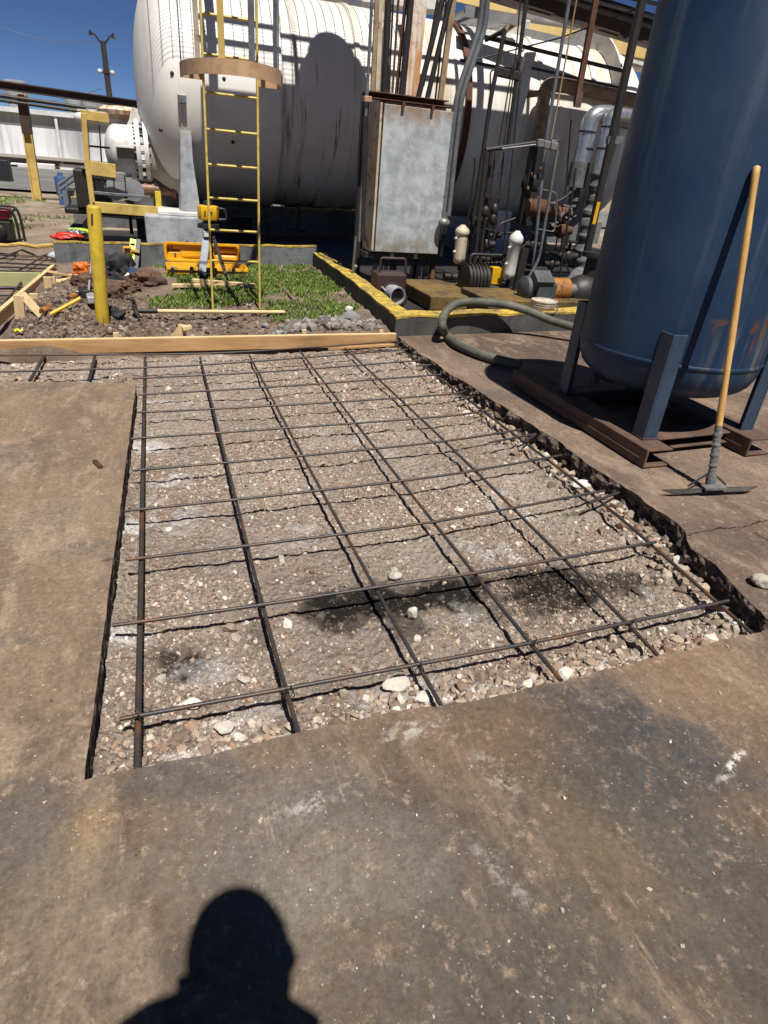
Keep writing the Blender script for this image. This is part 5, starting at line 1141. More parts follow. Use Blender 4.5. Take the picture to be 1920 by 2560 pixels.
# wrinkled lagging socks
def sock(pts, wpx, label):
    P = [PY(*p) for p in pts]; r = wu(wpx, P[0])/2; C_ = fillet(P, .25, 8); D = []; R_ = []; n = 60
    L = [0]
    for i in range(1, len(C_)): L.append(L[-1]+(C_[i]-C_[i-1]).length)
    j = 0
    for k in range(n+1):
        d = L[-1]*k/n
        while j < len(L)-2 and L[j+1] < d: j += 1
        D.append(C_[j].lerp(C_[j+1], (d-L[j])/max(1e-9, L[j+1]-L[j]))); R_.append(r*(1+.10*math.sin(k*.9)+.06*math.sin(k*2.3+1)+(-.16 if k % 13 == 0 else 0)))
    m = MB(); m.tube(D, R_, 18)
    m.v = [tuple(Vector(v)+Vector((pnoise(Vector(v)*6), pnoise(Vector(v)*6+V(7, 0, 0)), pnoise(Vector(v)*6+V(0, 9, 0))))*r*.22) for v in m.v]
    return single(m, 'pipe_lagging', 'lag', P[0], label, 'lagging', 'wrinkled pipe lagging', 70)
sock([(1500, 425, 8.9), (1486, 500, 8.9), (1465, 560, 8.9), (1452, 640, 8.9), (1448, 690, 8.9)], 38, 'wrinkled grey lagging wrapped round the right silver pipe down to the pump')
sock([(1440, 465, 9.2), (1432, 520, 9.2), (1408, 560, 9.3), (1380, 575, 9.4)], 26, 'dark wrinkled lagging below the left silver pipe')
sock([(1448, 690, 8.6), (1430, 720, 8.0), (1400, 735, 7.6)], 40, 'crumpled grey lagging lying behind the orange pump guard')
# dark mast by the blue tank
a = PY(1465, 640, 7.6); b = PY(1605, 0, 7.6); b = a+(b-a)*1.35; m = MB(); m.tube([a, b], wu(17, a)/2*1.1, 14); o = thing('dark_mast', a, 'thick dark vertical pipe standing directly left of the blue tank', 'pipe'); m.build('pipe', 'dark_steel', o, 60)
c0_, c1_ = a+(b-a)*.0+ (PY(1488, 560, 7.5)-PY(1488, 560, 7.5)), None
pa, pb = PY(1484, 560, 7.48), PY(1497, 505, 7.48); m = MB(); m.beam(pa, pb, wu(9, pa), .01, (0, 1, 0)); m.build('warning_tape', 'laser_yellow', o, 0)
m = MB(); a2 = PY(1518, 350, 7.6); m.beam(a2, PY(1555, 350, 7.6), .05, .08); m.build('bracket', 'grey_steel', o, 0)
# grey conduit + rods
def line(name, pts, wpx, mat, label, cat, group=None, rr=.1, seg=10):
    P = [PY(*p) for p in pts]; m = MB(); m.tube(fillet(P, rr, 6), wu(wpx, P[0])/2, seg); return single(m, name, mat, P[0], label, cat, group, 60)
line('conduit', [(1330, 690, 8.2), (1365, 348, 8.2), (1430, -40, 8.2)], 8, 'grey_steel', 'long bare grey conduit rising past the tan pipe elbow', 'conduit')
line('thin_rod', [(1378, 348, 8.25), (1445, -20, 8.25)], 4, 'tan_pipe', 'thin brownish rod running up beside the bare grey conduit', 'rod')
# instrument stand
fs = thing('instrument_stand', PY(1190, 640, 8.4), 'dark pipe frame carrying small instruments right of the cabinet', 'pipe frame')
def fl(name, pts, w, mat, rr=.08):
    P = [PY(*p) for p in pts]; m = MB(); m.tube(fillet(P, rr, 6), wu(w, P[0])/2, 10); return m.build(name, mat, fs, 60)
fl('left_leg', [(1178, 735, 8.3), (1216, 374, 8.3)], 10, 'dark_steel'); fl('left_leg', [(1192, 735, 8.45), (1228, 374, 8.45)], 9, 'dark_steel')
fl('top_bar', [(1214, 375, 8.3), (1345, 356, 8.3), (1395, 353, 8.3)], 11, 'dark_steel'); fl('top_bar', [(1255, 372, 8.25), (1345, 361, 8.25)], 4, 'aluminium')
fl('right_conduit', [(1378, 353, 8.1), (1394, 356, 8.1), (1393, 380, 8.1), (1347, 650, 8.1), (1318, 700, 8.1)], 8, 'grey_steel', .12)
for px, py in ((1350, 358), (1366, 362), (1383, 366)): m = MB(); m.box(PY(px, py, 8.05), (.09, .07, .09)); m.build('junction_box', 'fitting', fs, 0, .012)
for px in (1240, 1262): fl('sight_tube', [(px-22, 570, 8.4), (px-2, 380, 8.4)], 4, 'dark_steel')
for px0, px1 in ((1210, 1254),): m = MB(); m.beam(PY(px0, 486, 8.4), PY(px1, 492, 8.4), .05, .06); m.build('clip_rail', 'dark_steel', fs, 0)
for px, py in ((1213, 530), (1236, 524), (1232, 548)): m = MB(); m.ball(PY(px, py, 8.35), .05, (1, 1, 1.6), 10, 8); m.build('needle_valve', 'dark_steel', fs, 60)
line('frame_pipe', [(1170, 640, 8.8), (1228, 240, 8.8), (1262, 76, 8.8)], 10, 'dark_steel', 'black upright pipe left of the instrument rods', 'pipe', None, .05)
line('frame_pipe', [(1262, 76, 8.8), (1215, 100, 9.2)], 10, 'dark_steel', 'short black pipe elbow at the top of the black upright', 'pipe', None, .05)
line('frame_pipe', [(1268, 372, 9.0), (1293, 180, 9.0), (1320, -30, 9.0)], 10, 'dark_steel', 'black upright pipe right of the instrument rods', 'pipe', None, .05)
line('thin_rod', [(1245, 372, 8.9), (1282, 160, 8.9), (1312, 120, 8.9)], 3.5, 'dark_steel', 'left thin bent black tube between the black uprights', 'tube', 'thin black instrument tubes')
line('thin_rod', [(1258, 372, 8.9), (1288, 150, 8.9), (1303, -20, 8.9)], 3.5, 'dark_steel', 'right thin black tube between the black uprights', 'tube', 'thin black instrument tubes')
line('thin_rod', [(1226, 280, 9.3), (1226, 178, 9.3), (1238, 173, 9.3), (1300, 190, 9.3)], 4, 'dark_steel', 'thin black tube hooked over left of the black uprights', 'tube')
m = MB(); m.beam(PY(1238, 178, 9.0), PY(1300, 192, 9.0), .08, .10); single(m, 'pipe_clamp_bar', 'dark_steel', PY(1238, 178, 9.0), 'thick black clamp bar tying the two black uprights together', 'clamp bar', None, 0, .01)
# tank manway collar strip/gusset in front of shell
m = MB(); g0 = PY(1318, 130, 11.0); m.prism([(0, 0), (.17, .02), (.13, -.55), (.06, -1.1), (-.06, -2.0), (-.16, -2.0), (-.08, -.6)], g0, (1, 0, 0), (0, 0, 1), -.1); single(m, 'steel_bracket', 'white_paint', g0, 'pale grey upright bracket plate standing against the white tank behind the pipes', 'bracket', None, 0, .01)
# horizontal pipes over the tank front
line('overhead_pipe', [(1190, 88, 10.6), (1560, 178, 10.2)], 9, 'dark_steel', 'dark horizontal pipe crossing in front of the white tank top', 'pipe')
line('overhead_pipe', [(1150, 150, 10.9), (1300, 178, 10.8)], 7, 'dark_steel', 'short dark pipe against the tank left of the steel bracket', 'pipe')
line('overhead_pipe', [(1330, 170, 10.9), (1560, 222, 10.8)], 6, 'dark_steel', 'lower dark pipe across the sunlit right tank end', 'pipe')
line('brace_rod', [(1185, 150, 9.6), (1400, 95, 9.6), (1600, 20, 9.6)], 3.5, 'dark_steel', 'thin slanting brace rod rising to the right before the tank', 'rod')
# rusty hanger
a, b = PY(1440, 262, 8.9), PY(1497, -40, 8.9); m = MB(); m.beam(a, b, wu(14, a), .05, (0, 1, 0)); o = thing('rusty_hanger', a, 'rust red flat steel hanger hanging down in front of the tan pipe', 'steel strap'); m.build('strap', 'rust', o, 0, .004); m = MB(); m.box(a+V(.0, -.03, .06), (.10, .04, .18)); m.build('end_plate', 'rusty_frame', o, 0)
# ---- overhead steel
m = MB(); m.ibeam(PY(1180, -45, 12.4), PY(1640, 95, 11.8), .22, .32, .03); single(m, 'overhead_beam', 'brown_beam', PY(1300, 0, 12.4), 'big dark brown beam crossing above the white tank', 'beam', None, 0)
m = MB(); m.ibeam(PY(1380, -25, 10.5), PY(1650, 60, 10.2), .2, .14, .02); single(m, 'overhead_beam', 'brown_beam', PY(1400, -15, 10.5), 'smaller dark brown beam under the grey pipes at the top edge', 'beam', None, 0)
line('overhead_pipe', [(1400, -20, 10.4), (1640, 45, 10.1)], 11, 'grey_steel', 'grey pipe resting on the smaller brown beam at the top edge', 'pipe')
line('overhead_pipe', [(1420, -40, 10.7), (1650, 12, 10.4)], 9, 'grey_steel', 'second grey pipe just above the one on the brown beam', 'pipe')
yb = thing('yellow_platform', PY(1400, 80, 16.2), 'pale yellow walkway beam and railing behind the white tank top', 'walkway')
m = MB(); m.beam(PY(1298, 58, 16.2), PY(1650, 132, 15.8), .06, .36); m.build('toe_board', 'yellow_light', yb, 0)
m = MB(); m.beam(PY(1100, -20, 16.2), PY(1304, 28, 16.2), .06, .20); m.build('toe_board', 'yellow_light', yb, 0)
for px, py in ((1345, 70), (1451, 92), (1492, 98), (1560, 108)): pbeam('rail_post', PY(px, py, 16.2), PY(px+8, py-85, 16.2), .09, .09, 'yellow_light', yb)
pbeam('rail', PY(1298, -12, 16.2), PY(1650, 70, 15.8), .07, .07, 'yellow_light', yb, (0, 0, 1))
m = MB(); m.beam(PY(1300, 88, 16.6), PY(1700, 176, 16.2), .5, .34); single(m, 'white_header', 'white_clean', PY(1480, 120, 16.5), 'sunlit white box header under the yellow walkway beam', 'header', None, 0, .02)
m = MB(); m.beam(PY(560, -75, 16.6), PY(1120, -8, 16.6), .5, .62); o = thing('white_header', PY(800, -30, 16.5), 'white louvred box section above the white tank at the top edge', 'header'); m.build('box', 'white_clean', o, 0, .02)
m = MB()
for k in range(7): m.beam(PY(862, -14+k*3.4, 16.25), PY(905, -8+k*3.4, 16.25), .03, .012)
m.build('louvre', 'blue_grey', o, 0)
m = MB(); m.tube([PY(1380, 92, 16.8), PY(1700, 165, 16.4)], .13, 12); single(m, 'overhead_pipe', 'dark_steel', PY(1400, 96, 16.8), 'dark pipe between white header and yellow walkway beam', 'pipe')
m = MB(); m.tube([PY(1300, 30, 15.2), PY(1440, 52, 15.2)], .16, 16); m.ball(PY(1440, 52, 15.2), .17); single(m, 'white_vessel', 'aluminium', PY(1380, 42, 15.2), 'small silver drum lying on the walkway above the tank', 'drum')
# grating walkways on the tank top
def grating(name, p0, p1, wid, label, cat='walkway', step=.10, cross=.4, par=None, dark='grate', h=.05):
    p0, p1 = Vector(p0), Vector(p1); o = par or thing(name, p0, label, cat); L = (p1-p0); n = int(L.length/cross); m = MB(); side = V(0, 1, 0)
    for k in range(int(wid/step)+1): m.beam(p0+side*k*step, p1+side*k*step, .014, h)
    for k in range(n+1): m.beam(p0+L*k/n, p0+L*k/n+side*wid, .014, h*.7)
    m.build('grating', dark, o, 0); m = MB()
    for k in (0, 1): m = MB(); m.channel(p0+side*(wid+.04)*k-side*.02, p1+side*(wid+.04)*k-side*.02, .06, .16, .01, (0, 0, 1), 1 if k else -1); m.build('edge_channel', dark, o, 0)
    return o
grating('tank_walkway', PY(1306, 84, 13.3), PY(1500, 128, 13.3), .9, 'grey grating walkway lying on the right part of the white tank')
grating('tank_walkway', PY(1160, 28, 12.9), PY(1302, 52, 12.9), .9, 'grey grating platform left of the brown beam above the tank', dark='grate')
a = PY(1302, 50, 12.9); m = MB(); m.beam(a, PY(1236, 92, 13.2), .09, .09); single(m, 'platform_brace', 'cream_steel', a, 'pale brace under the grating platform above the tank', 'brace', None, 0)
m = MB(); m.box(PY(1275, 84, 13.6), (.62, .4, .45)); single(m, 'nozzle_box', 'white_paint', PY(1275, 84, 13.6), 'whitish box fitting on the tank top below the grating platform', 'box', None, 0, .03)
# ---- pumps
mo = PY(1320, 722, 7.0); mt = thing('pump_motor', mo, 'grey electric motor with rusty orange coupling guard beside the white bucket', 'motor')
r = wu(62, mo)/2; xa_, xb_ = PY(1302, 722, 7.0).x, PY(1372, 722, 7.0).x
m = MB(); m.lathe([(r*.6, 0), (r*.97, .03), (r, .10)]+[(r*(1.0 if k % 2 else .95), .10+(xb_-xa_-.14)*k/18) for k in range(19)]+[(r*.9, xb_-xa_)], (xa_, 7.0, mo.z), ax, seg=40); m.build('housing', 'motor', mt, 40)
m = MB(); m.box(((xa_+xb_)/2, 7.0-r*.75, mo.z+r*.75), (.24, .20, .16), Matrix.Rotation(.6, 3, 'X')); m.build('terminal_box', 'motor', mt, 0, .015)
m = MB(); m.box(((xa_+xb_)/2-.03, 7.0-r*.97, mo.z+r*.82), (.13, .01, .07), Matrix.Rotation(-.75, 3, 'X')); m.build('nameplate', 'silver', mt, 0)
m = MB(); m.box(((xa_+xb_)/2+.05, 7.0-r*.85, mo.z-r*.1), (.26, .16, .24)); m.build('conduit_box', 'motor', mt, 0, .02)
m = MB(); m.lathe([(r*.90, 0), (r*.92, .26), (r*.7, .27)], (xb_-.01, 7.0, mo.z), ax, seg=32); m.build('coupling_guard', 'orange_guard', mt, 40)
m = MB(); m.box((xb_+.12, 7.0, mo.z-r*.95), (.22, r*1.5, r*1.1)); m.build('guard_skirt', 'orange_guard', mt, 0, .01)
m = MB(); m.lathe([(r*.5, 0), (r*.5, .1), (r*.3, .12), (r*.3, .3)], (xb_+.26, 7.0, mo.z), ax, seg=24); m.build('shaft_cover', 'fitting', mt, 40)
m = MB(); m.box(((xa_+xb_)/2+.1, 7.0, mo.z-r-.03), (xb_-xa_+.5, r*2, .10)); m.build('base', 'dark_steel', mt, 0, .01)
pu = PY(1455, 735, 7.1); po = thing('pump', pu, 'dark oily pump casing in the shade right of the orange guard', 'pump')
m = MB(); m.ball(pu, .24, (1.2, .9, 1), 20, 14); m.tube([pu+V(-.3, 0, .0), pu+V(.35, 0, .0)], .14, 16); m.tube([pu+V(.05, 0, .1), pu+V(.08, 0, .5)], .1, 14); m.ball(pu+V(.08, -.2, -.15), .14); m.build('casing', 'dark_steel', po, 50)
m = MB(); m.lathe([(.17, 0), (.17, .05)], pu+V(.08, 0, .45), (0, 0, 1), seg=20); m.build('flange', 'dark_steel', po, 40)
p2 = PY(1215, 700, 7.9); po = thing('pump', p2, 'smaller dark pump with a yellow coupling guard on the long plinth', 'pump')
r2 = .2; m = MB(); m.lathe([(.08, -.3), (r2, -.28), (r2, .02), (.1, .05)], p2+V(-.05, 0, 0), ax, seg=28)
for k in range(5): m.lathe([(r2, -.24+k*.05), (r2*1.12, -.24+k*.05), (r2*1.12, -.225+k*.05), (r2, -.225+k*.05)], p2+V(-.05, 0, 0), ax, seg=24)
m.box(p2+V(-.1, 0, -.24), (.7, .3, .1)); m.tube(fillet([p2+V(-.3, -.05, .2), p2+V(-.3, -.05, .32), p2+V(.25, -.05, .32), p2+V(.25, -.05, .5)], .05), .02, 8); m.build('casing', 'dark_steel', po, 50)
a, b = PY(1233, 668, 7.8), PY(1254, 712, 7.8); m = MB(); m.box(((a.x+b.x)/2, 7.85, (a.z+b.z)/2), (b.x-a.x, .12, a.z-b.z)); m.build('coupling_guard', 'laser_yellow', po, 0, .01)
m = MB(); m.beam(PY(1185, 716, 7.9), PY(1285, 728, 7.9), .3, .10); m.build('base', 'curb_dark', po, 0)
# filters (white cylinders)
def filt(px, pt, pb, w, Y, mat, label, lean=0):
    a = PY(px, pt, Y); b = PY(px+lean, pb, Y); r = wu(w, a)/2; o = thing('filter_housing', b, label, 'filter'); L = (a-b).length; d = (a-b).normalized()
    m = MB(); m.lathe([(r*.55, 0), (r*.95, .03), (r, .08), (r, L*.74), (r*1.16, L*.76), (r*1.2, L*.83), (r*1.05, L*.90), (r*.5, L*.97), (r*.35, L)], b, d, seg=28); m.build('body', mat, o, 50)
    for f in (.32, .66): m = MB(); m.tube([b+d*L*f, b+d*L*f+V(-r*1.35, -.02, .0)], .016, 10); m.build('nipple', 'white_clean', o, 50)
    m = MB(); m.beam(b+d*L*-.2+V(r*1.3, .1, 0), b+d*L*.6+V(r*1.3, .1, 0), .1, .05, (0, 1, 0)); m.build('bracket', 'dark_steel', o, 0); return o
filt(1295, 577, 697, 30, 7.7, 'white_clean', 'bright white filter cylinder with rounded top left of the grey motor', -25)
filt(1158, 562, 660, 30, 8.2, 'cream_steel', 'rust stained cream filter cylinder right of the cabinet', -12)
# white pipe end below the bright filter, dark post
pbeam('post', PY(1308, 690, 7.3), PY(1290, 765, 7.3), .08, .08, 'dark_steel', mt) if False else None
a, b = PY(1313, 620, 7.4), PY(1288, 735, 7.4); m = MB(); m.beam(a, b, .09, .06, (0, 1, 0)); o = thing('steel_post', b, 'dark perforated steel post beside the bright white filter', 'post'); m.build('post', 'dark_steel', o, 0); m = MB(); m.tube([PY(1291, 738, 7.38), PY(1286, 766, 7.38)], .05, 12); m.build('foot', 'white_paint', o, 50)
# copper bellows
a, b = PY(1318, 518, 8.6), PY(1372, 524, 8.6); o = thing('bellows', a, 'copper brown bellows joint in the dark below the tank', 'bellows'); m = MB(); m.lathe([(.09+.035*(k % 2), (b-a).length*k/11) for k in range(12)], a, b-a, seg=24); m.build('bellows', 'bellows', o, 30)
m = MB(); m.ball(PY(1392, 530, 8.6), .085, (1.4, 1, 1)); m.tube([PY(1372, 524, 8.6), PY(1425, 530, 8.6)], .055, 14); m.build('valve', 'rust', o, 50)
for k in range(5): m = MB(); c = PY(1383+k*11, 520+((k*7) % 5)*7-12, 8.4); m.box(c, (.10, .05, .03), Matrix.Rotation(k*1.1, 3, 'Y')); m.build('clamp', 'fitting', o, 0, .005)
# valve handwheel-like cluster above the bellows
o = thing('valve_cluster', PY(1325, 450, 9.6), 'dark valve with yellowed fittings at the bottom of the tan pipe', 'valve'); c = PY(1327, 458, 9.8)
m = MB(); m.ball(c, .15, (1, 1, 1.3)); m.tube([c+V(0, 0, .1), c+V(0, 0, .5)], .12, 14); m.tube([c-V(0, 0, .1), c-V(0, 0, .6)], .12, 14); m.build('body', 'dark_steel', o, 50)
for dx_, dz_ in ((-.12, .12), (-.18, -.08), (.05, .2), (.1, -.2), (-.05, -.25)): m = MB(); m.ball(c+V(dx_*.8, -.17, dz_), .032, (1, 1, 1.3), 10, 8); m.build('bolt', 'bellows', o, 50)
line('thin_tube', [(1338, 470, 8.3), (1392, 482, 8.3), (1392, 520, 8.3), (1386, 580, 8.3), (1340, 572, 8.3)], 3, 'fitting', 'thin bent tube loop in front of the dark tank belly', 'tube', None, .06)
# unseen clutter low behind: dark pipes on the containment floor
for k, (px0, py0, px1, py1, Y, w) in enumerate(((1110, 690, 1280, 705, 9.6, 16), (1170, 640, 1330, 668, 10.4, 12), (1000, 700, 1120, 722, 9.5, 12))):
    line('floor_pipe', [(px0, py0, Y), (px1, py1, Y)], w, 'dark_steel', ['nearest dark pipe along the containment floor behind the long plinth', 'dark pipe behind the rusty cream filter', 'dark pipe on the floor under the conduit bodies'][k], 'pipe')
# yellow posts and red frames seen far behind, under the tank
for k, (px, py0, py1, w, Y, mat, lab) in enumerate(((1228, 640, 560, 12, 16.5, 'yellow', 'yellow post far behind, left of the bright filter'), (1242, 640, 562, 6, 16.5, 'yellow_pale', 'slim yellow post far behind, beside the thicker one'), (1430, 630, 575, 6, 17, 'yellow_pale', 'slim yellow post far behind near the lagged pipe'))):
    a = PY(px-4, py0, Y); b = PY(px, py1-60, Y); m = MB(); m.beam(a, b, wu(w, a), .1, (0, 1, 0)); single(m, 'yellow_post', mat, a, lab, 'post', 'far yellow posts under the tank', 0)
o = thing('red_rack', PY(1372, 640, 17.5), 'red steel rack far behind under the right tank end', 'rack')
for px in (1363, 1408): pbeam('post', PY(px-5, 650, 17.5), PY(px+2, 560, 17.5), .10, .10, 'red_paint', o)
for py in (605, 628): pbeam('rail', PY(1362, py, 17.5), PY(1410, py+3, 17.5), .06, .06, 'white_paint', o, (0, 0, 1))
for k, (px, py, w, h, mat) in enumerate(((1255, 612, .5, .35, 'white_paint'), (1325, 630, .6, .25, 'white_paint'), (1385, 640, .45, .3, 'grate'))):
    c = PY(px, py, 17.8); m = MB(); m.box(c, (w, .5, h)); single(m, 'pale_crate', mat, c, ['pale crate far behind beside the yellow posts', 'low pale crate far behind right of the bright filter', 'grey crate inside the red frame'][k], 'crate', None, 0, .02)
# dark shapes under tank behind far wall
for k, (px, py, w, h) in enumerate(((760, 512, 1.1, .55), (865, 528, 1.0, .5), (610, 515, .8, .5))):
    c = PY(px, py, 17.2); m = MB(); m.box(c, (w, .6, h)); m.tube([c+V(-w/2, -.4, .1), c+V(w*.8, -.4, .05)], .07, 10); single(m, 'dark_machine', 'dark_steel', c, ['dark machine behind the streaked wall, middle one', 'dark machine behind the streaked wall next to the cabinet', 'dark machine behind the streaked wall, right of the ladder top rungs'][k], 'machine', None, 0, .04)
m = MB(); pts = [PY(840, 520, 16.6), PY(848, 538, 16.6), PY(862, 545, 16.6), PY(878, 540, 16.6), PY(886, 522, 16.6)]; m.tube(fillet(pts, .2), .04, 10); single(m, 'hanging_hose', 'grey_steel', pts[0], 'grey hose sagging behind the streaked wall left of the cabinet', 'hose')
m = MB(); c = PY(603, 575, 15.0); m.box(c+V(0, 0, 0), (.42, .3, .55)); single(m, 'wall_recess_box', 'black_plastic', c, 'black box standing before the streaked wall, right of the tripod', 'box', None, 0, .02)
# bucket
BYY = 6.13; bt = PY(1362, 750, BYY); rb = wu(63, bt)/2; b0 = V(bt.x, BYY, zc(bt.x, BYY)+hc0+.008); bh = bt.z-b0.z
print('bucket', bh, rb)
bk_ = thing('plastic_bucket', b0, 'stained white plastic bucket with ribbed rim standing on the yellow topped curb', 'bucket'); ks = bh/.458
m = MB(); m.lathe([(r_, z*ks) for r_, z in ((rb*.86, 0), (rb*.91, .16), (rb*.99, .165), (rb*.99, .19), (rb*.93, .195), (rb*.94, .26), (rb*1.01, .265), (rb*1.01, .29), (rb*.95, .295), (rb*.97, .39), (rb*1.04, .40), (rb*1.04, .458), (rb*.97, .46), (rb*.93, .45), (rb*.85, .06), (.01, .06))], b0, seg=48, caps=False); m.build('pail', 'bucket', bk_, 35)
m = MB(); m.lathe([(.01, .40*ks), (rb*.93, .405*ks)], b0, seg=32, caps=False); m.build('contents', 'bucket', bk_, 35)
m = MB(); m.tube([V(b0.x+rb*1.03*math.cos(a), BYY-.02-rb*1.03*abs(math.sin(a)), bt.z-.04-.07*math.sin(a)) for a in np.linspace(.2, math.pi-.2, 20)], .007, 6); m.build('wire_handle', 'grey_steel', bk_, 60)

# ================================================================== WALKWAY HIGH IN FRONT OF THE TANK (throws the long shadow)
dk = thing('high_walkway', (6, 9.9, 5.0), 'long steel walkway high above in front of the white tank', 'walkway')
m = MB(); m.box((6.5, 9.9, 5.0), (9.2, 2.36, .05)); m.box((1.45, 9.8, 5.0), (.9, 2.2, .05)); m.build('deck_plate', 'grate', dk, 0)
m = MB()
for k in range(48): m.box((2.3, 11.12+k*.052, 5.0), (4.2, .0034, .008))
for k in range(28): m.box((.3+k*.155, 12.3, 5.0), (.012, 2.4, .012))
m.build('grating', 'grate', dk, 0)
for x in np.arange(1.1, 10.9, 1.45):
    m = MB(); m.box((x, 11.06, 5.65), (.07, .07, 1.3)); m.build('rail_post', 'yellow_pale', dk, 0)
for z in (5.6, 6.25): m = MB(); m.box((6, 11.06, z), (10, .06, .06)); m.build('rail', 'yellow_pale', dk, 0)
for x in (1.2, 5.9, 10.6): m = MB(); m.beam((x, 8.75, 4.9), (x, 13.6, 4.9), .14, .16); m.build('cross_beam', 'dark_steel', dk, 0)
m = MB(); m.beam((stl(0, 5.2).x, LY, 5.2), (1.3, 8.8, 5.0), .08, .1); m.beam((stl(1, 5.2).x, LY, 5.2), (1.9, 8.8, 5.0), .08, .1); m.build('ladder_tie', 'yellow_pale', dk, 0)
vd = thing('vessel_shadow_caster', (3.15, 10.3, 5.03), 'domed vessel added unseen on the high walkway to throw a rounded shadow', 'vessel')  # added out of view, shaped to throw the rounded shadow on the tank
m = MB(); m.lathe([(.66, 0), (.66, 1.35), (.52, 1.6), (.42, 1.9), (.42, 2.3), (.36, 2.5), (.22, 2.63), (.01, 2.68)], (3.2, 10.3, 5.03), seg=40); m.build('shell', 'white_paint', vd, 50)
for px_ in (5.2, 5.75): m = MB(); m.box((px_*.75+.2, 11.2, 6.0), (.14, .1, 2.6)); m.build('davit_post', 'white_paint', vd, 0)
# posts of the walkway stand outside the picture on the far right and behind the cabinet
for x, y in ((10.8, 8.8), (10.8, 11.0)): m = MB(); m.box((x, y, 2.5), (.16, .16, 5.0)); m.build('column', 'dark_steel', dk, 0)

# tangle of thin dark pipes, cables and small valves between cabinet and blue tank
def tangle(pts, w, mat='dark_steel', rr=.08):
    P = [PY(*q_) for q_ in pts]; m = MB(); m.tube(fillet(P, rr, 5), wu(w, P[0])/2, 8); return single(m, 'thin_pipe', mat, P[0], 'one of the thin dark pipes tangled between the cabinet and the blue tank', 'pipe', 'thin pipe tangle right of the cabinet', 60)
for pts, w in (([(1150, 700, 8.9), (1187, 420, 8.9), (1187, 395, 8.9)], 5), ([(1163, 720, 9.1), (1200, 430, 9.1)], 4), ([(1205, 735, 8.6), (1216, 640, 8.6), (1248, 560, 8.6), (1290, 545, 8.6)], 5), ([(1222, 700, 8.8), (1243, 480, 8.8)], 4), ([(1252, 690, 9.2), (1300, 200, 9.2)], 4),
    ([(1330, 600, 8.9), (1340, 520, 8.9), (1404, 500, 8.9), (1440, 470, 8.9)], 5), ([(1395, 720, 8.4), (1440, 420, 8.4)], 5), ([(1375, 700, 9.0), (1415, 470, 9.0), (1428, 300, 9.0)], 4), ([(1425, 690, 8.6), (1410, 640, 8.6), (1330, 625, 8.6)], 4), ([(1160, 612, 8.7), (1230, 640, 8.7), (1262, 668, 8.7)], 3), ([(1270, 640, 9.0), (1345, 655, 9.0), (1440, 668, 9.0)], 6), ([(1300, 560, 8.6), (1330, 400, 8.6)], 4),
    ([(1185, 660, 9.4), (1262, 655, 9.4), (1262, 600, 9.4)], 5), ([(1400, 660, 9.0), (1410, 560, 9.0), (1440, 540, 9.0)], 7), ([(1128, 640, 9.3), (1150, 560, 9.3)], 5), ([(1180, 560, 9.0), (1250, 585, 9.0), (1300, 580, 9.0)], 5), ([(1440, 610, 8.8), (1475, 430, 8.8)], 5), ([(1268, 720, 8.3), (1282, 640, 8.3), (1325, 600, 8.3)], 4)): tangle(pts, w)
for k, (px, py, Y, r_) in enumerate(((1196, 548, 8.9, .07), (1160, 605, 8.7, .06), (1212, 610, 8.6, .08), (1330, 612, 8.6, .07), (1402, 575, 8.8, .10), (1418, 640, 8.8, .09), (1345, 548, 8.7, .06), (1238, 590, 8.9, .05), (1378, 660, 8.6, .07))):
    c = PY(px, py, Y); m = MB(); m.ball(c, r_, (1, 1, 1.2), 12, 8); m.tube([c-V(r_*1.8, 0, 0), c+V(r_*1.8, 0, 0)], r_*.6, 10); m.tube([c, c+V(0, -.02, r_*2.2)], r_*.25, 8); m.lathe([(r_*1.1, 0), (r_*1.1, .02), (r_*.9, .02)], c+V(0, -.02, r_*2.2), seg=16)
    single(m, 'small_valve', 'rust' if k % 3 == 1 else 'dark_steel', c, 'one of the small dark valves in the pipe tangle right of the cabinet', 'valve', 'small valves in the pipe tangle', 50)
# thin uprights behind the cabinet top and over the tank
for pts, w, mt in (([(1008, 236, 8.9), (1020, 0, 8.9), (1023, -60, 8.9)], 5, 'grey_steel'), ([(972, 228, 8.9), (985, -40, 8.9)], 5, 'dark_steel'), ([(955, 226, 8.95), (963, -40, 8.95)], 4, 'cream_steel'), ([(1088, 250, 8.9), (1118, -20, 8.9)], 5, 'dark_steel')):
    P = [PY(*q_) for q_ in pts]; m = MB(); m.tube(P, wu(w, P[0])/2, 8); single(m, 'conduit', mt, P[0], 'one of the thin back row conduits behind the rusty channel', 'conduit', 'thin back row conduits above the cabinet', 60)

# ================================================================== LEFT MIDDLE GROUND
bo = GS(257, 802)
bt_ = PY(234, 518, bo.y); br_ = wu(34, bt_)/2
bol = thing('bollard', bo, 'yellow painted steel bollard leaning slightly in the dug soil', 'bollard'); d = (bt_-bo)
m = MB(); m.tube([bo-d*.1, bo+d*.3, bo+d*.985, bt_], [br_, br_, br_, br_*.93], 28); m.build('pipe', 'yellow', bol, 50)
m = MB(); m.beam(bo+d*.87+V(-.02, -br_*1.0, 0), bo+d*.95+V(-.015, -br_*1.0, 0), .018, .012, (0, 1, 0)); m.build('slot', 'rust', bol, 0)
m = MB(); m.lathe([(br_*.93, 0), (br_*.7, .015), (.01, .02)], bt_, d, seg=24, caps=False); m.build('cap', 'yellow', bol, 50)
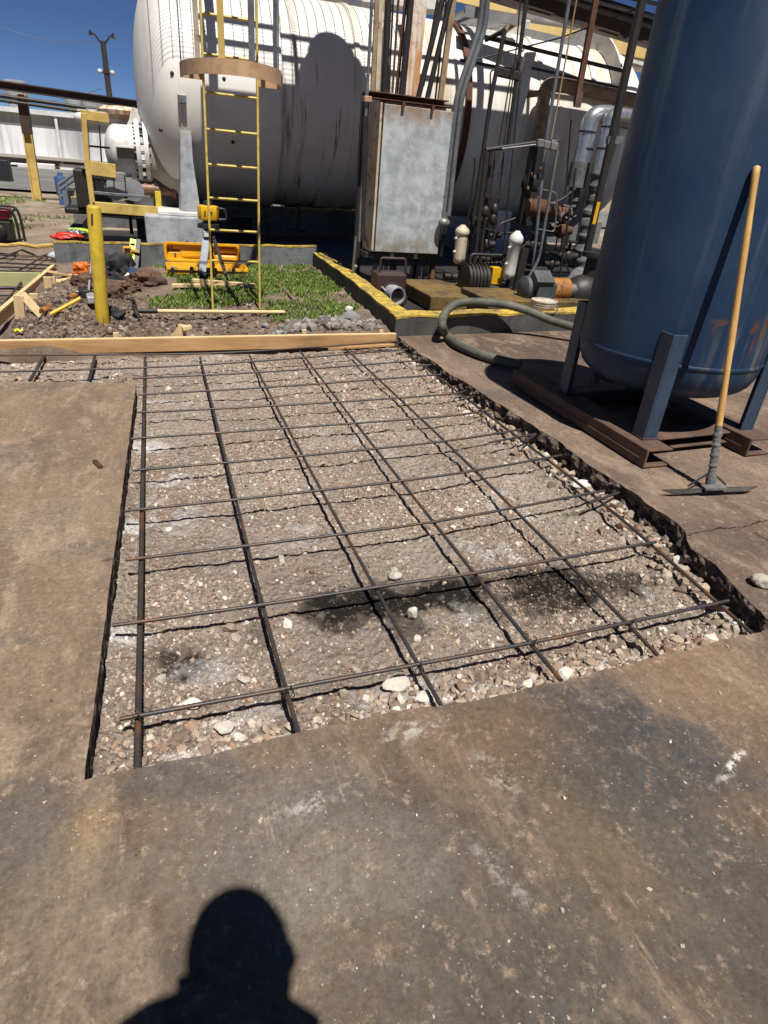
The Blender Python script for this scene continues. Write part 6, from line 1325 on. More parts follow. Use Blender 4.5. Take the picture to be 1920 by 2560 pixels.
# tripod and laser level
tp = PY(522, 556, 9.25); o = thing('laser_tripod', tp, 'aluminium tripod with black clamps standing on the grass by the yellow case', 'tripod')
t0 = PY(521, 566, 9.25)
for (px, py, Y, mat, w, lab) in ((502, 706, 9.0, 'silver', 18, 'a'), (571, 708, 9.0, 'dark_steel', 9, 'b'), (533, 660, 10.1, 'dark_steel', 9, 'c')):
    f = PY(px, py, Y); f.z = float(soil_h(np.array(f.x), np.array(f.y))); a = t0+V((f.x-t0.x)*.12, (f.y-t0.y)*.12, -.03); ww = wu(w, t0)
    m = MB(); m.beam(a, a.lerp(f, .78), ww, .035, (0, 1, 0)); lg = m.build('leg', mat, o, 0, .006)
    m = MB(); m.beam(a.lerp(f, .74), f, ww*.6, .03, (0, 1, 0)); m.build('lower_leg', 'black_plastic', lg, 0, .004)
    m = MB(); m.beam(a.lerp(f, .80), a.lerp(f, .86), ww*1.15, .06, (0, 1, 0)); m.build('clamp', 'black_plastic', lg, 0, .006)
    m = MB(); m.beam(a.lerp(f, .03), a.lerp(f, .18), ww*.9, .06, (0, 1, 0)); m.build('top_clamp', 'black_plastic', lg, 0, .006)
m = MB(); m.box(t0+V(-.03, -.1, -.08), (.09, .03, .08)); m.build('bubble_plate', 'white_clean', o, 0, .006)
m = MB(); m.lathe([(.14, -.02), (.14, .03), (.06, .05), (.06, .09)], t0, seg=24); m.lathe([(.05, -.2), (.07, 0)], t0, seg=16); m.build('head', 'black_plastic', o, 40)
a, b = PY(500, 523, 9.25), PY(545, 551, 9.25); o = thing('laser_level', ((a.x+b.x)/2, 9.25, b.z), 'yellow rotating laser level on top of the tripod', 'laser level'); cx_ = (a.x+b.x)/2-.01
m = MB(); R = .135; m.lathe([(R*.94, 0), (R, .03), (R*1.0, .15), (R*.93, .17), (R*.55, .175)], (cx_, 9.25, b.z), seg=8); m.build('body', 'laser_yellow', o, 30, .008)
m = MB(); m.tube(fillet([V(cx_+.11, 9.2, b.z+.15), V(cx_+.215, 9.2, b.z+.14), V(cx_+.225, 9.2, b.z+.02), V(cx_+.13, 9.2, b.z+.015)], .03), .014, 8); m.build('handle', 'black_plastic', o, 50)
m = MB(); m.lathe([(.06, .17), (.06, .21), (.045, .23)], (cx_, 9.25, b.z), seg=20); m.build('rotor_window', 'black_plastic', o, 40)
for k in (-.05, .03): m = MB(); m.box((cx_+k, 9.25-R*.97, b.z+.10), (.02, .012, .02)); m.build('button', 'black_plastic', o, 0)
# open case
ca = PY(414, 684, 10.05); cb = PY(611, 702, 9.95); z0 = float(soil_h(np.array((ca.x+cb.x)/2), np.array(10.0)))
xw = cb.x-ca.x; cxm = (ca.x+cb.x)/2; o = thing('instrument_case', (cxm, 10.0, z0), 'open yellow moulded instrument case on the grass behind the tripod', 'case'); hz = .115
def shell_(name, org, u, w, n, W, H, D, par, lipname=None):
    """open tray: W x H seen face on, D deep away from the viewer"""
    org, u, w, n = Vector(org), Vector(u), Vector(w), Vector(n); m = MB(); N = 6
    def rr(W, H, r, z):
        pts = []
        for cx2, cy2, a0 in ((W/2-r, H/2-r, 0), (-W/2+r, H/2-r, 90), (-W/2+r, -H/2+r, 180), (W/2-r, -H/2+r, 270)):
            for k in range(N): a = rad(a0+90*k/(N-1)); pts.append(org+u*(cx2+r*math.cos(a))+w*(cy2+r*math.sin(a))+n*z)
        return pts
    loops = [rr(W-.04, H-.04, .05, D), rr(W, H, .06, D*.8), rr(W, H, .06, .01), rr(W-.01, H-.01, .06, 0), rr(W-.06, H-.06, .05, 0), rr(W-.07, H-.07, .05, .02), rr(W-.11, H-.11, .045, D*.8)]
    k4 = 4*N; vs = [p for l in loops for p in l]; fs = [tuple(range(k4)), tuple((len(loops)-1)*k4+k for k in range(k4))[::-1]]
    for i in range(len(loops)-1):
        for k in range(k4): fs.append((i*k4+k, (i+1)*k4+k, (i+1)*k4+(k+1) % k4, i*k4+(k+1) % k4))
    m.add(vs, fs); return m.build(name, 'case_yellow', par, 40)
Hl = PY(414, 603, 10.12).z-z0-hz; tilt = .12
wv = V(0, math.sin(tilt), math.cos(tilt)); nv = V(0, math.cos(tilt), -math.sin(tilt))
lid = shell_('lid', V(cxm-.01, 10.10, z0+hz)+wv*(Hl/2+.0), (1, 0, 0), wv, nv, xw*.97, Hl, .15, o)
m = MB(); oo = V(cxm, 10.10, z0+hz)
def lp(u_, w_, n_): return oo+V(1, 0, 0)*u_+wv*w_+nv*n_
Rl = Matrix((V(1, 0, 0), nv, wv)).transposed()
for u_, w_, su, sw2, dn in ((-.36, .16, .24, .14, .10), (-.08, .30, .50, .20, .09), (.33, .34, .30, .07, .10), (.30, .13, .34, .10, .10), (-.36, .42, .20, .10, .11), (.02, .12, .26, .12, .11)):
    m.box(lp(u_*xw/1.03, w_*Hl/.52, dn), (su, .07, sw2), Rl)
m.build('moulded_insert', 'case_yellow', lid, 0, .03)
m = MB()
for u_, w_ in ((-.22, .28), (-.11, .27), (-.40, .10), (-.44, .2)): m.tube([lp(u_, w_, .05), lp(u_, w_, .045)], .015, 12)
m.build('peg_hole', 'brown_beam', lid, 30)
base = shell_('base', (cxm+.02, 9.86, z0+hz), (1, 0, 0), (0, 1, 0), (0, 0, -1), xw*1.02, .44, hz, o)
m = MB(); m.box((cxm+.02, 9.86-.225, z0+hz*.62), (xw*1.0, .015, .012)); m.build('parting_line', 'dark_steel', base, 0)
for fx in (-.42, -.19, .33):
    m = MB(); m.box((cxm+fx*xw, 9.86-.235, z0+hz*.62), (.05, .03, .09)); m.build('latch', 'black_plastic', base, 0, .008)
    m = MB(); m.box((cxm+fx*xw, 9.86-.245, z0+hz*.62+.045), (.04, .02, .025)); m.build('latch_clip', 'silver' if fx < -.4 else 'black_plastic', base, 0)
m = MB(); m.tube(fillet([V(cxm-.09, 9.63, z0+hz*.6), V(cxm-.09, 9.57, z0+hz*.35), V(cxm+.10, 9.57, z0+hz*.35), V(cxm+.10, 9.63, z0+hz*.6)], .03), .018, 8); m.build('carry_handle', 'case_yellow', base, 50)
# spirit level leaning on the curb
a = PY(324, 688, 10.35); b = PY(333, 599, 10.66); m = MB(); m.beam(a, b, .085, .05, (0, 1, 0)); o = thing('spirit_level', a, 'fluorescent yellow spirit level leaning on the grey curb beside the black bag', 'spirit level'); m.build('beam', 'level_yellow', o, 0, .004)
m = MB(); m.beam(a.lerp(b, .0)+V(.075, .01, 0), b+V(.075, .01, 0), .06, .045, (0, 1, 0)); m.build('rubber_side', 'black_plastic', o, 0)
for f in (.2, .55, .85): m = MB(); c = a.lerp(b, f); m.box(c+V(0, -.028, 0), (.06, .012, .05)); m.build('vial', 'black_plastic' if f > .7 else 'hivis', o, 0)
a = PY(312, 622, 10.5); b = PY(348, 629, 10.5); m = MB(); m.beam(a, b, .03, .03); o = thing('tape_measure', a, 'small yellow and black tape measure hanging beside the spirit level on the curb', 'tape measure'); m.build('blade', 'yellow_pale', o, 0); m = MB(); m.box(PY(318, 625, 10.46), (.12, .08, .10)); m.build('case', 'case_yellow', o, 0, .02); m = MB(); m.box(PY(318, 625, 10.41), (.08, .02, .05)); m.build('label_patch', 'black_plastic', o, 0)
# crumpled things
def crumple(name, px, py, size, mat, label, cat, seed, sc=(1, 1, .6), Y=None, amp=.35, up_=.0):
    p = sh(px, py, 0) if Y is None else PY(px, py, Y); bm = bmesh.new(); bmesh.ops.create_icosphere(bm, subdivisions=4, radius=1); m = MB()
    for v in bm.verts:
        c = v.co.normalized(); k = 1+amp*pnoise(c*1.6+V(seed, 0, 0))+amp*.6*(abs(pnoise(c*3.7+V(0, seed, 0)))-.3)+amp*.35*pnoise(c*8+V(0, 0, seed)); c = c*k; z = c.z*sc[2]*size
        m.v.append(tuple(Vector(p)+V(c.x*sc[0]*size, c.y*sc[1]*size, max(-.03, z+sc[2]*size*.55+up_))))
    m.f = [tuple(v.index for v in f.verts) for f in bm.faces]; bm.free(); return single(m, name, mat, p, label, cat, None, 60)
crumple('tool_bag', 290, 690, .30, 'black_cloth', 'slumped black canvas bag behind the bollard', 'bag', 2.3, (1, .8, .85), 9.6, .45, -.1)
crumple('tool_bag', 284, 668, .2, 'black_cloth', 'black strap bundle piled on top of the black canvas bag', 'bag', 5.3, (1.1, .8, .55), 9.65, .6, .0)
crumple('leather_pouch', 368, 712, .19, 'leather', 'crumpled brown leather tool pouch on the grass right of the black bag', 'tool pouch', 7.1, (1.1, .7, .6), None, .5)
crumple('leather_pouch', 300, 730, .18, 'leather', 'brown leather tool belt spread on the soil right of the bollard', 'tool belt', 9.4, (1.2, .7, .45), None, .5)
crumple('leather_pouch', 218, 722, .16, 'leather', 'dark brown leather pouch on the soil left of the bollard', 'tool pouch', 12.7, (1, .7, .7), None, .45)
crumple('leather_pouch', 272, 745, .15, 'leather', 'small brown leather flap hanging out behind the bollard base', 'leather flap', 15.2, (1, .6, .8), None, .5)
crumple('orange_jacket', 206, 684, .085, 'orange_plastic', 'crumpled orange safety vest lying on the soil left of the bollard', 'vest', 17.2, (1.3, .8, 1.2), None, .55)
crumple('rubber_boot', 292, 797, .075, 'black_cloth', 'crumpled black rubber boot on the soil at the bollard base', 'rubber boot', 19.0, (1.1, .8, .9), None, .5)
crumple('white_rag', 324, 702, .06, 'white_paint', 'small white rag between the black bag and the brown pouch', 'rag', 21.0, (1, .8, 1), None, .4)
p = sh(338, 700, .10); m = MB(); m.box(p, (.13, .03, .07), Matrix.Rotation(.5, 3, 'Y')); single(m, 'blue_tag', 'blue_drum', p, 'small blue tag on the brown leather pouch', 'tag', None, 0, .006)
crumple('red_cloth', 168, 597, .12, 'red_plastic', 'bright red plastic bundle on the end of the yellow topped curb', 'bundle', 23.0, (1.7, .7, .45), 10.95, .35)
crumple('hivis_cloth', 196, 583, .10, 'hivis', 'fluorescent green cloth bundle on the curb left of the bollard', 'cloth', 25.0, (1.4, .7, .5), 11.2, .4)
crumple('grey_bag', 190, 588, .09, 'grey_steel', 'small grey bag between the red and green bundles on the curb', 'bag', 27.0, (1.3, .8, .6), 11.05, .4)
crumple('grey_slump', 185, 652, .22, 'pier', 'grey mortar slump at the foot of the curb end', 'mortar lump', 29.0, (1.7, .5, .5), None, .12)
# tools
def tool(name, a, b, r, label, cat, mat='handle_x', grip=None):
    o = thing(name, a, label, cat); a, b = Vector(a), Vector(b); m = MB(); m.tube([a, a.lerp(b, .3), b], [r, r*.9, r], 12); m.build('handle', mat, o, 60)
    if grip: m = MB(); m.tube([a, a.lerp(b, grip)], r*1.15, 12); m.build('grip', 'black_plastic', o, 60)
    return o
a = sh(340, 795, .07); b = sh(702, 791, .045); o = tool('pickaxe', a, b, .021, 'long pale handled pickaxe lying across the soil behind the form board', 'pickaxe', 'handle_x', .14)
m = MB(); h0 = a; m.tube([h0+V(-.01, .14, .10), h0+V(0, .0, .02), h0+V(.04, -.16, -.06)], [.012, .03, .008], 8); m.tube([h0+V(-.07, .02, .12), h0+V(.0, .02, .10)], .016, 8); m.build('head', 'dark_steel', o, 40)
m = MB(); p = sh(690, 791, .05); m.box(p, (.2, .08, .02), Matrix.Rotation(.1, 3, 'Z')); single(m, 'shovel_tip', 'board_top', p, 'pale split wood end beside the tip of the pickaxe handle', 'wood piece', None, 0, .006)
a = sh(108, 797, .07); b = sh(213, 758, .12); o = tool('sledgehammer', a, b, .022, 'sledgehammer with black and orange handle lying on the soil heap', 'hammer', 'black_plastic')
m = MB(); m.tube([a, a.lerp(b, .20)], .028, 12); m.tube([a.lerp(b, .62), a.lerp(b, .78)], .029, 12); m.build('orange_grip', 'orange_guard', o, 50); m = MB(); m.beam(b+V(-.02, .12, -.01), b+V(.03, -.12, 0), .085, .085); m.build('head', 'dark_steel', o, 0, .015)
a = sh(128, 797, .04); b = sh(205, 770, .09); o = tool('mallet', a, b, .018, 'yellow handled mallet lying below the sledgehammer', 'mallet', 'laser_yellow'); m = MB(); m.beam(b+V(.08, .09, 0), b+V(.10, -.09, 0), .07, .07); m.build('head', 'silver', o, 0, .012)
a = sh(222, 745, .04); b = sh(236, 702, .25); o = tool('hammer', a, b, .014, 'small steel hammer standing among the leather pouches left of the bollard', 'hammer', 'silver'); m = MB(); m.tube([a+V(-.12, 0, .03), a+V(0, 0, 0), a+V(.05, 0, .0)], [.008, .022, .02], 8); m.build('head', 'silver', o, 40)
for k, (px, py) in enumerate(((165, 815), (190, 800))): pass
# yellow cord
P = [G(x, y, .05) for x, y in ((-20, 612), (20, 614), (50, 610), (90, 617), (128, 613), (140, 618))]; m = MB(); m.tube(P, .03, 8); single(m, 'yellow_rope', 'yellow_pale', P[0], 'yellow rope lying along the edge of the far left pit', 'rope')
P = [G(x, y, .06) for x, y in ((32, 868), (42, 865), (52, 868), (60, 864))]; P = [sh(x, y, .05) for x, y in ((38, 843), (46, 838), (54, 843), (60, 838))]; m = MB(); m.tube(P, .012, 6); single(m, 'yellow_rope', 'level_yellow', P[0], 'short tangle of yellow string behind the left end of the long form board', 'string')
# generator at the left edge
p = G(12, 611, 0); o = thing('generator', p, 'portable generator with red tank in a black tube frame at the left edge', 'generator'); w2 = .28
m = MB()
for dy in (0, .45): m.tube(fillet([p+V(-.35, dy, 0), p+V(-.35, dy, .55), p+V(.2, dy, .55), p+V(.24, dy, .35), p+V(.24, dy, 0)], .12), .022, 10)
for z in (.02, .5): m.tube([p+V(.18, 0, z), p+V(.18, .45, z)], .02, 8)
m.build('frame', 'black_plastic', o, 50); m = MB(); m.box(p+V(-.08, .22, .46), (.44, .36, .16)); m.build('fuel_tank', 'red_paint', o, 0, .03); m = MB(); m.box(p+V(-.08, .22, .2), (.42, .34, .3)); m.ball(p+V(-.05, .02, .2), .11, (1, .4, 1)); m.build('engine', 'dark_steel', o, 0, .02)

# grass
def grass(n):
    X = RNG.uniform(-.6, 2.35, n); Y = RNG.uniform(6.35, 10.5, n); f = fbm(X*2.2, Y*2.2, 91)
    d = sstep(.48, .585, f+.22*sstep(6.8, 8.4, Y)*sstep(-.2, .9, X)-.08+.20*np.exp(-(((X-1.75)/.55)**2+((Y-7.15)/.6)**2))-.22*sstep(.5, -.4, X))
    d *= sstep(6.5, 6.9, Y)*(1-.95*((np.abs(X-.4) < .75) & (Y < 7.5)))
    k = RNG.uniform(0, 1, n) < d; return X[k], Y[k]
X, Y = grass(60000); Z = soil_h(X, Y)
Xf = RNG.uniform(-7, 2, 16000); Yf = RNG.uniform(13.5, 26, 16000); k = RNG.uniform(0, 1, 16000) < sstep(.52, .62, fbm(Xf*.55, Yf*.45, 95))*((Yf > 15.8) | (Xf < -1.5)); Xf, Yf = Xf[k], Yf[k]
X = np.concatenate([X, Xf]); Y = np.concatenate([Y, Yf]); Z = np.concatenate([Z, soil_h(Xf, Yf)]); n = len(X)
h = RNG.uniform(.015, .055, n)*(1+.8*(Y > 13)); a = RNG.uniform(0, 2*math.pi, n); w = RNG.uniform(.004, .009, n)*(1+.9*(Y > 13)); ln = RNG.uniform(.2, 1.1, n)*h; b = RNG.uniform(0, 2*math.pi, n)
v = np.zeros((n, 4, 3)); cx2, sx2 = np.cos(a)*w, np.sin(a)*w; lx, ly = np.cos(b)*ln, np.sin(b)*ln
v[:, 0] = np.stack([X-cx2, Y-sx2, Z-.005], 1); v[:, 1] = np.stack([X+cx2, Y+sx2, Z-.005], 1); v[:, 2] = np.stack([X+cx2*.6+lx*.4, Y+sx2*.6+ly*.4, Z+h*.6], 1); v[:, 3] = np.stack([X+lx, Y+ly, Z+h], 1)
me = bpy.data.meshes.new('grass'); f = np.concatenate([np.stack([np.arange(n)*4, np.arange(n)*4+1, np.arange(n)*4+2], 1), np.stack([np.arange(n)*4, np.arange(n)*4+2, np.arange(n)*4+3], 1)])
me.vertices.add(n*4); me.vertices.foreach_set('co', (v*S).astype(np.float32).ravel()); me.loops.add(len(f)*3); me.loops.foreach_set('vertex_index', f.ravel().astype(np.int32)); me.polygons.add(len(f)); me.polygons.foreach_set('loop_start', np.arange(0, len(f)*3, 3, dtype=np.int32)); me.update(calc_edges=True)
gc = np.array([(.10, .175, .018), (.13, .21, .025), (.055, .11, .013), (.27, .235, .10), (.18, .22, .04)]); t = np.ones((n, 4, 4)); t[..., :3] = (gc[RNG.choice(5, n, p=[.32, .25, .2, .09, .14])]*RNG.uniform(.6, 1.5, (n, 1)))[:, None]
ca = me.color_attributes.new('tone', 'FLOAT_COLOR', 'POINT'); ca.data.foreach_set('color', t.astype(np.float32).ravel())
o = bpy.data.objects.new('grass', me); COL.objects.link(o); me.materials.append(MAT['grass']); tag(o, 'short patchy green grass growing in the soil around the ladder foot', 'grass', None, 'stuff')

# ================================================================== LEFT BACKGROUND
BY = 46.0
def bz_(px, py, Y=BY): return PY(px, py, Y)
bd = thing('long_building', bz_(100, 460), 'long low industrial building with stained metal siding far on the left', 'building')
xL, xR = bz_(-260, 300).x, bz_(520, 330).x
zr0 = bz_(140, 286).z; zf0 = bz_(140, 318).z; zw0 = bz_(140, 398).z; zb0 = bz_(140, 500).z-1.5
def wallbox(name, z0, z1, y, t, mat, par=bd, x0=xL, x1=xR): m = MB(); m.box(((x0+x1)/2, y+t/2, (z0+z1)/2), (x1-x0, t, z1-z0)); return m.build(name, mat, par, 0)
wallbox('fascia', zf0, zr0-.10, BY, 12, 'fascia'); wallbox('roof_edge', zr0-.10, zr0+.14, BY-.25, 12.5, 'trim_white'); wallbox('siding', zw0, zf0, BY+.05, 11.9, 'siding'); wallbox('base_wall', zb0, zw0, BY+.25, 11.5, 'beige_wall')
wallbox('ledge', zw0-.06, zw0+.10, BY-.5, .8, 'fascia'); wallbox('ledge', zw0-.42, zw0-.34, BY-.3, .6, 'fascia')
for px in (138, 480): a = bz_(px, 290, BY-.12); m = MB(); m.box((a.x, BY-.12, (zr0+zw0-1.0)/2), (.14, .14, zr0-zw0+1.0)); m.build('downpipe', 'trim_white', bd, 0)
for k in range(7):
    a = bz_(46+k*15.5, 440, BY+.2); m = MB(); m.box((a.x, BY+.2, a.z), (.30, .15, 1.15)); m.build('louvre', 'dark_gap', bd, 0)
a = bz_(188, 424, BY-.1); m = MB(); m.box((a.x, BY-.1, a.z), (1.6, .5, .5)); m.build('awning', 'trim_white', bd, 0)
m = MB(); a = bz_(190, 442, BY+.15); m.box((a.x, BY+.15, a.z), (1.3, .12, .6)); m.build('window', 'dark_gap', bd, 0)
wallbox('kerb_band', zb0, bz_(60, 452).z-.1, BY-.2, .5, 'fascia')
for k, (px, w, hh) in enumerate(((230, .7, .75), (52, .7, 1.0), (192, .6, .35))):
    a = bz_(px, 288, BY+4); rv = thing('roof_vent', (a.x, BY+4, zr0), ['grey round roof vent nearest the white tank on the long building', 'grey roof vent at the left end of the long building roof', 'low dark roof vent in the middle of the long building roof'][k], 'roof vent', 'roof vents'); m = MB(); m.lathe([(w*.7, 0), (w*.7, .25), (w*.85, .25)], (a.x, BY+4, zr0+.15), seg=20); m.build('curb', 'trim_white', rv, 30); m = MB(); m.lathe([(w*.75, .25), (w*.9, .4), (w*1.0, .4+hh), (w*.6, .5+hh)], (a.x, BY+4, zr0+.15), seg=20); m.build('hood', 'grate', rv, 40)
# road
y0, y1 = G(100, 485, 0).y, G(100, 455, 0).y; print('road y', y0, y1)
m = MB(); xs_ = np.linspace(-60, 30, 40); zz2 = lambda x, y: float(zg(x, y))+.07
m.add([(x, y, zz2(x, y)) for x in xs_ for y in (25.5, 31, 37, 43)], [(4*i+j, 4*i+4+j, 4*i+5+j, 4*i+1+j) for i in range(39) for j in range(3)]); struct(m, 'road', 'road', 0)
# pipe rack with yellow post
RY = 21.5
rk = thing('pipe_rack', G(92, 512, 0), 'pipe rack with a dark rusty beam on yellow posts at the left', 'pipe rack')
m = MB(); m.ibeam(PY(-200, 184, RY), PY(420, 272, RY), .25, .19, .03); m.build('beam', 'brown_beam', rk, 0)
for dy, w in ((27, .05), (38, .04)): m = MB(); m.tube([PY(-200, 184+dy, RY-.2), PY(420, 272+dy, RY-.2)], w, 10); m.build('pipe', 'dark_steel', rk, 50)
for px0, px1, b_ in ((54, 96, 512),):
    a = PY(px1, b_, RY); b = PY(px0, 236, RY); m = MB(); m.ibeam(a, b, .22, .22, .03, (1, 0, 0)); m.build('post', 'yellow_pale', rk, 0)
    m = MB(); f = lambda t: a.lerp(b, t); m.beam(f(.66), f(.985), .235, .235, (1, 0, 0)); m.build('post_top', 'brown_beam', rk, 0)
a2 = PY(-190, 480, RY); b2 = PY(-215, 200, RY); m = MB(); m.ibeam(a2, b2, .22, .22, .03, (1, 0, 0)); m.build('post', 'yellow_pale', rk, 0)
# utility pole
PYL = 40.0; a = PY(298, 440, PYL); b = PY(257, 103, PYL); pl_ = thing('utility_pole', a, 'dark timber utility pole with floodlights against the blue sky', 'pole')
m = MB(); m.tube([a, b], [.16, .12], 12); m.build('shaft', 'pole_wood', pl_, 50)
for sx in (-1, 1):
    m = MB(); m.tube([b-V(0, 0, .2), b+V(sx*.36, 0, .25)], .04, 8); m.build('lamp_arm', 'dark_steel', pl_, 50); m = MB(); m.prism([(0, 0), (.26, -.05), (.20, .20)], b+V(sx*.32, -.2, .15), (sx, 0, 0), (0, 0, 1), .35*sx); m.build('floodlight', 'dark_steel', pl_, 0)
    m = MB(); m.ball(b+V(sx*.28, -.1, -1.25), .12); m.build('insulator', 'white_paint', pl_, 50)
m = MB(); m.beam(b+V(-.35, -.1, -1.25), b+V(.35, -.1, -1.25), .1, .1); m.build('crossarm', 'pole_wood', pl_, 0)
for k, (p, q2) in enumerate((((-120, 12), (310, 92)), ((-80, 196), (252, 222)))):
    A_, B_ = PY(*p, PYL+1), PY(*q2, PYL+1); m = MB(); m.tube([A_.lerp(B_, t/12)-V(0, 0, .7*math.sin(math.pi*t/12)) for t in range(13)], .012, 6); single(m, 'overhead_wire', 'dark_steel', A_, ['upper thin overhead wire against the sky', 'lower thin overhead wire ending at the utility pole'][k], 'wire')
# stair railing and blue post, leaning planks
SY_ = 19.5; sr = thing('stair_railing', PY(160, 520, SY_), 'blue grey pipe stair railing at the left behind the leaning planks', 'railing')
for a, b in (((146, 462), (209, 418)), ((148, 475), (211, 432)), ((150, 494), (214, 452)), ((146, 460), (152, 500)), ((165, 452), (170, 490)), ((190, 436), (196, 474))): m = MB(); m.tube([PY(*a, SY_), PY(*b, SY_)], .04, 8); m.build('rail', 'blue_grey', sr, 50)
m = MB(); m.beam(PY(172, 528, SY_), PY(162, 476, SY_), .13, .13, (0, 1, 0)); m.build('post', 'blue_grey', sr, 0)
p = PY(152, 452, 20.5); m = MB(); m.lathe([(.15, -.35), (.16, .05), (.14, .10), (.07, .12), (.06, .2)], p, seg=20); m.box(p+V(.05, 0, -.7), (.3, .3, .6)); single(m, 'blue_drum', 'blue_drum', p, 'blue plastic drum behind the stair railing', 'drum', None, 40)
for k, (px0, py0, px1, py1) in enumerate(((178, 546, 209, 440), (184, 546, 214, 446))):
    a, b = PY(px0, py0, 17.2), PY(px1, py1, 17.6); m = MB(); m.beam(a, b, .16, .06, (0, 1, 0)); single(m, 'weathered_plank', 'grey_wood', a, ['left of two weathered grey planks leaning behind the yellow platform', 'right of two weathered grey planks leaning behind the yellow platform'][k], 'plank', 'leaning planks', 0, .01)
c = PY(205, 525, 18.2); m = MB(); m.box(c, (.5, .4, .9)); single(m, 'dark_box', 'black_plastic', c, 'dark box behind the leaning weathered planks', 'box', None, 0, .02)
m = MB(); c = PY(2, 432, 30); m.box(c, (.7, .6, .9)); single(m, 'dark_bin', 'black_plastic', c, 'dark bin at the left edge of the photo before the building', 'bin', None, 0, .03)
for k in range(3):
    c = PY([20, 60, 110][k], 425, 44.5); m = MB(); m.box(c+V(0, 0, .1), (1.2, .5, .45)); single(m, 'white_box', 'trim_white', c, ['left white box against the base of the long building', 'middle white box against the base of the long building', 'right white box against the base of the long building'][k], 'box', 'white boxes along the building', 0, .03)

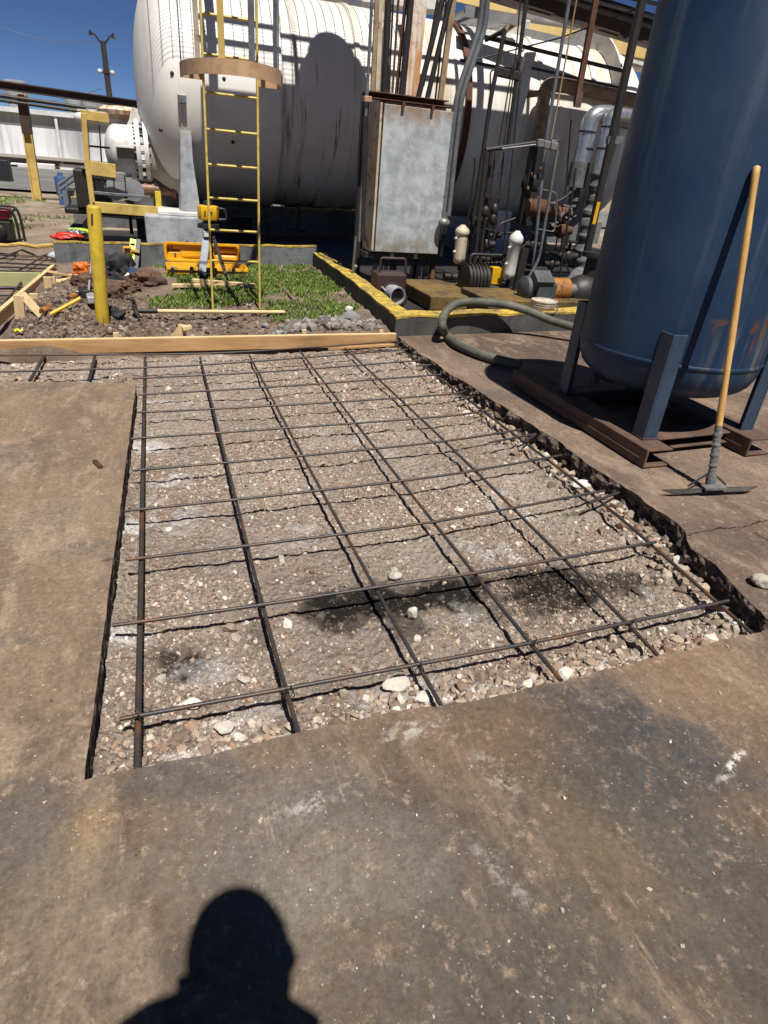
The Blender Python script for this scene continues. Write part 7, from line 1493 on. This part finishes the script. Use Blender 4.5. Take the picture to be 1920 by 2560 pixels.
# ================================================================== PHOTOGRAPHER (only the shadow reaches the picture)
def person():
    P0 = V(.055, -.37, 0); o = thing('person', P0, 'person in a dark cap and work clothes holding a phone at chest height', 'person'); k = 1/S
    def body(name, nodes, edges, mat, root=0, sub=2):
        me = bpy.data.meshes.new(name); me.from_pydata([tuple(Vector(n[:3])) for n in nodes], edges, []); ob = bpy.data.objects.new(name, me); COL.objects.link(ob); me.materials.append(MAT[mat]); ob.parent = o; ob['org'] = o['org']
        sm_ = ob.modifiers.new('Skin', 'SKIN'); sd = ob.modifiers.new('Sub', 'SUBSURF'); sd.levels = sd.render_levels = sub
        if not me.skin_vertices: me.skin_vertices.new()
        for i, n in enumerate(nodes): s_ = me.skin_vertices[0].data[i]; r_ = n[3]; s_.radius = r_ if isinstance(r_, tuple) else (r_, r_); s_.use_root = (i == root)
        return ob
    gx = zs(0, -.3)*S
    # metres, local to P0; one continuous body from feet to wrists and neck
    N = [(0, 0, .95, (.16, .12)), (0, 0, 1.12, (.145, .11)), (0, -.01, 1.32, (.17, .12)), (-.01, 0, 1.48, (.125, .09)), (.02, .02, 1.56, .082),
         (-.10, 0, .90, .095), (-.11, .02, .50, .062), (-.11, -.02, .10, .045), (-.12, .09, .04, (.045, .035)),
         (.10, 0, .90, .095), (.11, .02, .50, .062), (.11, -.02, .10, .045), (.12, .09, .04, (.045, .035)),
         (-.145, .0, 1.56, .085), (-.185, .03, 1.28, .052), (-.135, .20, 1.11, .032), (.075, -.01, 1.46, .055), (.115, .03, 1.16, .042), (-.01, .20, 1.11, .032)]
    E = [(0, 1), (1, 2), (2, 3), (3, 4), (0, 5), (5, 6), (6, 7), (7, 8), (0, 9), (9, 10), (10, 11), (11, 12), (2, 13), (13, 14), (14, 15), (2, 16), (16, 17), (17, 18)]
    body('body', [(n[0], n[1], n[2]+gx, n[3]) for n in N], E, 'shirt')
    hz_ = gx+1.665
    m = MB(); c = P0+V(0, .03, hz_)*k*1.0; c = Vector((P0.x+.03*k, P0.y+.03*k, hz_*k)); m.ball(c, .115*k, (.70, .86, 1.0), 28, 20); m.ball(c+V(0, .098, -.005)*k, .018*k, (.8, 1.1, 1.3), 10, 8)
    for sx in (-1, 1): m.ball(c+V(sx*.080, 0, -.005)*k, .028*k, (.35, .7, 1.1), 10, 8)
    m.build('head', 'skin', o, 60); m = MB()
    for sx in (-1, 1): m.ball(c+V(sx*.03, .093, .015)*k, .011*k, (1.2, .6, .7), 10, 8)
    m.build('eye', 'black_plastic', o, 60); m = MB(); m.ball(c+V(0, .094, -.05)*k, .016*k, (1.6, .4, .4), 12, 8); m.build('mouth', 'maroon', o, 60)
    m = MB(); m.lathe([(.096, .0), (.098, .03), (.090, .07), (.066, .105), (.034, .125), (.002, .132)], (0, 0, 0), seg=32, caps=False); m.v = [tuple(c+V(v[0]*.86, v[1]*1.03, v[2]+.022)*k) for v in m.v]
    m.build('cap', 'black_cloth', o, 60)
    # hands close round the phone: palm, four fingers, thumb
    for sx, w in ((-1, V(-.135, .20, 1.11)), (1, V(-.01, .20, 1.11))):
        w = w+V(0, 0, gx); pt = V(-.074+sx*.050, .195, 1.125+gx); N = [(*w, .026), (*(w.lerp(pt, .6)), (.032, .018)), (*pt, (.030, .016))]; E = [(0, 1), (1, 2)]
        for f_ in range(4):
            z = .028-f_*.019; L_ = (.030, .034, .032, .025)[f_]; i = len(N); N += [(pt.x-sx*.006, pt.y+.012, pt.z+z, .0085), (pt.x-sx*.014, pt.y+.028, pt.z+z+.004, .0078), (pt.x-sx*(.014+L_*.6), pt.y+.030, pt.z+z+.008, .007)]; E += [(2, i), (i, i+1), (i+1, i+2)]
        i = len(N); N += [(pt.x-sx*.012, pt.y-.016, pt.z+.02, .0095), (pt.x-sx*.030, pt.y-.020, pt.z+.042, .008)]; E += [(1, i), (i, i+1)]
        body('hand', N, E, 'skin', 0, 1)
    return o
person()
ph = Vector((0, -.075, HC)); m = MB(); m.box(ph, (.105, .012, .205), Matrix.Rotation(-.51, 3, 'X')); m.v = [v for v in m.v]
phn = single(m, 'phone', 'black_plastic', ph, 'black phone held by the person taking the photo', 'phone', None, 0, .004)

# ================================================================== LIGHT, SKY, CAMERA
SUN_EL, SUN_AZ = rad(65), rad(-3)          # light travels toward +Y
w = bpy.data.worlds.new('World'); scene.world = w; w.use_nodes = True; nt = w.node_tree; bg = nt.nodes['Background']
sky = nt.nodes.new('ShaderNodeTexSky'); sky.sky_type = 'NISHITA'; sky.sun_disc = False; sky.sun_elevation = SUN_EL; sky.sun_rotation = math.pi+SUN_AZ; sky.air_density = .44; sky.dust_density = 0; sky.ozone_density = 9.0; sky.altitude = 1500
nt.links.new(sky.outputs[0], bg.inputs[0]); bg.inputs[1].default_value = .05
sd = bpy.data.lights.new('sun', 'SUN'); sd.energy = 5.0; sd.angle = rad(.53); sd.color = (1, .955, .89); so_ = bpy.data.objects.new('sun', sd); COL.objects.link(so_)
dirv = Vector((math.sin(SUN_AZ)*math.cos(SUN_EL), math.cos(SUN_AZ)*math.cos(SUN_EL), -math.sin(SUN_EL))); so_.rotation_euler = dirv.to_track_quat('-Z', 'Y').to_euler(); so_.location = (0, -10, 20)
cd = bpy.data.cameras.new('camera'); cam = bpy.data.objects.new('camera', cd); COL.objects.link(cam)
cd.sensor_fit = 'VERTICAL'; cd.sensor_height = 36; cd.lens = FOC/2560*36; cd.clip_start = .02; cd.clip_end = 2000
Mx = Matrix((CR, CU, -CF)).transposed().to_4x4(); Mx.translation = Vector((0, 0, HC*S)); cam.matrix_world = Mx; scene.camera = cam
vs_ = scene.view_settings; vs_.view_transform = 'Standard'; vs_.look = 'None'; vs_.gamma = 1; vs_.use_curve_mapping = False; vs_.exposure = 0.46
scene.cycles.max_bounces = 6
for o in bpy.data.objects:
    if 'org' in o: del o['org']
